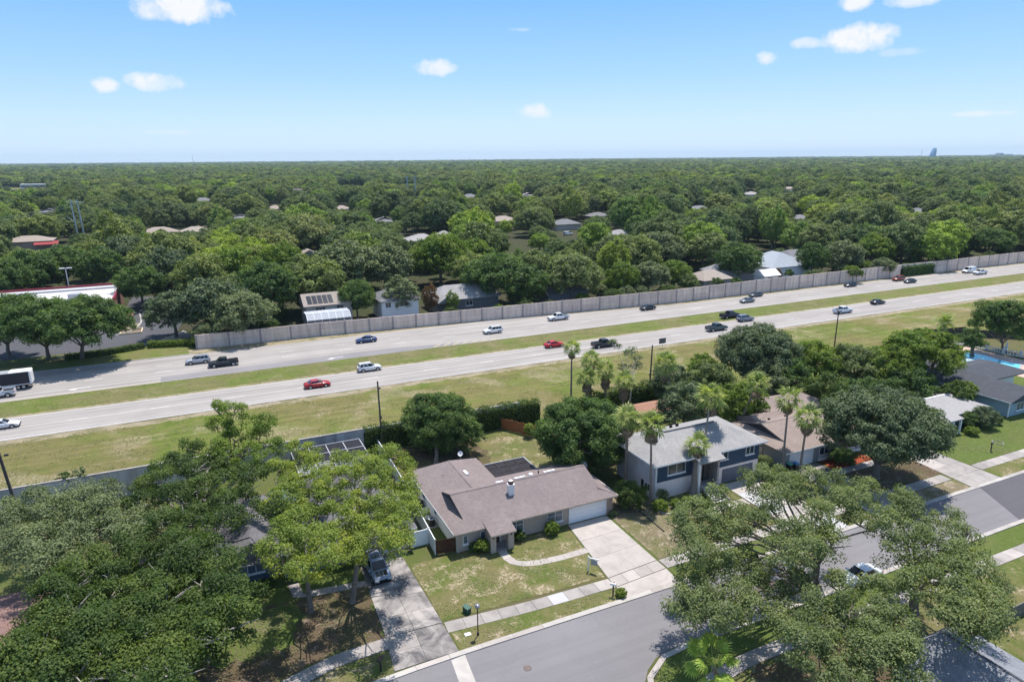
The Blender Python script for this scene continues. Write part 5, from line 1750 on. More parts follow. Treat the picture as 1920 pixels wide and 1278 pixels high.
obj('cab', MB().prism([(3.8, -1.15), (5.9, -1.15), (5.9, 1.15), (3.8, 1.15)], .5, 1.5).add([(3.85, -1.1, 1.5), (5.7, -1.1, 1.5), (5.7, 1.1, 1.5), (3.85, 1.1, 1.5), (3.85, -1, 2.5), (5.1, -1, 2.5), (5.1, 1, 2.5), (3.85, 1, 2.5)], [(0, 1, 5, 4), (1, 2, 6, 5), (2, 3, 7, 6), (3, 0, 4, 7), (4, 5, 6, 7)]), M_WHITE, bt)
obj('windscreen', MB().add([(5.68, -.95, 1.58), (5.68, .95, 1.58), (5.2, .9, 2.4), (5.2, -.9, 2.4)], [(0, 1, 2, 3)]), M_CARGLASS, bt)
for xx in (-2.6, -1.75, 4.9):
    for sgn in (-1, 1):
        w = obj('wheel', MB().tube([(xx, sgn * .85, .48), (xx, sgn * 1.2, .48)], .48, 18), M_RUBBER, bt)
        obj('rim', MB().tube([(xx, sgn * 1.19, .48), (xx, sgn * 1.225, .48)], .27, 12), M_RIM, w)
pk = vehicle('parked_suv', 'silver SUV with black bonnet panel parked on the stained driveway', 'car', 'suv', (.17, .21, .28), 13.05, 61.6, -PI / 2 + .03, None, .3, None, 'parked')
pk.location.z = .07
pw = vehicle('parked_car', 'white car parked in the street under the big oak branches', 'car', 'sedan', (.62, .64, .67), *(lambda q: (q.x, q.y))(at(1612, 1078, .6)), PI, None)
q = at(1065, 441)
vehicle('parked_van', 'distant white van between roofs among trees right of centre', 'van', 'van', (.7, .72, .74), q.x, q.y, .2, None)

# ------------------------------------------------------------------ street furniture and poles
def pole(label, x, y, h, lean=(0, 0), r=.15, mat=None, extras=()):
    t = thing('utility_pole', label, 'utility pole', (x, y, 0))
    obj('shaft', MB().tube([(0, 0, 0), (lean[0], lean[1], h)], [r, r * .72], 10), mat or M_WOODPOLE, t)
    for z in extras:
        obj('bracket', MB().box(-.2, .2, -.1, .1, z, z + .22), M_POLED, t)
    return t


pole('bare wooden pole at the end of the white vinyl fence', 21.4, 91.6, 10.6, (-.15, 0), .16, None, (9.4, 5.0))
pole('dark leaning pole at the left edge before the streaked wall', -22.6, 90.9, 12.6, (-1.15, .6), .19, M_POLED, (8.2,))
pole('dark slim pole between the shaggy palms and the tall single palm', 71.4, 95.6, 8.7, (.25, 0), .15, M_POLED, (3.2,))
pole('slim pole rising in front of the blue and white pickup', 122.5, 99.5, 9.0, (.1, 0), .14, M_POLED, (8.7,))
lp = thing('lamp_post', 'black post with a round grey lamp on the front verge', 'lamp post', (18.85, 48.55, 0))
obj('post', MB().tube([(0, 0, 0), (0, 0, 2.75)], .055, 8).lathe(0, 0, [(.12, 0), (.1, .25), (.06, .3)], 10), M_BLACK, lp)
obj('lamp_globe', MB().lathe(0, 0, [(.06, 2.75), (.2, 2.85), (.25, 3.0), (.18, 3.14), (.03, 3.2)], 14), plain('smoky_globe', (0.20, 0.20, 0.24), .2, .6), lp)
ub = thing('utility_box', 'green utility box tilted on the lawn beside the lamp post', 'utility box', (19.1, 51.9, 0), .35)
obj('cabinet', MB().prism([(-.24, -.33), (.24, -.33), (.24, .33), (-.24, .33)], 0, .55), plain('utility_green', (0.02, 0.065, 0.048), .5, .3), ub)
obj('lid', MB().slab([(-.27, -.37, .6), (.27, -.37, .6), (.27, .37, .68), (-.27, .37, .68)], .05), plain('utility_green_lid', (0.035, 0.10, 0.075), .5, .3), ub)
bag('ground_cover_plate', 'small white cover plate on the verge near the lamp post', 'cover', MB().box(-.28, .28, -.2, .2, .02, .07), M_WHITE, (18.05, 49.0, 0))
mh_ = at(989, 1252)
mc = thing('manhole_cover', 'rusty round manhole cover in the street asphalt', 'manhole cover', (mh_.x, mh_.y, 0))
_c = lambda r: [(r * math.cos(2 * PI * k / 24), r * math.sin(2 * PI * k / 24)) for k in range(24)]
obj('frame', MB().prism(_c(.36), .005, .022), plain('iron_frame', (0.13, 0.12, 0.12), .85, .2, .2, 10), mc)
obj('lid', MB().prism(_c(.29), .0225, .03), plain('rusty_iron', (0.16, 0.12, 0.11), .85, .2, .25, 10), mc)
# realty sign with hanging arm
rs = thing('sign_post', 'white yard sign post with hanging board beside main driveway', 'sign', (32.75, 52.7, 0), -.9)
obj('post', MB().box(-.06, .06, -.06, .06, 0, 1.75), M_WHITE, rs)
obj('arm', MB().box(.065, 1.15, -.05, .05, 1.5, 1.62), M_WHITE, rs)
obj('board', MB().box(.25, .95, -.015, .015, .85, 1.42), plain('pale_sign_board', (0.30, 0.33, 0.36)), rs)


def mailbox(label, x, y, rz, post=M_BLACK, box=M_BLACK, h=1.1):
    t = thing('mailbox', label, 'mailbox', (x, y, 0), rz)
    obj('post', MB().box(-.06, .06, -.06, .06, 0, h), post, t)
    n = 8
    pts = [(-.1, 0), (.1, 0)] + [(.1 * math.cos(PI * k / n), .14 + .1 * math.sin(PI * k / n)) for k in range(n + 1)]
    m = MB()
    vs = [(-.3, a, h + b) for a, b in pts] + [(.3, a, h + b) for a, b in pts]
    k_ = len(pts)
    m.add(vs, [tuple(range(k_)), tuple(range(2 * k_ - 1, k_ - 1, -1))] + [((i + 1) % k_, i, k_ + i, k_ + (i + 1) % k_) for i in range(k_)])
    obj('box', m, box, t)
    obj('flag', MB().box(-.05, .1, .105, .12, h + .1, h + .3), M_RED, t)
    return t


mailbox('pale topped mailbox on dark post beside main driveway shrub', 32.75, 48.1, -.9, M_POLED, M_WHITEW, 1.2)
mailbox('dark mailbox on post in the verge left of the stained driveway', 9.9, 47.9, .6)
mailbox('black mailbox standing on the right hand lawn', 99.6, 53.0, .3)
hs = thing('highway_sign', 'small dark backed sign beside near carriageway above the tall palm', 'sign', (91.3, 118.3, 0))
obj('post', MB().cyl(0, 0, 0, 1.6, .05, 6), M_METAL, hs)
obj('board', MB().box(-.9, .9, -.04, .04, 1.1, 2.3), plain('dark_sign_back', (0.12, 0.12, 0.13)), hs)
# edging and planter of the navy house
pe = thing('planter_edging', 'pale curved concrete edging around the clipped shrubs', 'edging')
c0 = (49.3, 59.4)
pts = [(c0[0] + 2.6 * math.cos(a), c0[1] + 1.55 * math.sin(a)) for a in [PI * (0.85 + 1.05 * k / 22) for k in range(23)]]
for a, b in zip(pts[:-1], pts[1:]):
    obj('edging_block', MB().obox(a, b, .18, 0, .16), M_CONC, pe)
bn = thing('stone_bench', 'small white bench beside the planter edging', 'bench', (51.9, 59.7, 0), .4)
obj('seat', MB().box(-.55, .55, -.2, .2, .4, .48), M_WHITE, bn)
for sx in (-1, 1):
    obj('leg', MB().box(sx * .4 - .07, sx * .4 + .07, -.15, .15, 0, .4), M_WHITE, bn)
be = thing('bed_edging', 'thin timber edging line along the dry side lawn', 'edging')
for a, b in (((44.6, 60.6), (44.4, 55.5)), ((44.3, 53.6), (44.6, 50.9))):
    obj('edging_board', MB().obox(a, b, .08, 0, .14), M_POLED, be)
bag('fire_ring', 'pale ring of stones on the right lawn', 'ring', MB().tube([(.75 * math.cos(a), .7 * math.sin(a), .05) for a in [2 * PI * k / 20 for k in range(21)]], .07, 5), M_CONC_G, (103.6, 54.4, 0))
bag('white_slab', 'white slab lying on grass behind the screened patio', 'slab', MB().box(-.7, .7, -.35, .35, .03, .18), M_WHITE, (31.6, 79.3, 0))

# ------------------------------------------------------------------ vegetation
nr = np.random.RandomState(11)


def quads_mesh(name, C, Nn, su, sv, tint, mats, bend=0.0, rs=None):
    """leaf quads: centres C, normals Nn, half sizes su, sv; tint (N,2)"""
    rs = rs or nr
    N = len(C)
    Nn = Nn / np.maximum(1e-6, np.linalg.norm(Nn, axis=1, keepdims=True))
    R = rs.normal(size=(N, 3))
    U = np.cross(Nn, R)
    U /= np.maximum(1e-6, np.linalg.norm(U, axis=1, keepdims=True))
    V = np.cross(Nn, U)
    su = np.broadcast_to(su, (N,))[:, None]
    sv = np.broadcast_to(sv, (N,))[:, None]
    P = np.empty((N, 4, 3), np.float32)
    P[:, 0] = C - U * su
    P[:, 1] = C - V * sv + Nn * su * bend
    P[:, 2] = C + U * su
    P[:, 3] = C + V * sv + Nn * su * bend
    me = bpy.data.meshes.new(name)
    me.vertices.add(N * 4)
    me.vertices.foreach_set('co', P.ravel())
    me.loops.add(N * 4)
    me.loops.foreach_set('vertex_index', np.arange(N * 4, dtype=np.int32))
    me.polygons.add(N)
    me.polygons.foreach_set('loop_start', np.arange(0, N * 4, 4, dtype=np.int32))
    me.polygons.foreach_set('loop_total', np.full(N, 4, np.int32))
    for m in mats:
        me.materials.append(m)
    me.update()
    a = me.color_attributes.new('tint', 'BYTE_COLOR', 'CORNER')
    col = np.ones((N, 4, 4), np.float32)
    col[:, :, 0] = tint[:, 0:1]
    col[:, :, 1] = tint[:, 1:2]
    col[:, :, 2] = 0
    a.data.foreach_set('color', col.ravel())
    me.validate()
    return me


def unit(n, rs, up=0.0):
    d = rs.normal(size=(n, 3))
    d /= np.linalg.norm(d, axis=1, keepdims=True)
    if up:
        d[:, 2] = np.where((d[:, 2] < -0.25) & (rs.rand(n) < up), -d[:, 2], d[:, 2])
    return d


def crown_cloud(lobes, rs, dens=300, leaf=.12, squash=.78, nsub=11, up=.75, droop=0.0):
    C, Nn, T = [], [], []
    for (x, y, z, r) in lobes:
        ctr = np.array([x, y, z])
        sd = unit(nsub, rs, up)
        sc = ctr + sd * np.array([r, r, r * squash]) * rs.uniform(.55, .78, (nsub, 1))
        lt = rs.uniform(0, 1)
        for k in range(nsub):
            m = max(6, int(dens * r * r / nsub * rs.uniform(.6, 1.35)))
            sr = r * rs.uniform(.30, .50)
            d = unit(m, rs, up * .8)
            rad = sr * rs.uniform(.45, 1.06, (m, 1))
            p = sc[k] + d * rad * np.array([1, 1, .8])
            if droop:
                p[:, 2] -= droop * rs.exponential(.35, m) * (rs.rand(m) < .35)
            C.append(p)
            Nn.append(d * .75 + sd[k] * .45 + rs.normal(size=(m, 3)) * .55 + np.array([0, 0, .35]))
            st = rs.uniform(0, 1)
            t = np.clip(.30 * lt + .30 * st + .40 * rs.rand(m), 0, 1)
            yv = np.clip(.45 * st + .35 * lt + .3 * rs.rand(m), 0, 1)
            T.append(np.stack([t, yv], 1))
    C, Nn, T = np.concatenate(C), np.concatenate(Nn), np.concatenate(T)
    s = leaf * rs.uniform(.7, 1.35, len(C))
    return C, Nn, s, T


def limb_mb(base, fork, lobes, r0, rs, maxl=16, twigs=3, sag=.08):
    mb = MB()
    b, f = Vector(base), Vector(fork)
    mid = b.lerp(f, .5) + Vector((rs.uniform(-.12, .12), rs.uniform(-.12, .12), 0)) * r0 * 3
    flare = b + Vector((0, 0, .25))
    mb.tube([b + Vector((0, 0, -.15)), flare, mid, f], [r0 * 1.65, r0 * 1.15, r0 * .9, r0 * .8], 9)
    idx = list(range(len(lobes)))
    rs.shuffle(idx)
    for k, i in enumerate(idx[:maxl]):
        x, y, z, r = lobes[i]
        e = Vector((x, y, z))
        L = (e - f).length
        h = f.lerp(e, .45) + Vector((rs.uniform(-.1, .1) * L, rs.uniform(-.1, .1) * L, sag * L))
        h2 = f.lerp(e, .75) + Vector((rs.uniform(-.08, .08) * L, rs.uniform(-.08, .08) * L, sag * L * .8))
        rr = r0 * (.5 if k < 4 else .34)
        mb.tube([f - Vector((0, 0, r0 * .5)), h, h2, e], [rr, rr * .7, rr * .45, rr * .22], 6)
    for i, (x, y, z, r) in enumerate(lobes):
        for _ in range(twigs):
            d = unit(1, rs, .7)[0]
            e = Vector((x + d[0] * r * .9, y + d[1] * r * .9, z + d[2] * r * .62))
            c = Vector((x, y, z - r * .15))
            m = c.lerp(e, .5) + Vector((rs.uniform(-.2, .2), rs.uniform(-.2, .2), rs.uniform(-.1, .2))) * r * .4
            mb.tube([c, m, e], [r0 * .14 + .015, r0 * .09 + .01, .012], 4, False)
    return mb


L_DARK = leafmat('dark_oak_leaf', (0.034, 0.064, 0.014), (0.105, 0.165, 0.03), (0.16, 0.205, 0.03))
L_OAK = leafmat('olive_oak_leaf', (0.086, 0.118, 0.036), (0.218, 0.27, 0.088), (0.27, 0.3, 0.092))
L_GREYOAK = leafmat('grey_green_oak_leaf', (0.092, 0.122, 0.046), (0.2, 0.245, 0.088), (0.23, 0.265, 0.095), .22)
L_YEL = leafmat('yellow_green_leaf', (0.125, 0.18, 0.028), (0.26, 0.33, 0.055), (0.34, 0.36, 0.04), .36)
L_BRIGHT = leafmat('bright_green_leaf', (0.085, 0.145, 0.018), (0.18, 0.255, 0.032), (0.225, 0.27, 0.035), .32)
L_DEEP = leafmat('deep_green_leaf', (0.046, 0.088, 0.022), (0.12, 0.196, 0.042), (0.155, 0.215, 0.042))
L_BLUEG = leafmat('blue_green_leaf', (0.062, 0.094, 0.038), (0.135, 0.185, 0.07), (0.165, 0.202, 0.078), .2)
L_VINE = leafmat('vine_leaf', (0.046, 0.082, 0.016), (0.1, 0.16, 0.03), (0.15, 0.185, 0.035))
L_PALM = leafmat('palm_frond_green', (0.105, 0.16, 0.03), (0.32, 0.385, 0.09), (0.6, 0.58, 0.2), .35)
L_PALMN = leafmat('near_palm_frond_green', (0.19, 0.3, 0.036), (0.34, 0.46, 0.075), (0.48, 0.5, 0.1), .4)
L_PALMD = leafmat('dead_palm_frond', (0.16, 0.115, 0.07), (0.30, 0.23, 0.13), (0.40, 0.33, 0.17), .2)
L_RUST = leafmat('rusty_leaf', (0.10, 0.055, 0.02), (0.19, 0.10, 0.035), (0.20, 0.13, 0.04))
_fr = [(0.0, (.55, .66, .66)), (.14, (.95, 1.0, .86)), (.28, (1.25, 1.22, .90)), (.40, (.78, .80, .84)), (.52, (1.40, 1.34, .92)), (.64, (1.05, 1.08, 1.05)),
       (.76, (1.50, 1.30, 1.18)), (.86, (1.20, 1.40, .70)), (.93, (2.0, 2.05, .70)), (1.0, (.72, .92, .66))]
L_FOR = leafmat('forest_leaf', (0.078, 0.112, 0.04), (0.188, 0.236, 0.076), (0.225, 0.256, 0.08), .24, objvar=_fr)


def tree(name, label, base, lobes, leafm, barkm=None, dens=300, leaf=.12, r0=.35, fork_h=2.5, seed=1, squash=.78, twigs=3, cat='tree', group=None, up=.75, nsub=11, fork=None, droop=0.0, maxl=16):
    rs = np.random.RandomState(seed)
    b = Vector((base[0], base[1], 0))
    t = thing(name, label, cat, b, 0, group)
    loc = [(x - b.x, y - b.y, z, r) for x, y, z, r in lobes]
    C, Nn, s, T = crown_cloud(loc, rs, dens, leaf, squash, nsub, up, droop)
    me = quads_mesh('crown', C, Nn, s, s * .62, T, [leafm], .25, rs)
    obj('crown', me, None, t)
    if r0:
        cx = sum(l[0] for l in loc) / len(loc)
        cy = sum(l[1] for l in loc) / len(loc)
        fk = fork or (cx * .25, cy * .25, fork_h)
        obj('trunk', limb_mb((0, 0, 0), fk, loc, r0, rs, maxl, twigs), barkm or M_BARK, t)
    return t


def dome_lobes(c, R, hv, n, rs, lr=.36, flat=.3, f0=.58, f1=.74):
    """lobes over a dome: c centre, R radius, hv half height"""
    out = []
    k = 0
    ga = PI * (3 - 5 ** .5)
    for i in range(n):
        u = 1 - (i + .5) / n * (1 + flat)
        rr = math.sqrt(max(0, 1 - u * u))
        a = ga * i + rs.uniform(-.25, .25)
        f = rs.uniform(f0, f1)
        out.append((c[0] + R * rr * f * math.cos(a), c[1] + R * rr * f * math.sin(a), c[2] + hv * u * rs.uniform(.55, .72), R * lr * rs.uniform(.82, 1.2)))
    out.append((c[0], c[1], c[2], R * .5))
    return out


def px_lobes(pts, z, r, rs, dz=.6):
    out = []
    for q in pts:
        zz = (q[2] if len(q) > 2 else z) + rs.uniform(-dz, dz)
        p = at(q[0], q[1], zz)
        out.append((p.x, p.y, zz, r * rs.uniform(.85, 1.18)))
    return out


def auto_tree(name, label, bpx, cpx, zc, R, hv, leafm, n=26, seed=1, barkm=None, dens=None, leaf=.14, r0=.4, fork_h=2.2, cat='tree', group=None, lr=.34, flat=.35, squash=.8, up=.75, twigs=2, sx=1.0):
    rs = np.random.RandomState(seed)
    c = at(cpx[0], cpx[1], zc)
    b = at(*bpx) if bpx else c
    lob = dome_lobes((c.x, c.y, zc), R, hv, n, rs, lr, flat)
    if dens is None:
        dens = 1.15 * 4 / (leaf * leaf * .62 * 4) * .45
    return tree(name, label, (b.x, b.y), lob, leafm, barkm, dens, leaf, r0, fork_h, seed, squash, twigs, cat, group, up)


def sub(*pts):
    return list(pts)


_rs = np.random.RandomState(5)
# --- big spreading oaks at lower right
z8 = lambda zx, zy: (1200 + zx / 2.667, 860 + zy / 2.667)
A_pts = [z8(*p) for p in ((610, 125), (600, 100), (720, 130), (850, 110), (970, 120), (1130, 170), (700, 95), (680, 180), (260, 270), (330, 340), (230, 410), (360, 420), (500, 290), (450, 380), (570, 330), (800, 200), (760, 380),
                                  (880, 360), (960, 430), (850, 480), (1000, 230), (900, 290), (1100, 320), (1200, 310), (650, 230), (250, 480), (400, 500), (300, 260), (200, 340), (430, 290), (700, 470), (1060, 220), (380, 180))]
B_pts = [z8(*p) for p in ((1290, 190), (1370, 250), (1540, 310), (1480, 390), (1620, 390), (1680, 520), (1720, 620), (1640, 680), (1560, 580), (1450, 540), (1400, 640), (1500, 720), (1620, 780), (1660, 850), (1350, 380), (1560, 460), (1440, 460),
                                  (1700, 720), (1280, 300), (1240, 440), (1560, 830), (1720, 800), (1590, 680), (1400, 320))]
C_pts = [z8(*p) for p in ((270, 660), (220, 740), (330, 800), (400, 620), (470, 700), (600, 640), (700, 700), (560, 780), (350, 540), (760, 600), (620, 560), (680, 820), (250, 590), (300, 720), (400, 780), (520, 560))]
D_pts = [z8(*p) for p in ((1000, 650), (900, 750), (1050, 750), (1200, 670), (850, 850), (1000, 850), (1100, 900), (1250, 760), (1290, 850), (800, 930), (950, 960), (1150, 1000), (1290, 1010), (900, 1060), (1050, 1080), (1180, 1090),
                                  (1300, 950), (1180, 840), (1340, 1060))]
tree('live_oak', 'olive green spreading oak over the street with crooked pale limbs', at(1524, 1118), px_lobes(A_pts, 9.0, 1.8, _rs), L_OAK, M_BARK, 430, .095, .42, seed=21, fork=(0, 0, 3.4), twigs=5, squash=.92, droop=.7, maxl=22)
tree('live_oak', 'olive green oak crown at right overhanging the grass and rail fence', at(1712, 1148), px_lobes(B_pts, 8.3, 1.8, _rs), L_OAK, M_BARK, 430, .095, .40, seed=22, fork=(0, 0, 3.0), twigs=4, squash=.92, droop=.7, maxl=20)
tree('live_oak', 'oak branches lowest over the street corner above the broad leaved palm', at(1530, 1140), px_lobes(C_pts, 6.5, 1.75, _rs), L_OAK, M_BARK, 430, .095, .36, seed=23, fork=(0, 0, 2.6), twigs=4, squash=.92, droop=.8, maxl=18)
tree('live_oak', 'oak crown at bottom edge just left of the dark chimney', at(1600, 1262), px_lobes(D_pts, 7.2, 1.85, _rs), L_OAK, M_BARK, 430, .095, .40, seed=24, fork=(0, 0, 2.8), twigs=4, squash=.92, droop=.6, maxl=18)
# --- trees at lower left
z4 = lambda zx, zy, *z: (zx / 2.1375, 680 + zy / 2.1375) + z
pts = [z4(*p) for p in ((60, 1180), (200, 950), (280, 900), (300, 1000), (200, 1050), (150, 1180), (300, 1150), (430, 950), (450, 860), (560, 800), (560, 920), (660, 960), (640, 850), (760, 800), (850, 770), (800, 880), (900, 820),
                        (900, 900), (960, 960), (940, 1050), (880, 1030), (850, 1100), (760, 1000), (760, 1100), (660, 1090), (560, 1040), (450, 1050), (420, 1160), (560, 1170), (660, 1190), (460, 1240), (300, 1240), (100, 1250), (560, 1260), (690, 1250),
                        (340, 830), (700, 740), (520, 740), (370, 1080), (200, 1260))]
tree('dark_oak', 'large dark glossy green oak filling the bottom left corner', at(262, 1272), px_lobes(pts, 8.5, 2.1, _rs) + px_lobes([(70 + 46 * (q % 8), 1090 + 48 * (q // 8)) for q in range(32) if not (q % 8 == 0 and q < 16)], 6.0, 1.9, _rs), L_DARK, M_BARKP, 400, .105, .5, seed=31, fork=(-1, 1, 3.0), twigs=5, squash=.85, maxl=26)
pts = [z4(*p) for p in ((60, 650), (30, 730), (150, 640), (130, 720), (150, 790), (260, 620), (150, 550), (240, 570), (330, 540), (300, 700), (400, 600), (420, 520), (420, 680), (350, 780), (500, 640), (560, 680), (620, 660), (480, 740), (200, 840), (250, 780), (330, 620))]
tree('grey_oak', 'soft grey green oak at left edge hung with moss above the red brown roof', at(120, 1082), px_lobes(pts, 8.0, 2.1, _rs) + px_lobes([(20 + 55 * (q % 5), 960 + 40 * (q // 5)) for q in range(12)], 6.2, 1.8, _rs), L_GREYOAK, M_BARK, 400, .10, .42, seed=32, fork=(0, 0, 3.0), twigs=3, squash=.85, droop=1.3)
pts = [z4(*p) for p in ((600, 500), (560, 570), (700, 420), (760, 350), (850, 400), (700, 540), (800, 500), (900, 470), (980, 440), (1000, 520), (900, 560), (760, 620), (840, 670), (920, 630), (1040, 590), (1100, 610), (640, 630), (780, 430), (640, 470), (720, 700), (1020, 460))]
tree('dark_oak', 'dark oak with bare pale limbs beside the streaked wall and slate roof', at(372, 1035), px_lobes(pts, 8.2, 1.9, _rs) + px_lobes([(300 + 45 * (q % 5), 880 + 45 * (q // 5)) for q in range(13) if not (q % 5 > 2 and q > 4)], 6.0, 1.9, _rs), L_DARK, M_BARKP, 380, .105, .45, seed=33, fork=(0, 0, 3.2), twigs=6, squash=.72, maxl=20)
pts = [z4(*p) for p in ((870, 250), (880, 200, 10), (940, 200, 12.2), (945, 260, 10.5), (940, 310), (870, 350), (1040, 300), (1090, 340), (1000, 360), (1060, 400), (900, 390), (1060, 250, 10))]
tree('yellowish_tree', 'loose olive yellow tree with upright tips against the highway verge', at(440, 905), px_lobes(pts, 8.4, 1.75, _rs), L_BRIGHT, M_BARK, 420, .10, .28, seed=34, fork=(0, 0, 3.0), twigs=4, squash=1.0)
auto_tree('wall_shrub', 'small dark shrub growing over the top of the streaked wall', None, (121, 898), 3.4, 1.0, 1.3, L_DEEP, 7, 35, r0=.08, dens=350, leaf=.11)
auto_tree('wall_shrub', 'brownish thin shrub growing over the top of the streaked wall', None, (149, 892), 3.5, 1.2, 1.3, L_GREYOAK, 7, 36, r0=.08, dens=150, leaf=.11)
# --- the two yellow green street trees
z7 = lambda zx, zy: (400 + zx / 4.26, 820 + zy / 4.26)
pts = [z7(*p) for p in ((680, 130), (520, 260), (600, 300), (700, 220), (620, 400), (560, 500), (820, 250), (800, 380), (720, 500), (900, 400), (850, 560), (550, 780), (500, 900), (620, 850), (560, 980), (700, 820), (800, 800), (700, 1030), (880, 860), (900, 980), (800, 1060),
                        (960, 780), (760, 160), (480, 540), (640, 600), (950, 330), (700, 640), (930, 500), (640, 700))]
tree('yellow_green_tree', 'left of two yellow green trees standing before the slate roofed house', at(583, 1145), px_lobes(pts, 9.0, 1.62, _rs, 1.1), L_YEL, M_BARK, 430, .095, .24, seed=41, fork=(0, .3, 4.2), twigs=5, squash=1.0, maxl=24)
pts = [z7(*p) for p in ((1000, 200), (1200, 180), (1340, 180), (1440, 160), (1520, 240), (1300, 300), (1100, 320), (1440, 330), (1240, 420), (1400, 430), (1050, 450), (1180, 540), (1330, 540), (1100, 640), (1260, 660), (1400, 650), (1500, 560), (1350, 820), (1450, 780),
                        (1200, 900), (1100, 960), (1540, 820), (1580, 620), (1250, 250), (1120, 230), (1540, 400), (1020, 560), (1480, 880), (1160, 760), (1540, 500))]
tree('yellow_green_tree', 'right of two yellow green trees leaning beside the parked silver SUV', at(661, 1128), px_lobes(pts, 9.2, 1.62, _rs, 1.1), L_YEL, M_BARK, 430, .095, .28, seed=42, fork=(.9, .5, 4.4), twigs=5, squash=1.0, maxl=24)
auto_tree('garage_shrub', 'grey leggy shrub beside the left neighbour garage door', None, (716, 1025), 1.6, 1.3, 1.4, L_GREYOAK, 9, 43, r0=.06, dens=180, leaf=.1)
# --- back yards
auto_tree('back_yard_oak', 'dense dark green tree behind the wing of the brown roofed house', (818, 868), (820, 792), 4.3, 5.9, 5.0, L_DEEP, 44, 51, dens=330, leaf=.125, r0=.3, lr=.30, flat=1.0)
auto_tree('back_yard_bush', 'lower dark lobe of foliage right of the dense back yard tree', None, (874, 812), 3.2, 2.9, 2.9, L_DEEP, 16, 52, dens=330, leaf=.125, r0=.15, lr=.36, flat=.7)
auto_tree('round_tree', 'big round glossy green tree between brown roof and navy house', (1088, 898), (1090, 818), 5.2, 7.1, 6.0, L_DEEP, 58, 53, dens=310, leaf=.135, r0=.35, lr=.28, flat=1.0)
auto_tree('front_oak', 'wide dark grey green oak shading the lawn before the low blue house', (1640, 895), (1660, 806), 7.0, 8.9, 5.6, L_BLUEG, 58, 54, dens=230, leaf=.15, r0=.5, lr=.25, flat=.5, twigs=3)
auto_tree('verge_tree', 'dusky green round tree beside the near carriageway at right of centre', (1428, 745), (1420, 668), 6.8, 8.0, 6.2, L_BLUEG, 40, 55, dens=210, leaf=.16, r0=.35, lr=.28, flat=.6)
auto_tree('bright_tree', 'bright green lumpy tree right of the dusky round tree', (1525, 745), (1530, 682), 5.4, 5.8, 4.6, L_BRIGHT, 26, 56, dens=200, leaf=.16, lr=.30, flat=.5)
auto_tree('bright_tree', 'olive green lumpy tree below the slim highway pole', (1600, 730), (1600, 688), 5.2, 5.6, 4.4, L_OAK, 26, 57, dens=200, leaf=.16, lr=.30, flat=.5)
auto_tree('layered_tree', 'tall bright layered tree left of the swimming pool', (1738, 745), (1730, 664), 7.4, 7.7, 5.4, L_BRIGHT, 40, 58, dens=170, leaf=.17, lr=.25, flat=.5, squash=.5)
auto_tree('bright_tree', 'yellow green tree mass in front of the layered tree', (1665, 735), (1668, 690), 5.4, 5.5, 4.6, L_BRIGHT, 24, 59, dens=200, leaf=.16, lr=.32, flat=.5)
auto_tree('side_tree', 'dark open crowned tree at right edge above the pool', (1880, 662), (1876, 606), 6.6, 6.6, 6.2, L_DEEP, 30, 60, dens=150, leaf=.18, r0=.25, lr=.28, flat=.5, twigs=3)
auto_tree('side_tree', 'small dark tree between the feather palm and the right dark tree', (1822, 668), (1822, 640), 3.6, 3.2, 3.4, L_DEEP, 14, 61, dens=180, leaf=.17, lr=.33, flat=.5)
for i, (lab, c, z, R, hv, m) in enumerate((
        ('dark tree behind the grey hip roof of the navy house', (1285, 765), 4.4, 5.0, 4.2, L_BLUEG),
        ('olive tree behind the navy house near the tallest roof palm', (1335, 722), 4.4, 4.8, 4.2, L_OAK),
        ('green tree between navy house and tan roof', (1392, 760), 4.4, 4.6, 4.2, L_BRIGHT),
        ('grey twiggy tree behind the tan roof', (1440, 712), 4.6, 4.2, 3.9, L_GREYOAK),
        ('leafy tree above the tan roof near the two tall palms', (1480, 712), 4.4, 4.6, 4.0, L_DEEP),
        ('dense green shrubs behind the tan roofed house', (1548, 738), 3.8, 4.6, 3.4, L_VINE),
        ('shrubby tree right of the small orange roofed shed', (1262, 720), 3.8, 4.2, 3.8, L_BLUEG),
        ('light green shrubs along the highway fence line', (1318, 690), 3.4, 3.6, 3.0, L_BRIGHT),
        ('dark shrub filling the gap behind the low blue house', (1790, 742), 3.0, 3.2, 2.6, L_VINE),
        ('yellow green shrub beside the charcoal roof corner', (1812, 733), 2.6, 2.2, 1.9, L_BRIGHT),
        ('dark tree in shade under the bright layered tree', (1620, 745), 3.5, 5.0, 3.2, L_DEEP),
        ('deep green tree under the layered tree near the charcoal roof', (1700, 728), 3.4, 5.4, 3.2, L_DEEP))):
    auto_tree('garden_tree', lab, None, c, z, R, hv, m, 18, 70 + i, dens=190, leaf=.16, r0=.22, lr=.33, flat=.7)
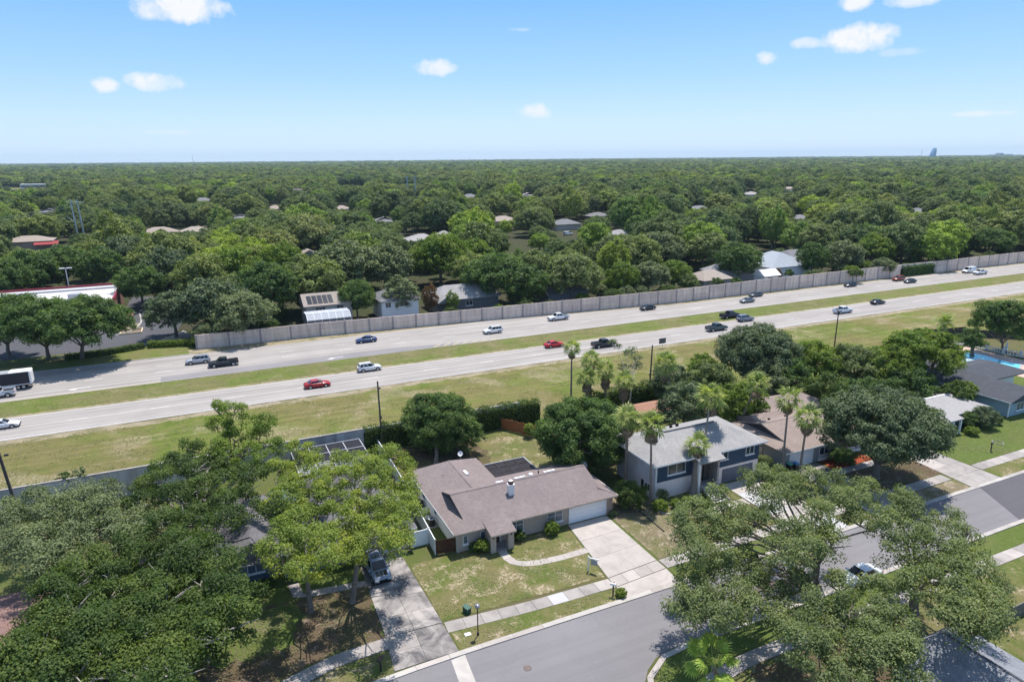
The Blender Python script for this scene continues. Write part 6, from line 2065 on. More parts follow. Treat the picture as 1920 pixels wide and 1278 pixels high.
# clipped and loose bushes
for i, (lab, c, z, R, hv, m) in enumerate((
        ('round clipped bush below the tan wall between the two windows', (1034, 990), .75, .95, .8, L_BRIGHT),
        ('square clipped bush left of the porch', (906, 1022), .75, .95, .75, L_BRIGHT),
        ('small grey green bush right of the porch', (973, 1004), .6, .75, .65, L_VINE),
        ('loose green bush by the right end of the garage', (1182, 930), 1.7, 2.2, 1.9, L_VINE),
        ('left clipped shrub inside the curved edging', (1238, 948), .6, 1.1, .7, L_BRIGHT),
        ('right clipped shrub inside the curved edging', (1268, 944), .6, .8, .6, L_BRIGHT),
        ('pale wispy shrub behind the clipped shrubs', (1243, 928), 1.1, .8, .9, L_GREYOAK),
        ('small bright shrub beside the front verge mailbox', (1165, 1111), .35, .6, .45, L_BRIGHT),
        ('low green plants beside the entry steps', (1325, 945), .5, .9, .5, L_VINE),
        ('yellow green plant left of the thick palm trunk', (1290, 938), .5, .8, .5, L_BRIGHT),
        ('large flowering grey purple bush before the blue house corner', (1845, 782), 1.6, 2.2, 1.7, L_BLUEG),
        ('dark bush left of the flowering bush', (1812, 788), 1.4, 1.5, 1.6, L_DEEP),
        ('low light green shrub below the dark bush', (1822, 808), .6, 1.1, .6, L_BRIGHT),
        ('small green shrub right of the flowering bush', (1868, 786), .8, 1.0, .8, L_VINE),
        ('dark clipped bush in the red mulch bed', (1582, 856), .9, 1.9, .9, L_DEEP),
        ('yellowish hedge plants between navy house and grey house', (1432, 866), .8, 1.2, .9, L_OAK),
        ('low hedge plant by the grey side wall', (1446, 880), .7, 1.1, .8, L_OAK),
        ('lime sapling in the back yard grass', (992, 805), 1.3, .9, 1.1, L_YEL),
        ('small shrub on the left lawn near the slate blue wall', (505, 1092), .4, .6, .45, L_VINE),
        ('low shrub at the foot of the slate blue wall', (462, 1108), .5, 1.2, .5, L_VINE),
        ('dark spiky plant beside the square clipped bush', (888, 1026), .45, .6, .5, L_DEEP),
        ('dead looking shrub at the corner of the garage pier', (1150, 962), .3, .5, .3, L_GREYOAK))):
    auto_tree('bush', lab, None, c, z, R, hv, m, 20, 100 + i, dens=1300, leaf=.06, r0=0, lr=.42, flat=.9, cat='bush', squash=.9)


def hedge(name, label, pts, w, h, leafm, dens=70, leaf=.12, seed=1, cat='hedge', wob=.25):
    rs = np.random.RandomState(seed)
    o = Vector((pts[0][0], pts[0][1], 0))
    C, Nn, T = [], [], []
    for a, b in zip(pts[:-1], pts[1:]):
        a, b = Vector(a), Vector(b)
        L = (b - a).length
        d = (b - a) / L
        n = Vector((-d.y, d.x))
        m = int(dens * L * (w + 2 * h))
        u = rs.rand(m) * L
        q = rs.rand(m) * (w + 2 * h)
        lump = wob * (np.sin(u * 1.7 + seed) + .6 * np.sin(u * 3.9 + 2) + .4 * np.sin(u * 7.3))
        side = np.where(q < h, -1, np.where(q > h + w, 1, 0))
        off = np.where(side < 0, -w / 2, np.where(side > 0, w / 2, q - h - w / 2))
        zz = np.where(side < 0, q, np.where(side > 0, q - h - w, h))
        zz = zz * (1 + lump / h * .6) + rs.normal(size=m) * .12
        off = off * (1 + lump * .25) + rs.normal(size=m) * .14
        C.append(np.stack([a.x - o.x + d.x * u + n.x * off, a.y - o.y + d.y * u + n.y * off, np.maximum(zz, .03)], 1))
        nn = np.stack([n.x * side, n.y * side, np.where(side == 0, 1.0, .35)], 1) + rs.normal(size=(m, 3)) * .6
        Nn.append(nn)
        st = np.sin(u * 2.1 + zz * 3) * .25 + .5
        T.append(np.stack([np.clip(st * .5 + rs.rand(m) * .5, 0, 1), np.clip(rs.rand(m) * .7 + st * .2, 0, 1)], 1))
    C, Nn, T = np.concatenate(C), np.concatenate(Nn), np.concatenate(T)
    s = leaf * rs.uniform(.7, 1.3, len(C))
    me = quads_mesh('foliage', C, Nn, s, s * .62, T, [leafm], .2, rs)
    t = thing(name, label, cat, (o.x, o.y, 0))
    obj('foliage', me, None, t)
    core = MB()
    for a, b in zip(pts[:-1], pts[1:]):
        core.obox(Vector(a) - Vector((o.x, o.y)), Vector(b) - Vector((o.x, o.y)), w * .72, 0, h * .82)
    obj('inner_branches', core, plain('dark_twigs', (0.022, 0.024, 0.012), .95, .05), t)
    return t


hedge('vine_hedge', 'vine covered wall section beside the bare wooden pole', [(18.9, 92.1), (26, 92.1)], 1.2, 3.7, L_VINE, 60, .13, 3)
hedge('vine_hedge', 'dark vine covered wall behind the back yard lawn', [(28, 92.1), (45, 92.0), (47, 91.5)], 1.5, 3.6, L_VINE, 60, .13, 4)
hedge('vine_hedge', 'dark hedge line behind the orange roofed shed', [(56, 92), (76, 93), (88, 94)], 2.0, 2.8, L_VINE, 45, .15, 5, wob=.5)
hedge('clipped_hedge', 'clipped green hedge beside the end of the noise wall', [(-12.2, 170.9), (-3.0, 168.3)], 1.6, 1.3, L_BRIGHT, 50, .15, 6, wob=.06)
hedge('clipped_hedge', 'clipped green hedge edging the car park left of the gap', [(-28, 167.4), (-20, 168.6), (-13.2, 171.0)], 1.5, 1.1, L_VINE, 50, .15, 7, wob=.06)
hedge('wall_creeper', 'dark creeper draped over the noise wall behind the rust red hatchback', [(221, 156.2), (238, 156.2)], 1.0, 3.4, L_DEEP, 22, .25, 8)
for i, (px, py, w_) in enumerate(((1345, 528, 2.2), (1380, 528, 2.0), (1480, 512, 1.6), (1605, 512, 3.4))):
    q = at(px, py + 10)
    s_ = ray(px, py)[0] * 155.9 / ray(px, py)[1]
    auto_tree('wall_climber', ('vine clump with thin stem on the wall left of the grey sedans', 'hanging vine clump on the wall right above the grey sedans', 'small vine on wall before the pale blue grey roof', 'leafy vine on wall above the black sedan')[i],
              (px, py + 22 if i in (0, 3) else py + 14), (px, py), 3.3, w_, 1.2, L_VINE, 8, 140 + i, dens=60, leaf=.26, r0=.1, lr=.4, flat=.8)


# palms ------------------------------------------------------------
def fan_mesh(name, mat, R=.95, pet=.95, n=15, droop=.35, seed=1, spread=1.25, width=.085):
    rs = np.random.RandomState(seed)
    vs, fs, tint = [], [], []
    # petiole along +X
    vs += [(0, -.02, 0), (0, .02, 0), (pet, .018, -.03), (pet, -.018, -.03)]
    fs.append((0, 3, 2, 1))
    tint.append((.6, .7))
    hub = Vector((pet, 0, -.03))
    for k in range(n):
        a = -PI * .5 * spread + PI * spread * k / (n - 1)
        r = R * (.72 + .28 * math.cos(a * .7)) * rs.uniform(.9, 1.08)
        d = Vector((math.cos(a), math.sin(a), 0))
        s = Vector((-d.y, d.x, 0)) * width
        up = Vector((0, 0, .05 if k % 2 else -.02))
        m = hub + d * r * .55 + up
        e = hub + d * r + Vector((0, 0, -droop * R * rs.uniform(.6, 1.3)))
        o = len(vs)
        vs += [tuple(hub), tuple(m - s), tuple(m + s), tuple(e)]
        fs += [(o, o + 1, o + 2), (o + 1, o + 3, o + 2)]
        t = (rs.uniform(.2, .9), rs.uniform(.2, .95))
        tint += [t, t]
    me = bpy.data.meshes.new(name)
    me.from_pydata(vs, [], fs)
    me.materials.append(mat)
    a = me.color_attributes.new('tint', 'BYTE_COLOR', 'CORNER')
    cols = []
    for f, t in zip(me.polygons, tint):
        for _ in range(f.loop_total):
            cols += [t[0], t[1], 0, 1]
    a.data.foreach_set('color', cols)
    me.update()
    return me


FANS = [fan_mesh('fan_frond', L_PALM, n=11, R=1.0, seed=i, width=.095, droop=.16 + .12 * i) for i in range(4)]
DEAD = [fan_mesh('dead_frond', L_PALMD, R=.8, pet=.7, seed=10 + i, droop=.1, spread=.7) for i in range(2)]
BIGF = [fan_mesh('broad_frond', L_PALMN, R=.95, pet=1.5, n=20, seed=20 + i, droop=.35 + .1 * i, spread=1.5, width=.11) for i in range(3)]


def frond_obj(me, parent, az, el, scale, z, name='frond', roll=0.0):
    o = bpy.data.objects.new(name, me)
    COL.objects.link(o)
    o.parent = parent
    m = Matrix.Translation(z) @ Matrix.Rotation(az, 4, 'Z') @ Matrix.Rotation(-el, 4, 'Y') @ Matrix.Rotation(roll, 4, 'X') @ Matrix.Scale(scale, 4)
    o.matrix_local = m
    return o


def palm(label, base, head, h, scale=1.0, nf=19, skirt=.9, r=.17, seed=1, fans=None, thick=None, name='fan_palm'):
    rs = random.Random(seed)
    b = Vector((base[0], base[1], 0))
    hd = Vector((head[0] - b.x, head[1] - b.y, h))
    t = thing(name, label, 'palm', b, 0)
    pts, rad = [], []
    for k in range(9):
        u = k / 8
        p = Vector((hd.x * u ** 1.4, hd.y * u ** 1.4, h * u))
        pts.append(p)
        rad.append((thick or r) * (1.35 - .55 * u + (.35 if k == 0 else 0)))
    obj('trunk', MB().tube(pts, rad, 9), M_PALMBARK, t)
    fans = fans or FANS
    for k in range(nf):
        f = (k + .5) / nf
        el = math.radians(82 - 118 * f ** .85) + rs.uniform(-.1, .1)
        az = k * 2.39996 + rs.uniform(-.2, .2)
        frond_obj(rs.choice(fans), t, az, el, scale * rs.uniform(.85, 1.1), hd + Vector((0, 0, .15)), 'frond', rs.uniform(-.4, .4))
    if skirt > 0:
        # shag of dead fronds hanging under the head, one mass
        mb_v, mb_f, tn = [], [], []
        for k in range(int(46 * skirt)):
            az = rs.uniform(0, 2 * PI)
            el = math.radians(rs.uniform(-88, -52))
            m = Matrix.Translation(hd + Vector((0, 0, rs.uniform(-skirt * .9, .05)))) @ Matrix.Rotation(az, 4, 'Z') @ Matrix.Rotation(-el, 4, 'Y') @ Matrix.Scale(scale * rs.uniform(.7, 1), 4)
            src = DEAD[k % 2]
            o = len(mb_v)
            for v in src.vertices:
                mb_v.append(tuple(m @ v.co))
            for p in src.polygons:
                mb_f.append(tuple(i + o for i in p.vertices))
        me = bpy.data.meshes.new('dead_skirt')
        me.from_pydata(mb_v, [], mb_f)
        me.materials.append(L_PALMD)
        a = me.color_attributes.new('tint', 'BYTE_COLOR', 'CORNER')
        c = np.random.RandomState(seed).rand(len(me.polygons))
        lt = np.zeros(len(me.polygons), np.int32)
        me.polygons.foreach_get('loop_total', lt)
        cc = np.repeat(c, lt)
        col = np.stack([cc, cc * .8, cc * 0, cc * 0 + 1], 1).astype(np.float32)
        a.data.foreach_set('color', col.ravel())
        s_ = obj('dead_skirt', me, None, t)
        s_['kind'] = 'stuff'
    return t


def palm_px(label, headpx, z, basepx=None, base=None, **kw):
    hp = at(headpx[0], headpx[1], z)
    b = base or (at(*basepx) if basepx else hp)
    return palm(label, (b[0], b[1]), (hp.x, hp.y), z, **kw)


palm_px('single thin palm left of the shaggy palm cluster', (1072, 655), 9.8, scale=1.0, seed=1, skirt=.5, r=.14)
palm_px('shaggy palm at the top left of the palm cluster', (1108, 676), 8.2, scale=1.15, seed=2, skirt=1.6)
palm_px('shaggy palm at the lower left of the palm cluster', (1100, 708), 6.2, scale=1.1, seed=3, skirt=1.6)
palm_px('shaggy palm in the middle of the palm cluster', (1136, 696), 6.8, scale=1.2, seed=4, skirt=1.8)
palm_px('shaggy palm at the right of the palm cluster', (1170, 716), 6.4, scale=1.2, seed=5, skirt=1.8)
palm_px('tall palm standing beside the orange roofed shed', (1247, 684), 9.8, base=(65.3, 80.5), scale=1.35, seed=6, skirt=1.0, nf=23)
palm_px('palm over the left corner of the navy house roof partly behind another', (1177, 786), 10.2, base=(46.6, 66.5), scale=1.15, seed=7, skirt=1.2)
palm_px('palm in front of the left corner of the navy house roof', (1221, 798), 10.0, base=(46.9, 61.6), scale=1.15, seed=8, skirt=1.0, r=.13)
palm_px('tall palm crossing the middle of the grey hip roof', (1332, 747), 10.2, base=(53.7, 60.8), scale=1.3, seed=9, skirt=.7, r=.13, nf=23)
palm_px('short thick trunked palm beside the entry steps', (1309, 836), 6.3, base=(53.0, 60.9), scale=1.05, seed=10, skirt=.9, thick=.40, nf=20)
palm_px('palm behind the gap between navy house and tan roof', (1420, 723), 9.0, base=(70.5, 72.5), scale=1.2, seed=11, skirt=.6)
palm_px('left of two tall palms before the grey house garage', (1479, 749), 9.6, base=(67.9, 61.0), scale=1.15, seed=12, skirt=.7, r=.13)
palm_px('right of two tall palms before the grey house garage', (1514, 785), 8.6, base=(69.4, 59.4), scale=1.2, seed=13, skirt=.9, r=.13)
palm_px('broad leaved palm with bright fronds at the bottom edge', (1337, 1248), 3.6, base=(33.4, 33.6), scale=1.0, seed=14, skirt=0, fans=BIGF, nf=13, thick=.22)
palm_px('low spiky palm at the grey house driveway edge', (1462, 893), .8, scale=.8, seed=15, skirt=0, nf=14, r=.1, name='palmetto')


def feather_mesh(name, mat, L=3.0, n=26, seed=1):
    rs = np.random.RandomState(seed)
    vs, fs, tint = [], [], []
    def spine(u):
        return Vector((L * u * (1 - .12 * u), 0, L * (.42 * u - .62 * u * u)))
    for k in range(n):
        u = .12 + .88 * k / n
        p, q = spine(u), spine(min(1, u + .035))
        for s in (-1, 1):
            ll = .75 * math.sin(PI * (.12 + .85 * u)) * rs.uniform(.85, 1.1)
            e = p + Vector((.35 * ll, s * ll, -.35 * ll))
            o = len(vs)
            vs += [tuple(p), tuple(q), tuple(e)]
            fs.append((o, o + 1, o + 2))
            tint.append((rs.uniform(.2, .9), rs.uniform(.1, .7)))
    me = bpy.data.meshes.new(name)
    me.from_pydata(vs, [], fs)
    me.materials.append(mat)
    a = me.color_attributes.new('tint', 'BYTE_COLOR', 'CORNER')
    cols = []
    for t in tint:
        cols += [t[0], t[1], 0, 1] * 3
    a.data.foreach_set('color', cols)
    me.update()
    return me


FEA = [feather_mesh('feather_frond', L_PALM, seed=i) for i in range(3)]
palm_px('feather leaved palm beside the highway grass at right', (1772, 607), 6.0, scale=1.15, seed=16, skirt=0, fans=FEA, nf=26, r=.28, name='feather_palm')
palm_px('feather leaved palm in the shade left of the pool', (1740, 640), 4.5, scale=.9, seed=17, skirt=0, fans=FEA, nf=18, r=.2, name='feather_palm')
# sparse grey tree by the palms
_r2 = np.random.RandomState(77)
pts = [(1150, 645, 8.6), (1160, 652, 8.0), (1185, 660, 8.6), (1195, 672, 7.6), (1190, 690, 6.0), (1178, 665, 8.2), (1168, 690, 5.6), (1197, 684, 6.4)]
tree('sparse_tree', 'sparse grey leaning tree in front of the black pickup', (63.5, 90.5), px_lobes(pts, 8, 1.0, _r2, .3), L_GREYOAK, M_BARKP, 190, .12, .16, seed=78, fork=(.4, 0, 4.0), twigs=8, squash=1.0)
# the two road side oaks in front of the shop
auto_tree('roadside_oak', 'dark spreading oak over the highway edge in front of the shop', (155, 672), (160, 612), 8.2, 10.4, 6.4, L_DEEP, 46, 81, dens=95, leaf=.23, r0=.42, fork_h=3.2, lr=.26, flat=.45)
auto_tree('roadside_oak', 'dark oak left of the highway edge oak and behind the box truck', (92, 672), (78, 612), 8.2, 10.0, 6.4, L_DEEP, 38, 82, dens=95, leaf=.23, r0=.4, fork_h=3.0, lr=.27, flat=.45)
auto_tree('roadside_oak', 'dark oak cut by the left edge above the box truck', (18, 668), (10, 604), 8.0, 9.0, 6.2, L_DEEP, 34, 83, dens=95, leaf=.23, r0=.4, fork_h=3.0, lr=.28, flat=.45)

# ------------------------------------------------------------------ turf tufts and litter (nobody could count them)
L_TUFT = leafmat('turf_blade', (0.12, 0.155, 0.036), (0.19, 0.215, 0.058), (0.34, 0.295, 0.165), .2)
L_LITTER = leafmat('fallen_leaf', (0.10, 0.065, 0.04), (0.24, 0.17, 0.10), (0.36, 0.28, 0.18), .1)


def tufts(name, label, polys, dens, leaf, mat, seed, z=.045, up=.55):
    rs = np.random.RandomState(seed)
    C = []
    for poly in polys:
        P = np.array(poly, float)
        lo, hi = P.min(0), P.max(0)
        n = int((hi[0] - lo[0]) * (hi[1] - lo[1]) * dens)
        q = lo + rs.rand(n, 2) * (hi - lo)
        ins = np.zeros(n, bool)
        j = len(P) - 1
        for i in range(len(P)):
            cnd = ((P[i, 1] > q[:, 1]) != (P[j, 1] > q[:, 1])) & (q[:, 0] < (P[j, 0] - P[i, 0]) * (q[:, 1] - P[i, 1]) / (P[j, 1] - P[i, 1] + 1e-9) + P[i, 0])
            ins ^= cnd
            j = i
        q = q[ins]
        # clumped: keep where a slow wave field is high
        f = np.sin(q[:, 0] * .9 + 1.3 * np.sin(q[:, 1] * .7)) + np.sin(q[:, 1] * 1.3 + 1.7 * np.sin(q[:, 0] * .45)) + rs.normal(size=len(q)) * .7
        q = q[f > .15]
        C.append(np.concatenate([q, np.full((len(q), 1), z) + rs.rand(len(q), 1) * z], 1))
    C = np.concatenate(C)
    N_ = rs.normal(size=C.shape) * (1 - up) + np.array([0, 0, up])
    s_ = leaf * rs.uniform(.6, 1.5, len(C))
    w = .5 + .5 * np.sin(C[:, 0] * .35 + C[:, 1] * .5)
    T = np.stack([np.clip(.4 * w + .6 * rs.rand(len(C)), 0, 1), np.clip(.45 * (1 - w) + .65 * rs.rand(len(C)), 0, 1)], 1)
    o = obj(name, quads_mesh(name, C, N_, s_, s_ * .5, T, [mat], .3, rs), None)
    return tag(o, label, None, None, 'stuff')


tufts('lawn_tufts', 'uneven tufts of turf and weeds on the front lawns', [[(16.7, 51.8), (33.6, 51.2), (35.0, 61.0), (16.6, 61.5)], [(16.9, 47.5), (33.1, 47.5), (33.5, 49.0), (17.0, 49.7)],
      [(40.8, 51.5), (57.5, 51.5), (57.5, 61.6), (42, 62)], [(1, 47.3), (10.9, 47.8), (11.0, 49.7), (4, 48.8)], [(40.6, 47.5), (57.5, 47.5), (57.5, 49.4), (40.7, 49.4)], [(-5, 54), (11, 52.5), (11.4, 60), (-5, 61)],
      [(21.5, 75), (46, 73), (46, 91), (21.5, 91)], [(34, 30), (64, 30), (64, 35), (38, 35)], [(92.6, 51.7), (140, 51.8), (140, 70), (113, 60), (93, 60)], [(56, 10), (80, 10), (80, 29), (56, 28)], [(19.9, 63), (21.7, 63), (21.7, 78), (20.8, 80)]], 34, .07, L_TUFT, 301, .03, .85)
tufts('verge_tufts', 'rough tufts of grass along the highway verges', [[(-60, 93), (150, 93), (150, 119), (-60, 119)], [(-60, 132.4), (180, 132.4), (180, 141), (-60, 141)]], 9, .11, L_TUFT, 302, .03, .9)
tufts('leaf_litter', 'scattered fallen leaves under the big trees', [[(-5, 48.2), (2.6, 51), (11, 52), (11.4, 60), (-5, 61)], [(37, 25), (50, 25), (50, 34), (38, 34)], [(75, 51.6), (86.5, 51.6), (86.5, 56.6), (75, 56.6)], [(21.5, 79), (33, 79.5), (34.5, 90), (21.5, 90.5)]], 30, .06, L_LITTER, 303, .035, .8)

# ------------------------------------------------------------------ wooded neighbourhood beyond the wall
def forest_variant(seed, R, H, leafm, n, leaf, dens, lr, flat, squash, trunk=True, narrow=1.0, up=.8):
    rs = np.random.RandomState(seed)
    hv = H * .50
    lob = dome_lobes((0, 0, H * .53), R * narrow, hv, n, rs, lr, flat, .60, .76)
    C, Nn, s, T = crown_cloud(lob, rs, dens, leaf, squash, 12, up)
    crown = quads_mesh('crown', C, Nn, s, s * .7, T, [leafm], .2, rs)
    tm = limb_mb((0, 0, 0), (0, 0, H * .28), lob, R * .05, rs, 7, 1)
    return crown, tm.mesh('trunk', M_BARK)


VAR = [forest_variant(201, 7.4, 11.5, L_FOR, 36, .22, 84, .28, .7, .8),
       forest_variant(202, 7.8, 10.5, L_FOR, 38, .22, 84, .27, .6, .7),
       forest_variant(203, 6.6, 12.5, L_FOR, 34, .22, 84, .31, .9, .9),
       forest_variant(204, 7.2, 11.0, L_FOR, 44, .21, 80, .24, .7, .8),
       forest_variant(205, 6.2, 13.5, L_FOR, 34, .22, 72, .30, .95, 1.0, narrow=.8),
       forest_variant(206, 8.2, 11.0, L_FOR, 30, .22, 80, .34, .6, .75)]
FLAB = ['broad rounded oak crown in the wooded neighbourhood beyond the highway', 'wide flat topped oak in the wooded neighbourhood beyond the highway',
        'upright dense tree in the wooded neighbourhood beyond the highway', 'finely lumped oak in the wooded neighbourhood beyond the highway',
        'tall narrow tree in the wooded neighbourhood beyond the highway', 'heavy lobed oak in the wooded neighbourhood beyond the highway']
RAD = [7.4, 7.8, 6.6, 7.2, 5.4, 8.2]
HT = [11.5, 10.5, 12.5, 11, 13.5, 11]


def place_forest(i, x, y, sc, rz, label=None, sz=None, leafm=None, parts=True):
    crown, trunk = VAR[i]
    t = thing('tree', label or FLAB[i], 'tree', (x, y, 0), rz, None if label else 'trees beyond the highway, kind %d' % i)
    if not label:
        t['group'] = ('broad oaks beyond the highway', 'flat topped oaks beyond the highway', 'upright dense trees beyond the highway', 'finely lumped oaks beyond the highway', 'tall narrow trees beyond the highway', 'heavy lobed oaks beyond the highway')[i]
    t.scale = (sc, sc, sz or sc)
    c = obj('crown', crown, None, t)
    if leafm:
        c.material_slots[0].link = 'OBJECT'
        c.material_slots[0].material = leafm
    obj('trunk', trunk, None, t)
    return t


placed = []
# prominent trees read off the photograph: pixel of crown centre, height of that point, radius, height, variant, leaf, label
HAND = [
    (325, 590, 5.5, 8.0, 11.5, 3, L_BLUEG, 'dark oak leaning over the car park lane corner'), (400, 575, 7.0, 9.5, 14, 0, L_BLUEG, 'big blue green oak just behind the end of the noise wall'),
    (380, 525, 8.5, 9.0, 16, 5, None, 'oak rising behind the blue green oak at the wall end'), (455, 595, 5.5, 8.0, 11.5, 5, L_GREYOAK, 'grey green oak above the wall left of the pool cage'),
    (505, 545, 8.0, 9.0, 16, 0, L_DEEP, 'tall dark oak touching the left of the solar panel roof'), (450, 515, 9, 8.5, 17, 2, L_BRIGHT, 'bright green tree above and left of the solar panel house'),
    (530, 500, 9, 8.5, 17, 3, L_BRIGHT, 'second bright green tree directly above the solar panel house'),
    (650, 505, 9.5, 11.5, 18.5, 0, L_GREYOAK, 'large grey green oak above the white two storey house'), (720, 500, 9, 10, 16.5, 1, L_GREYOAK, 'grey green oak right of the large oak above the white house'),
    (668, 560, 5.5, 5.6, 10.5, 5, L_DEEP, 'dark tree between the solar panel house and white house'), (752, 552, 6, 6.0, 11.5, 4, L_GREYOAK, 'mossy grey tree drooping over the white two storey house'),
    (825, 482, 9.5, 10.5, 17.5, 5, L_BRIGHT, 'bright green multi trunk oak behind the grey shingle roof'), (885, 478, 9, 9, 15, 0, L_BRIGHT, 'bright green oak right behind the multi trunk oak'),
    (930, 522, 7.6, 10.5, 14.8, 5, L_DEEP, 'very dense deep green oak right of the grey shingle roof'), (985, 535, 6.2, 8.2, 12.5, 2, L_DEEP, 'deep green oak joined to the right of the dense oak'),
    (1072, 520, 7.5, 9.6, 14.4, 5, L_OAK, 'olive topped oak beyond the wall right of centre'), (1150, 490, 9, 6.8, 17.0, 4, L_YEL, 'bright yellow green tree beyond the wall right of centre'),
    (1168, 524, 5.5, 5.4, 11, 2, L_BRIGHT, 'lower bright green tree beneath the yellow green tree'), (1216, 520, 5.2, 7.6, 10.5, 3, L_GREYOAK, 'dusky grey bush tree right of the yellow green tree'),
    (1264, 516, 4.8, 6.0, 9.8, 2, L_BRIGHT, 'fresh green bushy tree above the wall left of the tan roof'), (1290, 532, 2.8, 3.6, 6, 5, L_OAK, 'small olive shrub tree at the wall before the tan roof'),
    (1385, 492, 7.0, 8.8, 13.9, 0, L_DEEP, 'dark oak standing between the grey and pale blue roofs'), (1120, 545, 2.4, 3.4, 5.0, 3, L_GREYOAK, 'pale shrub peeping over the wall at centre right'),
    (1523, 490, 5.6, 5.8, 12.5, 2, L_DEEP, 'dark conical conifer right of the pale blue grey roof'), (1455, 512, 2.8, 2.0, 4.5, 5, L_RUST, 'small red flowering shrub before the pale blue grey roof'),
    (848, 566, 3.6, 2.4, 7, 4, L_BRIGHT, 'young bright green tree before the grey shingle roof'), (806, 562, 4.2, 2.8, 9, 4, L_RUST, 'rusty orange tree beside the grey shingle roof'),
    (1655, 500, 3.6, 4.8, 7, 3, L_GREYOAK, 'brownish shrub above the creeper covered wall section'), (1000, 412, 9, 11, 16, 5, L_OAK, 'large round solitary oak among the roofs near centre'),
    (805, 395, 9, 9.5, 17.5, 2, L_BRIGHT, 'tall bright tree left of centre in the middle distance'), (862, 390, 9, 9, 17.5, 2, L_BRIGHT, 'second tall bright tree left of centre in the middle distance'),
    (890, 412, 7.5, 9, 14, 1, L_YEL, 'yellow green flat tree in the middle distance near centre'), (262, 530, 7.5, 7.5, 13, 0, L_DEEP, 'dark tree behind the shop beside the car park lane'),
    (60, 512, 8, 9.5, 15, 1, L_DEEP, 'dark tree behind the shop at far left'), (120, 502, 8, 9.5, 15.5, 0, L_DEEP, 'second dark tree behind the shop left of the twin lamp'),
    (190, 502, 8, 9.0, 15, 3, L_DEEP, 'third dark tree behind the shop right of the twin lamp'), (12, 525, 7.5, 8.5, 14, 5, L_DEEP, 'dark tree behind the shop at the very left edge'),
    (238, 485, 9, 10, 17, 5, L_BLUEG, 'large blue green oak above the car park lane'), (318, 510, 8.5, 9.5, 16, 1, L_BLUEG, 'blue green oak behind the oak at the car park corner'),
    (1330, 470, 7.5, 9.0, 14.5, 0, None, 'oak rising behind the low tan roof beyond the wall'), (1580, 480, 6.5, 8.5, 12.5, 3, L_GREYOAK, 'grey green oak just right of the dark conifer'),
    (1240, 470, 8.0, 9.5, 15, 5, L_GREYOAK, 'soft grey green oak behind the dusky bush tree'), (1640, 470, 6.5, 8.5, 12.5, 1, L_BRIGHT, 'bright green oak beyond the wall right of the conifer'),
    (1745, 465, 6.5, 9.0, 12.5, 0, L_DEEP, 'deep green oak beyond the wall above the white van'), (1860, 455, 6.5, 9.0, 12.5, 5, L_DEEP, 'deep green oak beyond the wall at the right edge'),
]
for px, py, z, R, H, i, lm, lab in HAND:
    p = at(px, py, z)
    sc = R / RAD[i]
    place_forest(i, p.x, p.y, sc, (px * 7 % 628) / 100, lab, H / HT[i], lm)
    placed.append((p.x, p.y, R * .85))

# image windows kept open towards a building (px0, py0, px1, py1, y of the building)
OPEN = [(0, 540, 230, 600, 232), (240, 585, 320, 642, 238), (560, 548, 640, 610, 180), (700, 566, 760, 592, 174), (808, 535, 890, 575, 186), (1422, 472, 1496, 515, 186),
        (1296, 505, 1336, 530, 172), (270, 414, 390, 428, 440), (18, 434, 112, 462, 402), (140, 388, 166, 432, 428), (562, 456, 592, 480, 284), (744, 330, 784, 343, 1000), (762, 345, 782, 366, 640),
        (636, 336, 680, 346, 1050), (930, 400, 958, 412, 600), (1044, 406, 1080, 420, 420), (1050, 430, 1080, 443, 400), (956, 442, 988, 460, 330), (812, 510, 850, 528, 215), (0, 338, 88, 350, 1420),
        (776, 434, 806, 446, 420), (820, 430, 842, 438, 420), (1398, 352, 1418, 366, 900), (1400, 455, 1446, 466, 260), (784, 320, 816, 328, 1200), (1148, 427, 1170, 436, 500), (632, 381, 650, 390, 800), (505, 381, 526, 390, 800)]
EXTRA = []
for px, py, z in ((450, 402, 5.5), (720, 408, 5.5), (880, 365, 6), (1120, 398, 5.5), (1310, 385, 5.5), (1500, 402, 5.5), (1720, 392, 5.5), (990, 362, 6), (380, 372, 6), (90, 392, 5.5), (1480, 350, 7), (560, 352, 7)):
    EXTRA.append((px, py, z))
FOOT = [(21, 37, 164, 185), (40, 55, 164, 185), (56, 78, 168, 187), (88, 105, 168, 182), (141, 171, 160, 184), (173, 197, 165, 189), (197, 213, 181, 197), (-80, -4, 150, 241)]
frs = random.Random(99)
er = random.Random(12)
for px, py, z in EXTRA:
    p = at(px, py, z)
    L_, D_ = er.uniform(13, 20), er.uniform(10, 14)
    ax = er.choice('xy')
    bg_house('small roof peeking between the crowns of the distant suburb', p.x - L_ / 2, p.x + L_ / 2, p.y - D_ / 2, p.y + D_ / 2, z - 2.2, er.uniform(2.0, 3.0),
             er.choice((M_CREAM, M_WHITEW, M_GREYW2)), er.choice((M_BEIGER, S_MIDGREY, S_MIDGREY, S_GREYX)), ax, None, None, group='roofs peeking out of the distant suburb')
    w_ = 7 + 2400 / p.length
    OPEN.append((px - w_, py - 5, px + w_, py + 3 + 700 / p.length, p.y - 6))
    FOOT.append((p.x - L_ / 2 - 1, p.x + L_ / 2 + 1, p.y - D_ / 2 - 1, p.y + D_ / 2 + 1))
cand = []


def reject(x, y, R, H):
    pr = project(x, y, H * .6)
    if pr is None:
        return True
    px, py, f = pr
    w = R / f * FPX
    if px < -w - 60 or px > 1980 + w:
        return True
    top = project(x, y, H)[1]
    bot = project(x, y, H * .25)[1]
    for a, b, c, d, yy in OPEN:
        if y < yy and px + w * .8 > a and px - w * .8 < c and bot > b and top < d:
            return True
    return False


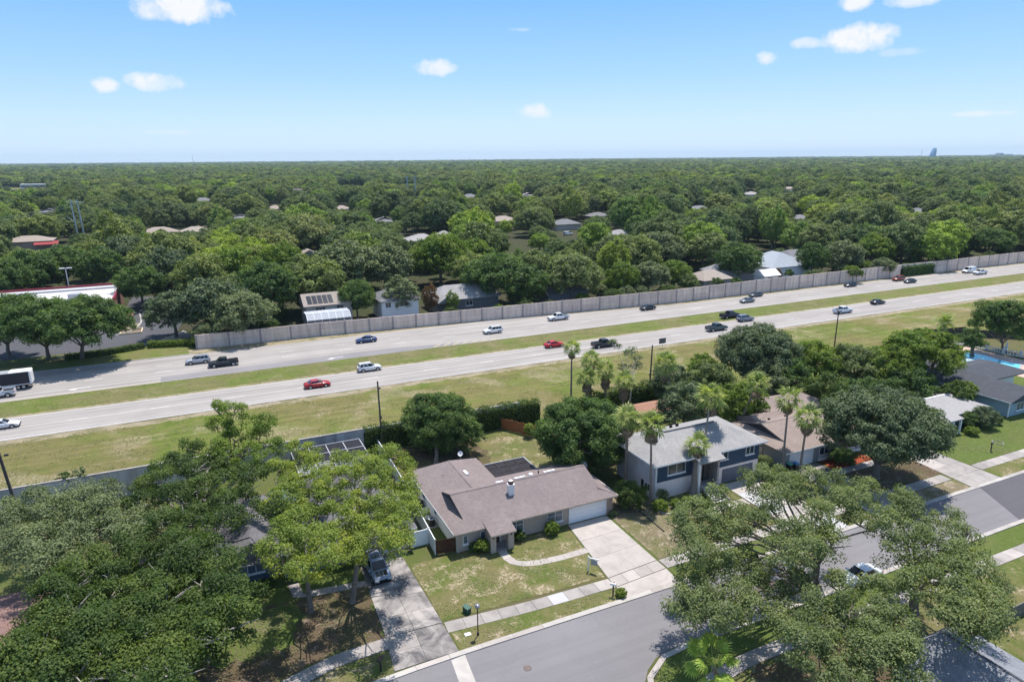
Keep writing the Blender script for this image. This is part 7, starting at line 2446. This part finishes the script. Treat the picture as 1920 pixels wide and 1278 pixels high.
# jittered grid, spacing grows with distance
def wall_y(x):
    return 164.4 if x < 25 else (164 - (x - 25) * .075 if x < 125 else 156.6)


y = 160.0
rows = []
while y < 900:
    sp = 13.0 if y < 420 else 14.0
    x = -420.0
    while x < 900:
        jx, jy = x + frs.uniform(-.42, .42) * sp, y + frs.uniform(-.42, .42) * sp
        x += sp
        if jy < wall_y(jx) + 3.2 or jy > 900:
            continue
        rows.append((jx, jy))
    y += sp * .9
pts_stuff = []
for x, yv in rows:
    i = frs.choice((0, 0, 1, 1, 2, 3, 3, 4, 5))
    sc = frs.choice((frs.uniform(.75, 1.1), frs.uniform(1.0, 1.35), frs.uniform(1.2, 1.65)))
    dist = math.hypot(x, yv)
    R, H = RAD[i] * sc, HT[i] * sc * 1.12
    if any(a - R * .7 < x < b + R * .7 and c - R * .7 < yv < d + R * .7 for a, b, c, d in FOOT):
        continue
    if any((x - a) ** 2 + (yv - b) ** 2 < (r + R * .4) ** 2 for a, b, r in placed if abs(x - a) < 20):
        continue
    for q_ in (1.0, .72, .5):
        if not reject(x, yv, R * q_, H * q_):
            sc *= q_
            break
    else:
        continue
    cand.append((dist, x, yv, i, sc, frs.uniform(0, 6.28)))
cand.sort()
UNDER = []
for _ in range(150):
    ux = frs.uniform(-2, 300)
    uy = wall_y(ux) + frs.choice((frs.uniform(2, 9), frs.uniform(6, 45)))
    R_ = frs.uniform(1.6, 3.4)
    if any(a - R_ < ux < b + R_ and c - R_ < uy < d + R_ for a, b, c, d in FOOT[:-1]) or reject(ux, uy, R_, R_ * 1.5):
        continue
    UNDER.append((ux, uy, R_))
N_IND = 262
for dist, x, yv, i, sc, rz in cand[:N_IND]:
    place_forest(i, x, yv, sc, rz, sz=sc * 1.12)
for dist, x, yv, i, sc, rz in cand[N_IND:]:
    pts_stuff.append((x, yv, 0, i, sc, sc * 1.12, rz))
# the belt from 900 m to the horizon
dcur = 900.0
while dcur < 9500:
    sp = 13 + max(0, dcur - 900) * .0085
    k = sp / 12.5
    x = -dcur * .75 - 60
    # walk across the view cone in camera aligned coordinates
    while x < dcur * .80 + 60:
        u, v = x + frs.uniform(-.45, .45) * sp, dcur + frs.uniform(-.5, .5) * sp
        x += sp
        X, Y = u * _ca + v * _sa, -u * _sa + v * _ca
        if Y < 890 and abs(X) < 890:
            continue
        i = frs.choice((0, 1, 2, 3, 5, 4))
        sc = frs.uniform(.85, 1.55)
        if reject(X, Y, RAD[i] * sc * k, HT[i] * sc):
            continue
        pts_stuff.append((X, Y, 0, i, sc * k, sc * min(1.35, k ** .35), frs.uniform(0, 6.28)))
    dcur += sp * 1.0
# wedge to the sides that the jittered grid does not reach
x = 0


def forest_stuff(points):
    """one object: points instanced with the crowns of real trees"""
    P = np.array(points, np.float32)
    me = bpy.data.meshes.new('distant_forest')
    me.vertices.add(len(P))
    me.vertices.foreach_set('co', P[:, :3].ravel())
    for nm, ty, data in (('kind_id', 'INT', P[:, 3].astype(np.int32)), ('rz', 'FLOAT', P[:, 6])):
        a = me.attributes.new(nm, ty, 'POINT')
        a.data.foreach_set('value', data)
    a = me.attributes.new('scl', 'FLOAT_VECTOR', 'POINT')
    a.data.foreach_set('vector', np.stack([P[:, 4], P[:, 4], P[:, 5]], 1).ravel())
    o = bpy.data.objects.new('distant_forest', me)
    COL.objects.link(o)
    tag(o, 'hazy forest canopy stretching from the suburb to the horizon', 'forest', None, 'stuff')
    ng = bpy.data.node_groups.new('forest', 'GeometryNodeTree')
    ng.interface.new_socket('Geometry', in_out='INPUT', socket_type='NodeSocketGeometry')
    ng.interface.new_socket('Geometry', in_out='OUTPUT', socket_type='NodeSocketGeometry')
    N, L = ng.nodes.new, ng.links.new
    gi, go = N('NodeGroupInput'), N('NodeGroupOutput')
    join = N('GeometryNodeJoinGeometry')

    def attr(nm, ty):
        n = N('GeometryNodeInputNamedAttribute')
        n.data_type = ty
        n.inputs['Name'].default_value = nm
        return [s for s in n.outputs if s.enabled][0] if False else n
    kid = attr('kind_id', 'INT')
    scl = attr('scl', 'FLOAT_VECTOR')
    rz = attr('rz', 'FLOAT')
    cx = N('ShaderNodeCombineXYZ')
    L(next(s for s in rz.outputs if s.name == 'Attribute' and s.enabled), cx.inputs['Z'])
    for i in range(len(VAR)):
        src = None
        for ob in bpy.data.objects:
            if ob.type == 'MESH' and ob.data == VAR[i][0] and not ob.material_slots[0].link == 'OBJECT':
                src = ob
                break
        oi = N('GeometryNodeObjectInfo')
        oi.transform_space = 'ORIGINAL'
        oi.inputs['Object'].default_value = src
        oi.inputs['As Instance'].default_value = True
        cmp_ = N('FunctionNodeCompare')
        cmp_.data_type = 'INT'
        cmp_.operation = 'EQUAL'
        ins = [s for s in cmp_.inputs if s.enabled]
        L(next(s for s in kid.outputs if s.name == 'Attribute' and s.enabled), ins[0])
        ins[1].default_value = i
        iop = N('GeometryNodeInstanceOnPoints')
        L(gi.outputs[0], iop.inputs['Points'])
        L(next(s for s in cmp_.outputs if s.enabled), iop.inputs['Selection'])
        L(oi.outputs['Geometry'], iop.inputs['Instance'])
        L(cx.outputs[0], iop.inputs['Rotation'])
        L(next(s for s in scl.outputs if s.name == 'Attribute' and s.enabled), iop.inputs['Scale'])
        L(iop.outputs[0], join.inputs[0])
    L(join.outputs[0], go.inputs[0])
    md = o.modifiers.new('forest', 'NODES')
    md.node_group = ng
    return o


for j, (ux, uy, R_) in enumerate(UNDER):
    i = j % 6
    sc = R_ / RAD[i]
    t_ = place_forest(i, ux, uy, sc, j * 1.3, 'low shrub growing behind the noise wall beneath the oaks', R_ * 1.5 / HT[i], (L_VINE, L_BRIGHT, L_DEEP, L_GREYOAK)[j % 4])
    t_.name = 'shrub'
    t_['category'] = 'shrub'
    t_['group'] = 'shrubs behind the noise wall'
forest_stuff(pts_stuff)
print('tris', sum(len(m.loops) - 2 * len(m.polygons) for m in bpy.data.meshes))
print('individual trees', len(cand[:N_IND]), 'forest instances', len(pts_stuff))

# ------------------------------------------------------------------ air
hz = MB().box(-8000, 11000, -650, 10800, -1.0, 126)
mh = bpy.data.materials.new('haze_air')
mh.use_nodes = True
nt = mh.node_tree
nt.nodes.clear()
o_ = nt.nodes.new('ShaderNodeOutputMaterial')
pv = nt.nodes.new('ShaderNodeVolumePrincipled')
pv.inputs['Color'].default_value = (0.60, 0.79, 1.0, 1)
pv.inputs['Density'].default_value = 0.000055
pv.inputs['Anisotropy'].default_value = 0.0
nt.links.new(pv.outputs[0], o_.inputs['Volume'])
haze = obj('haze', hz, mh)
haze['kind'] = 'stuff'
haze['label'] = 'thin blue haze in the air over the whole suburb'
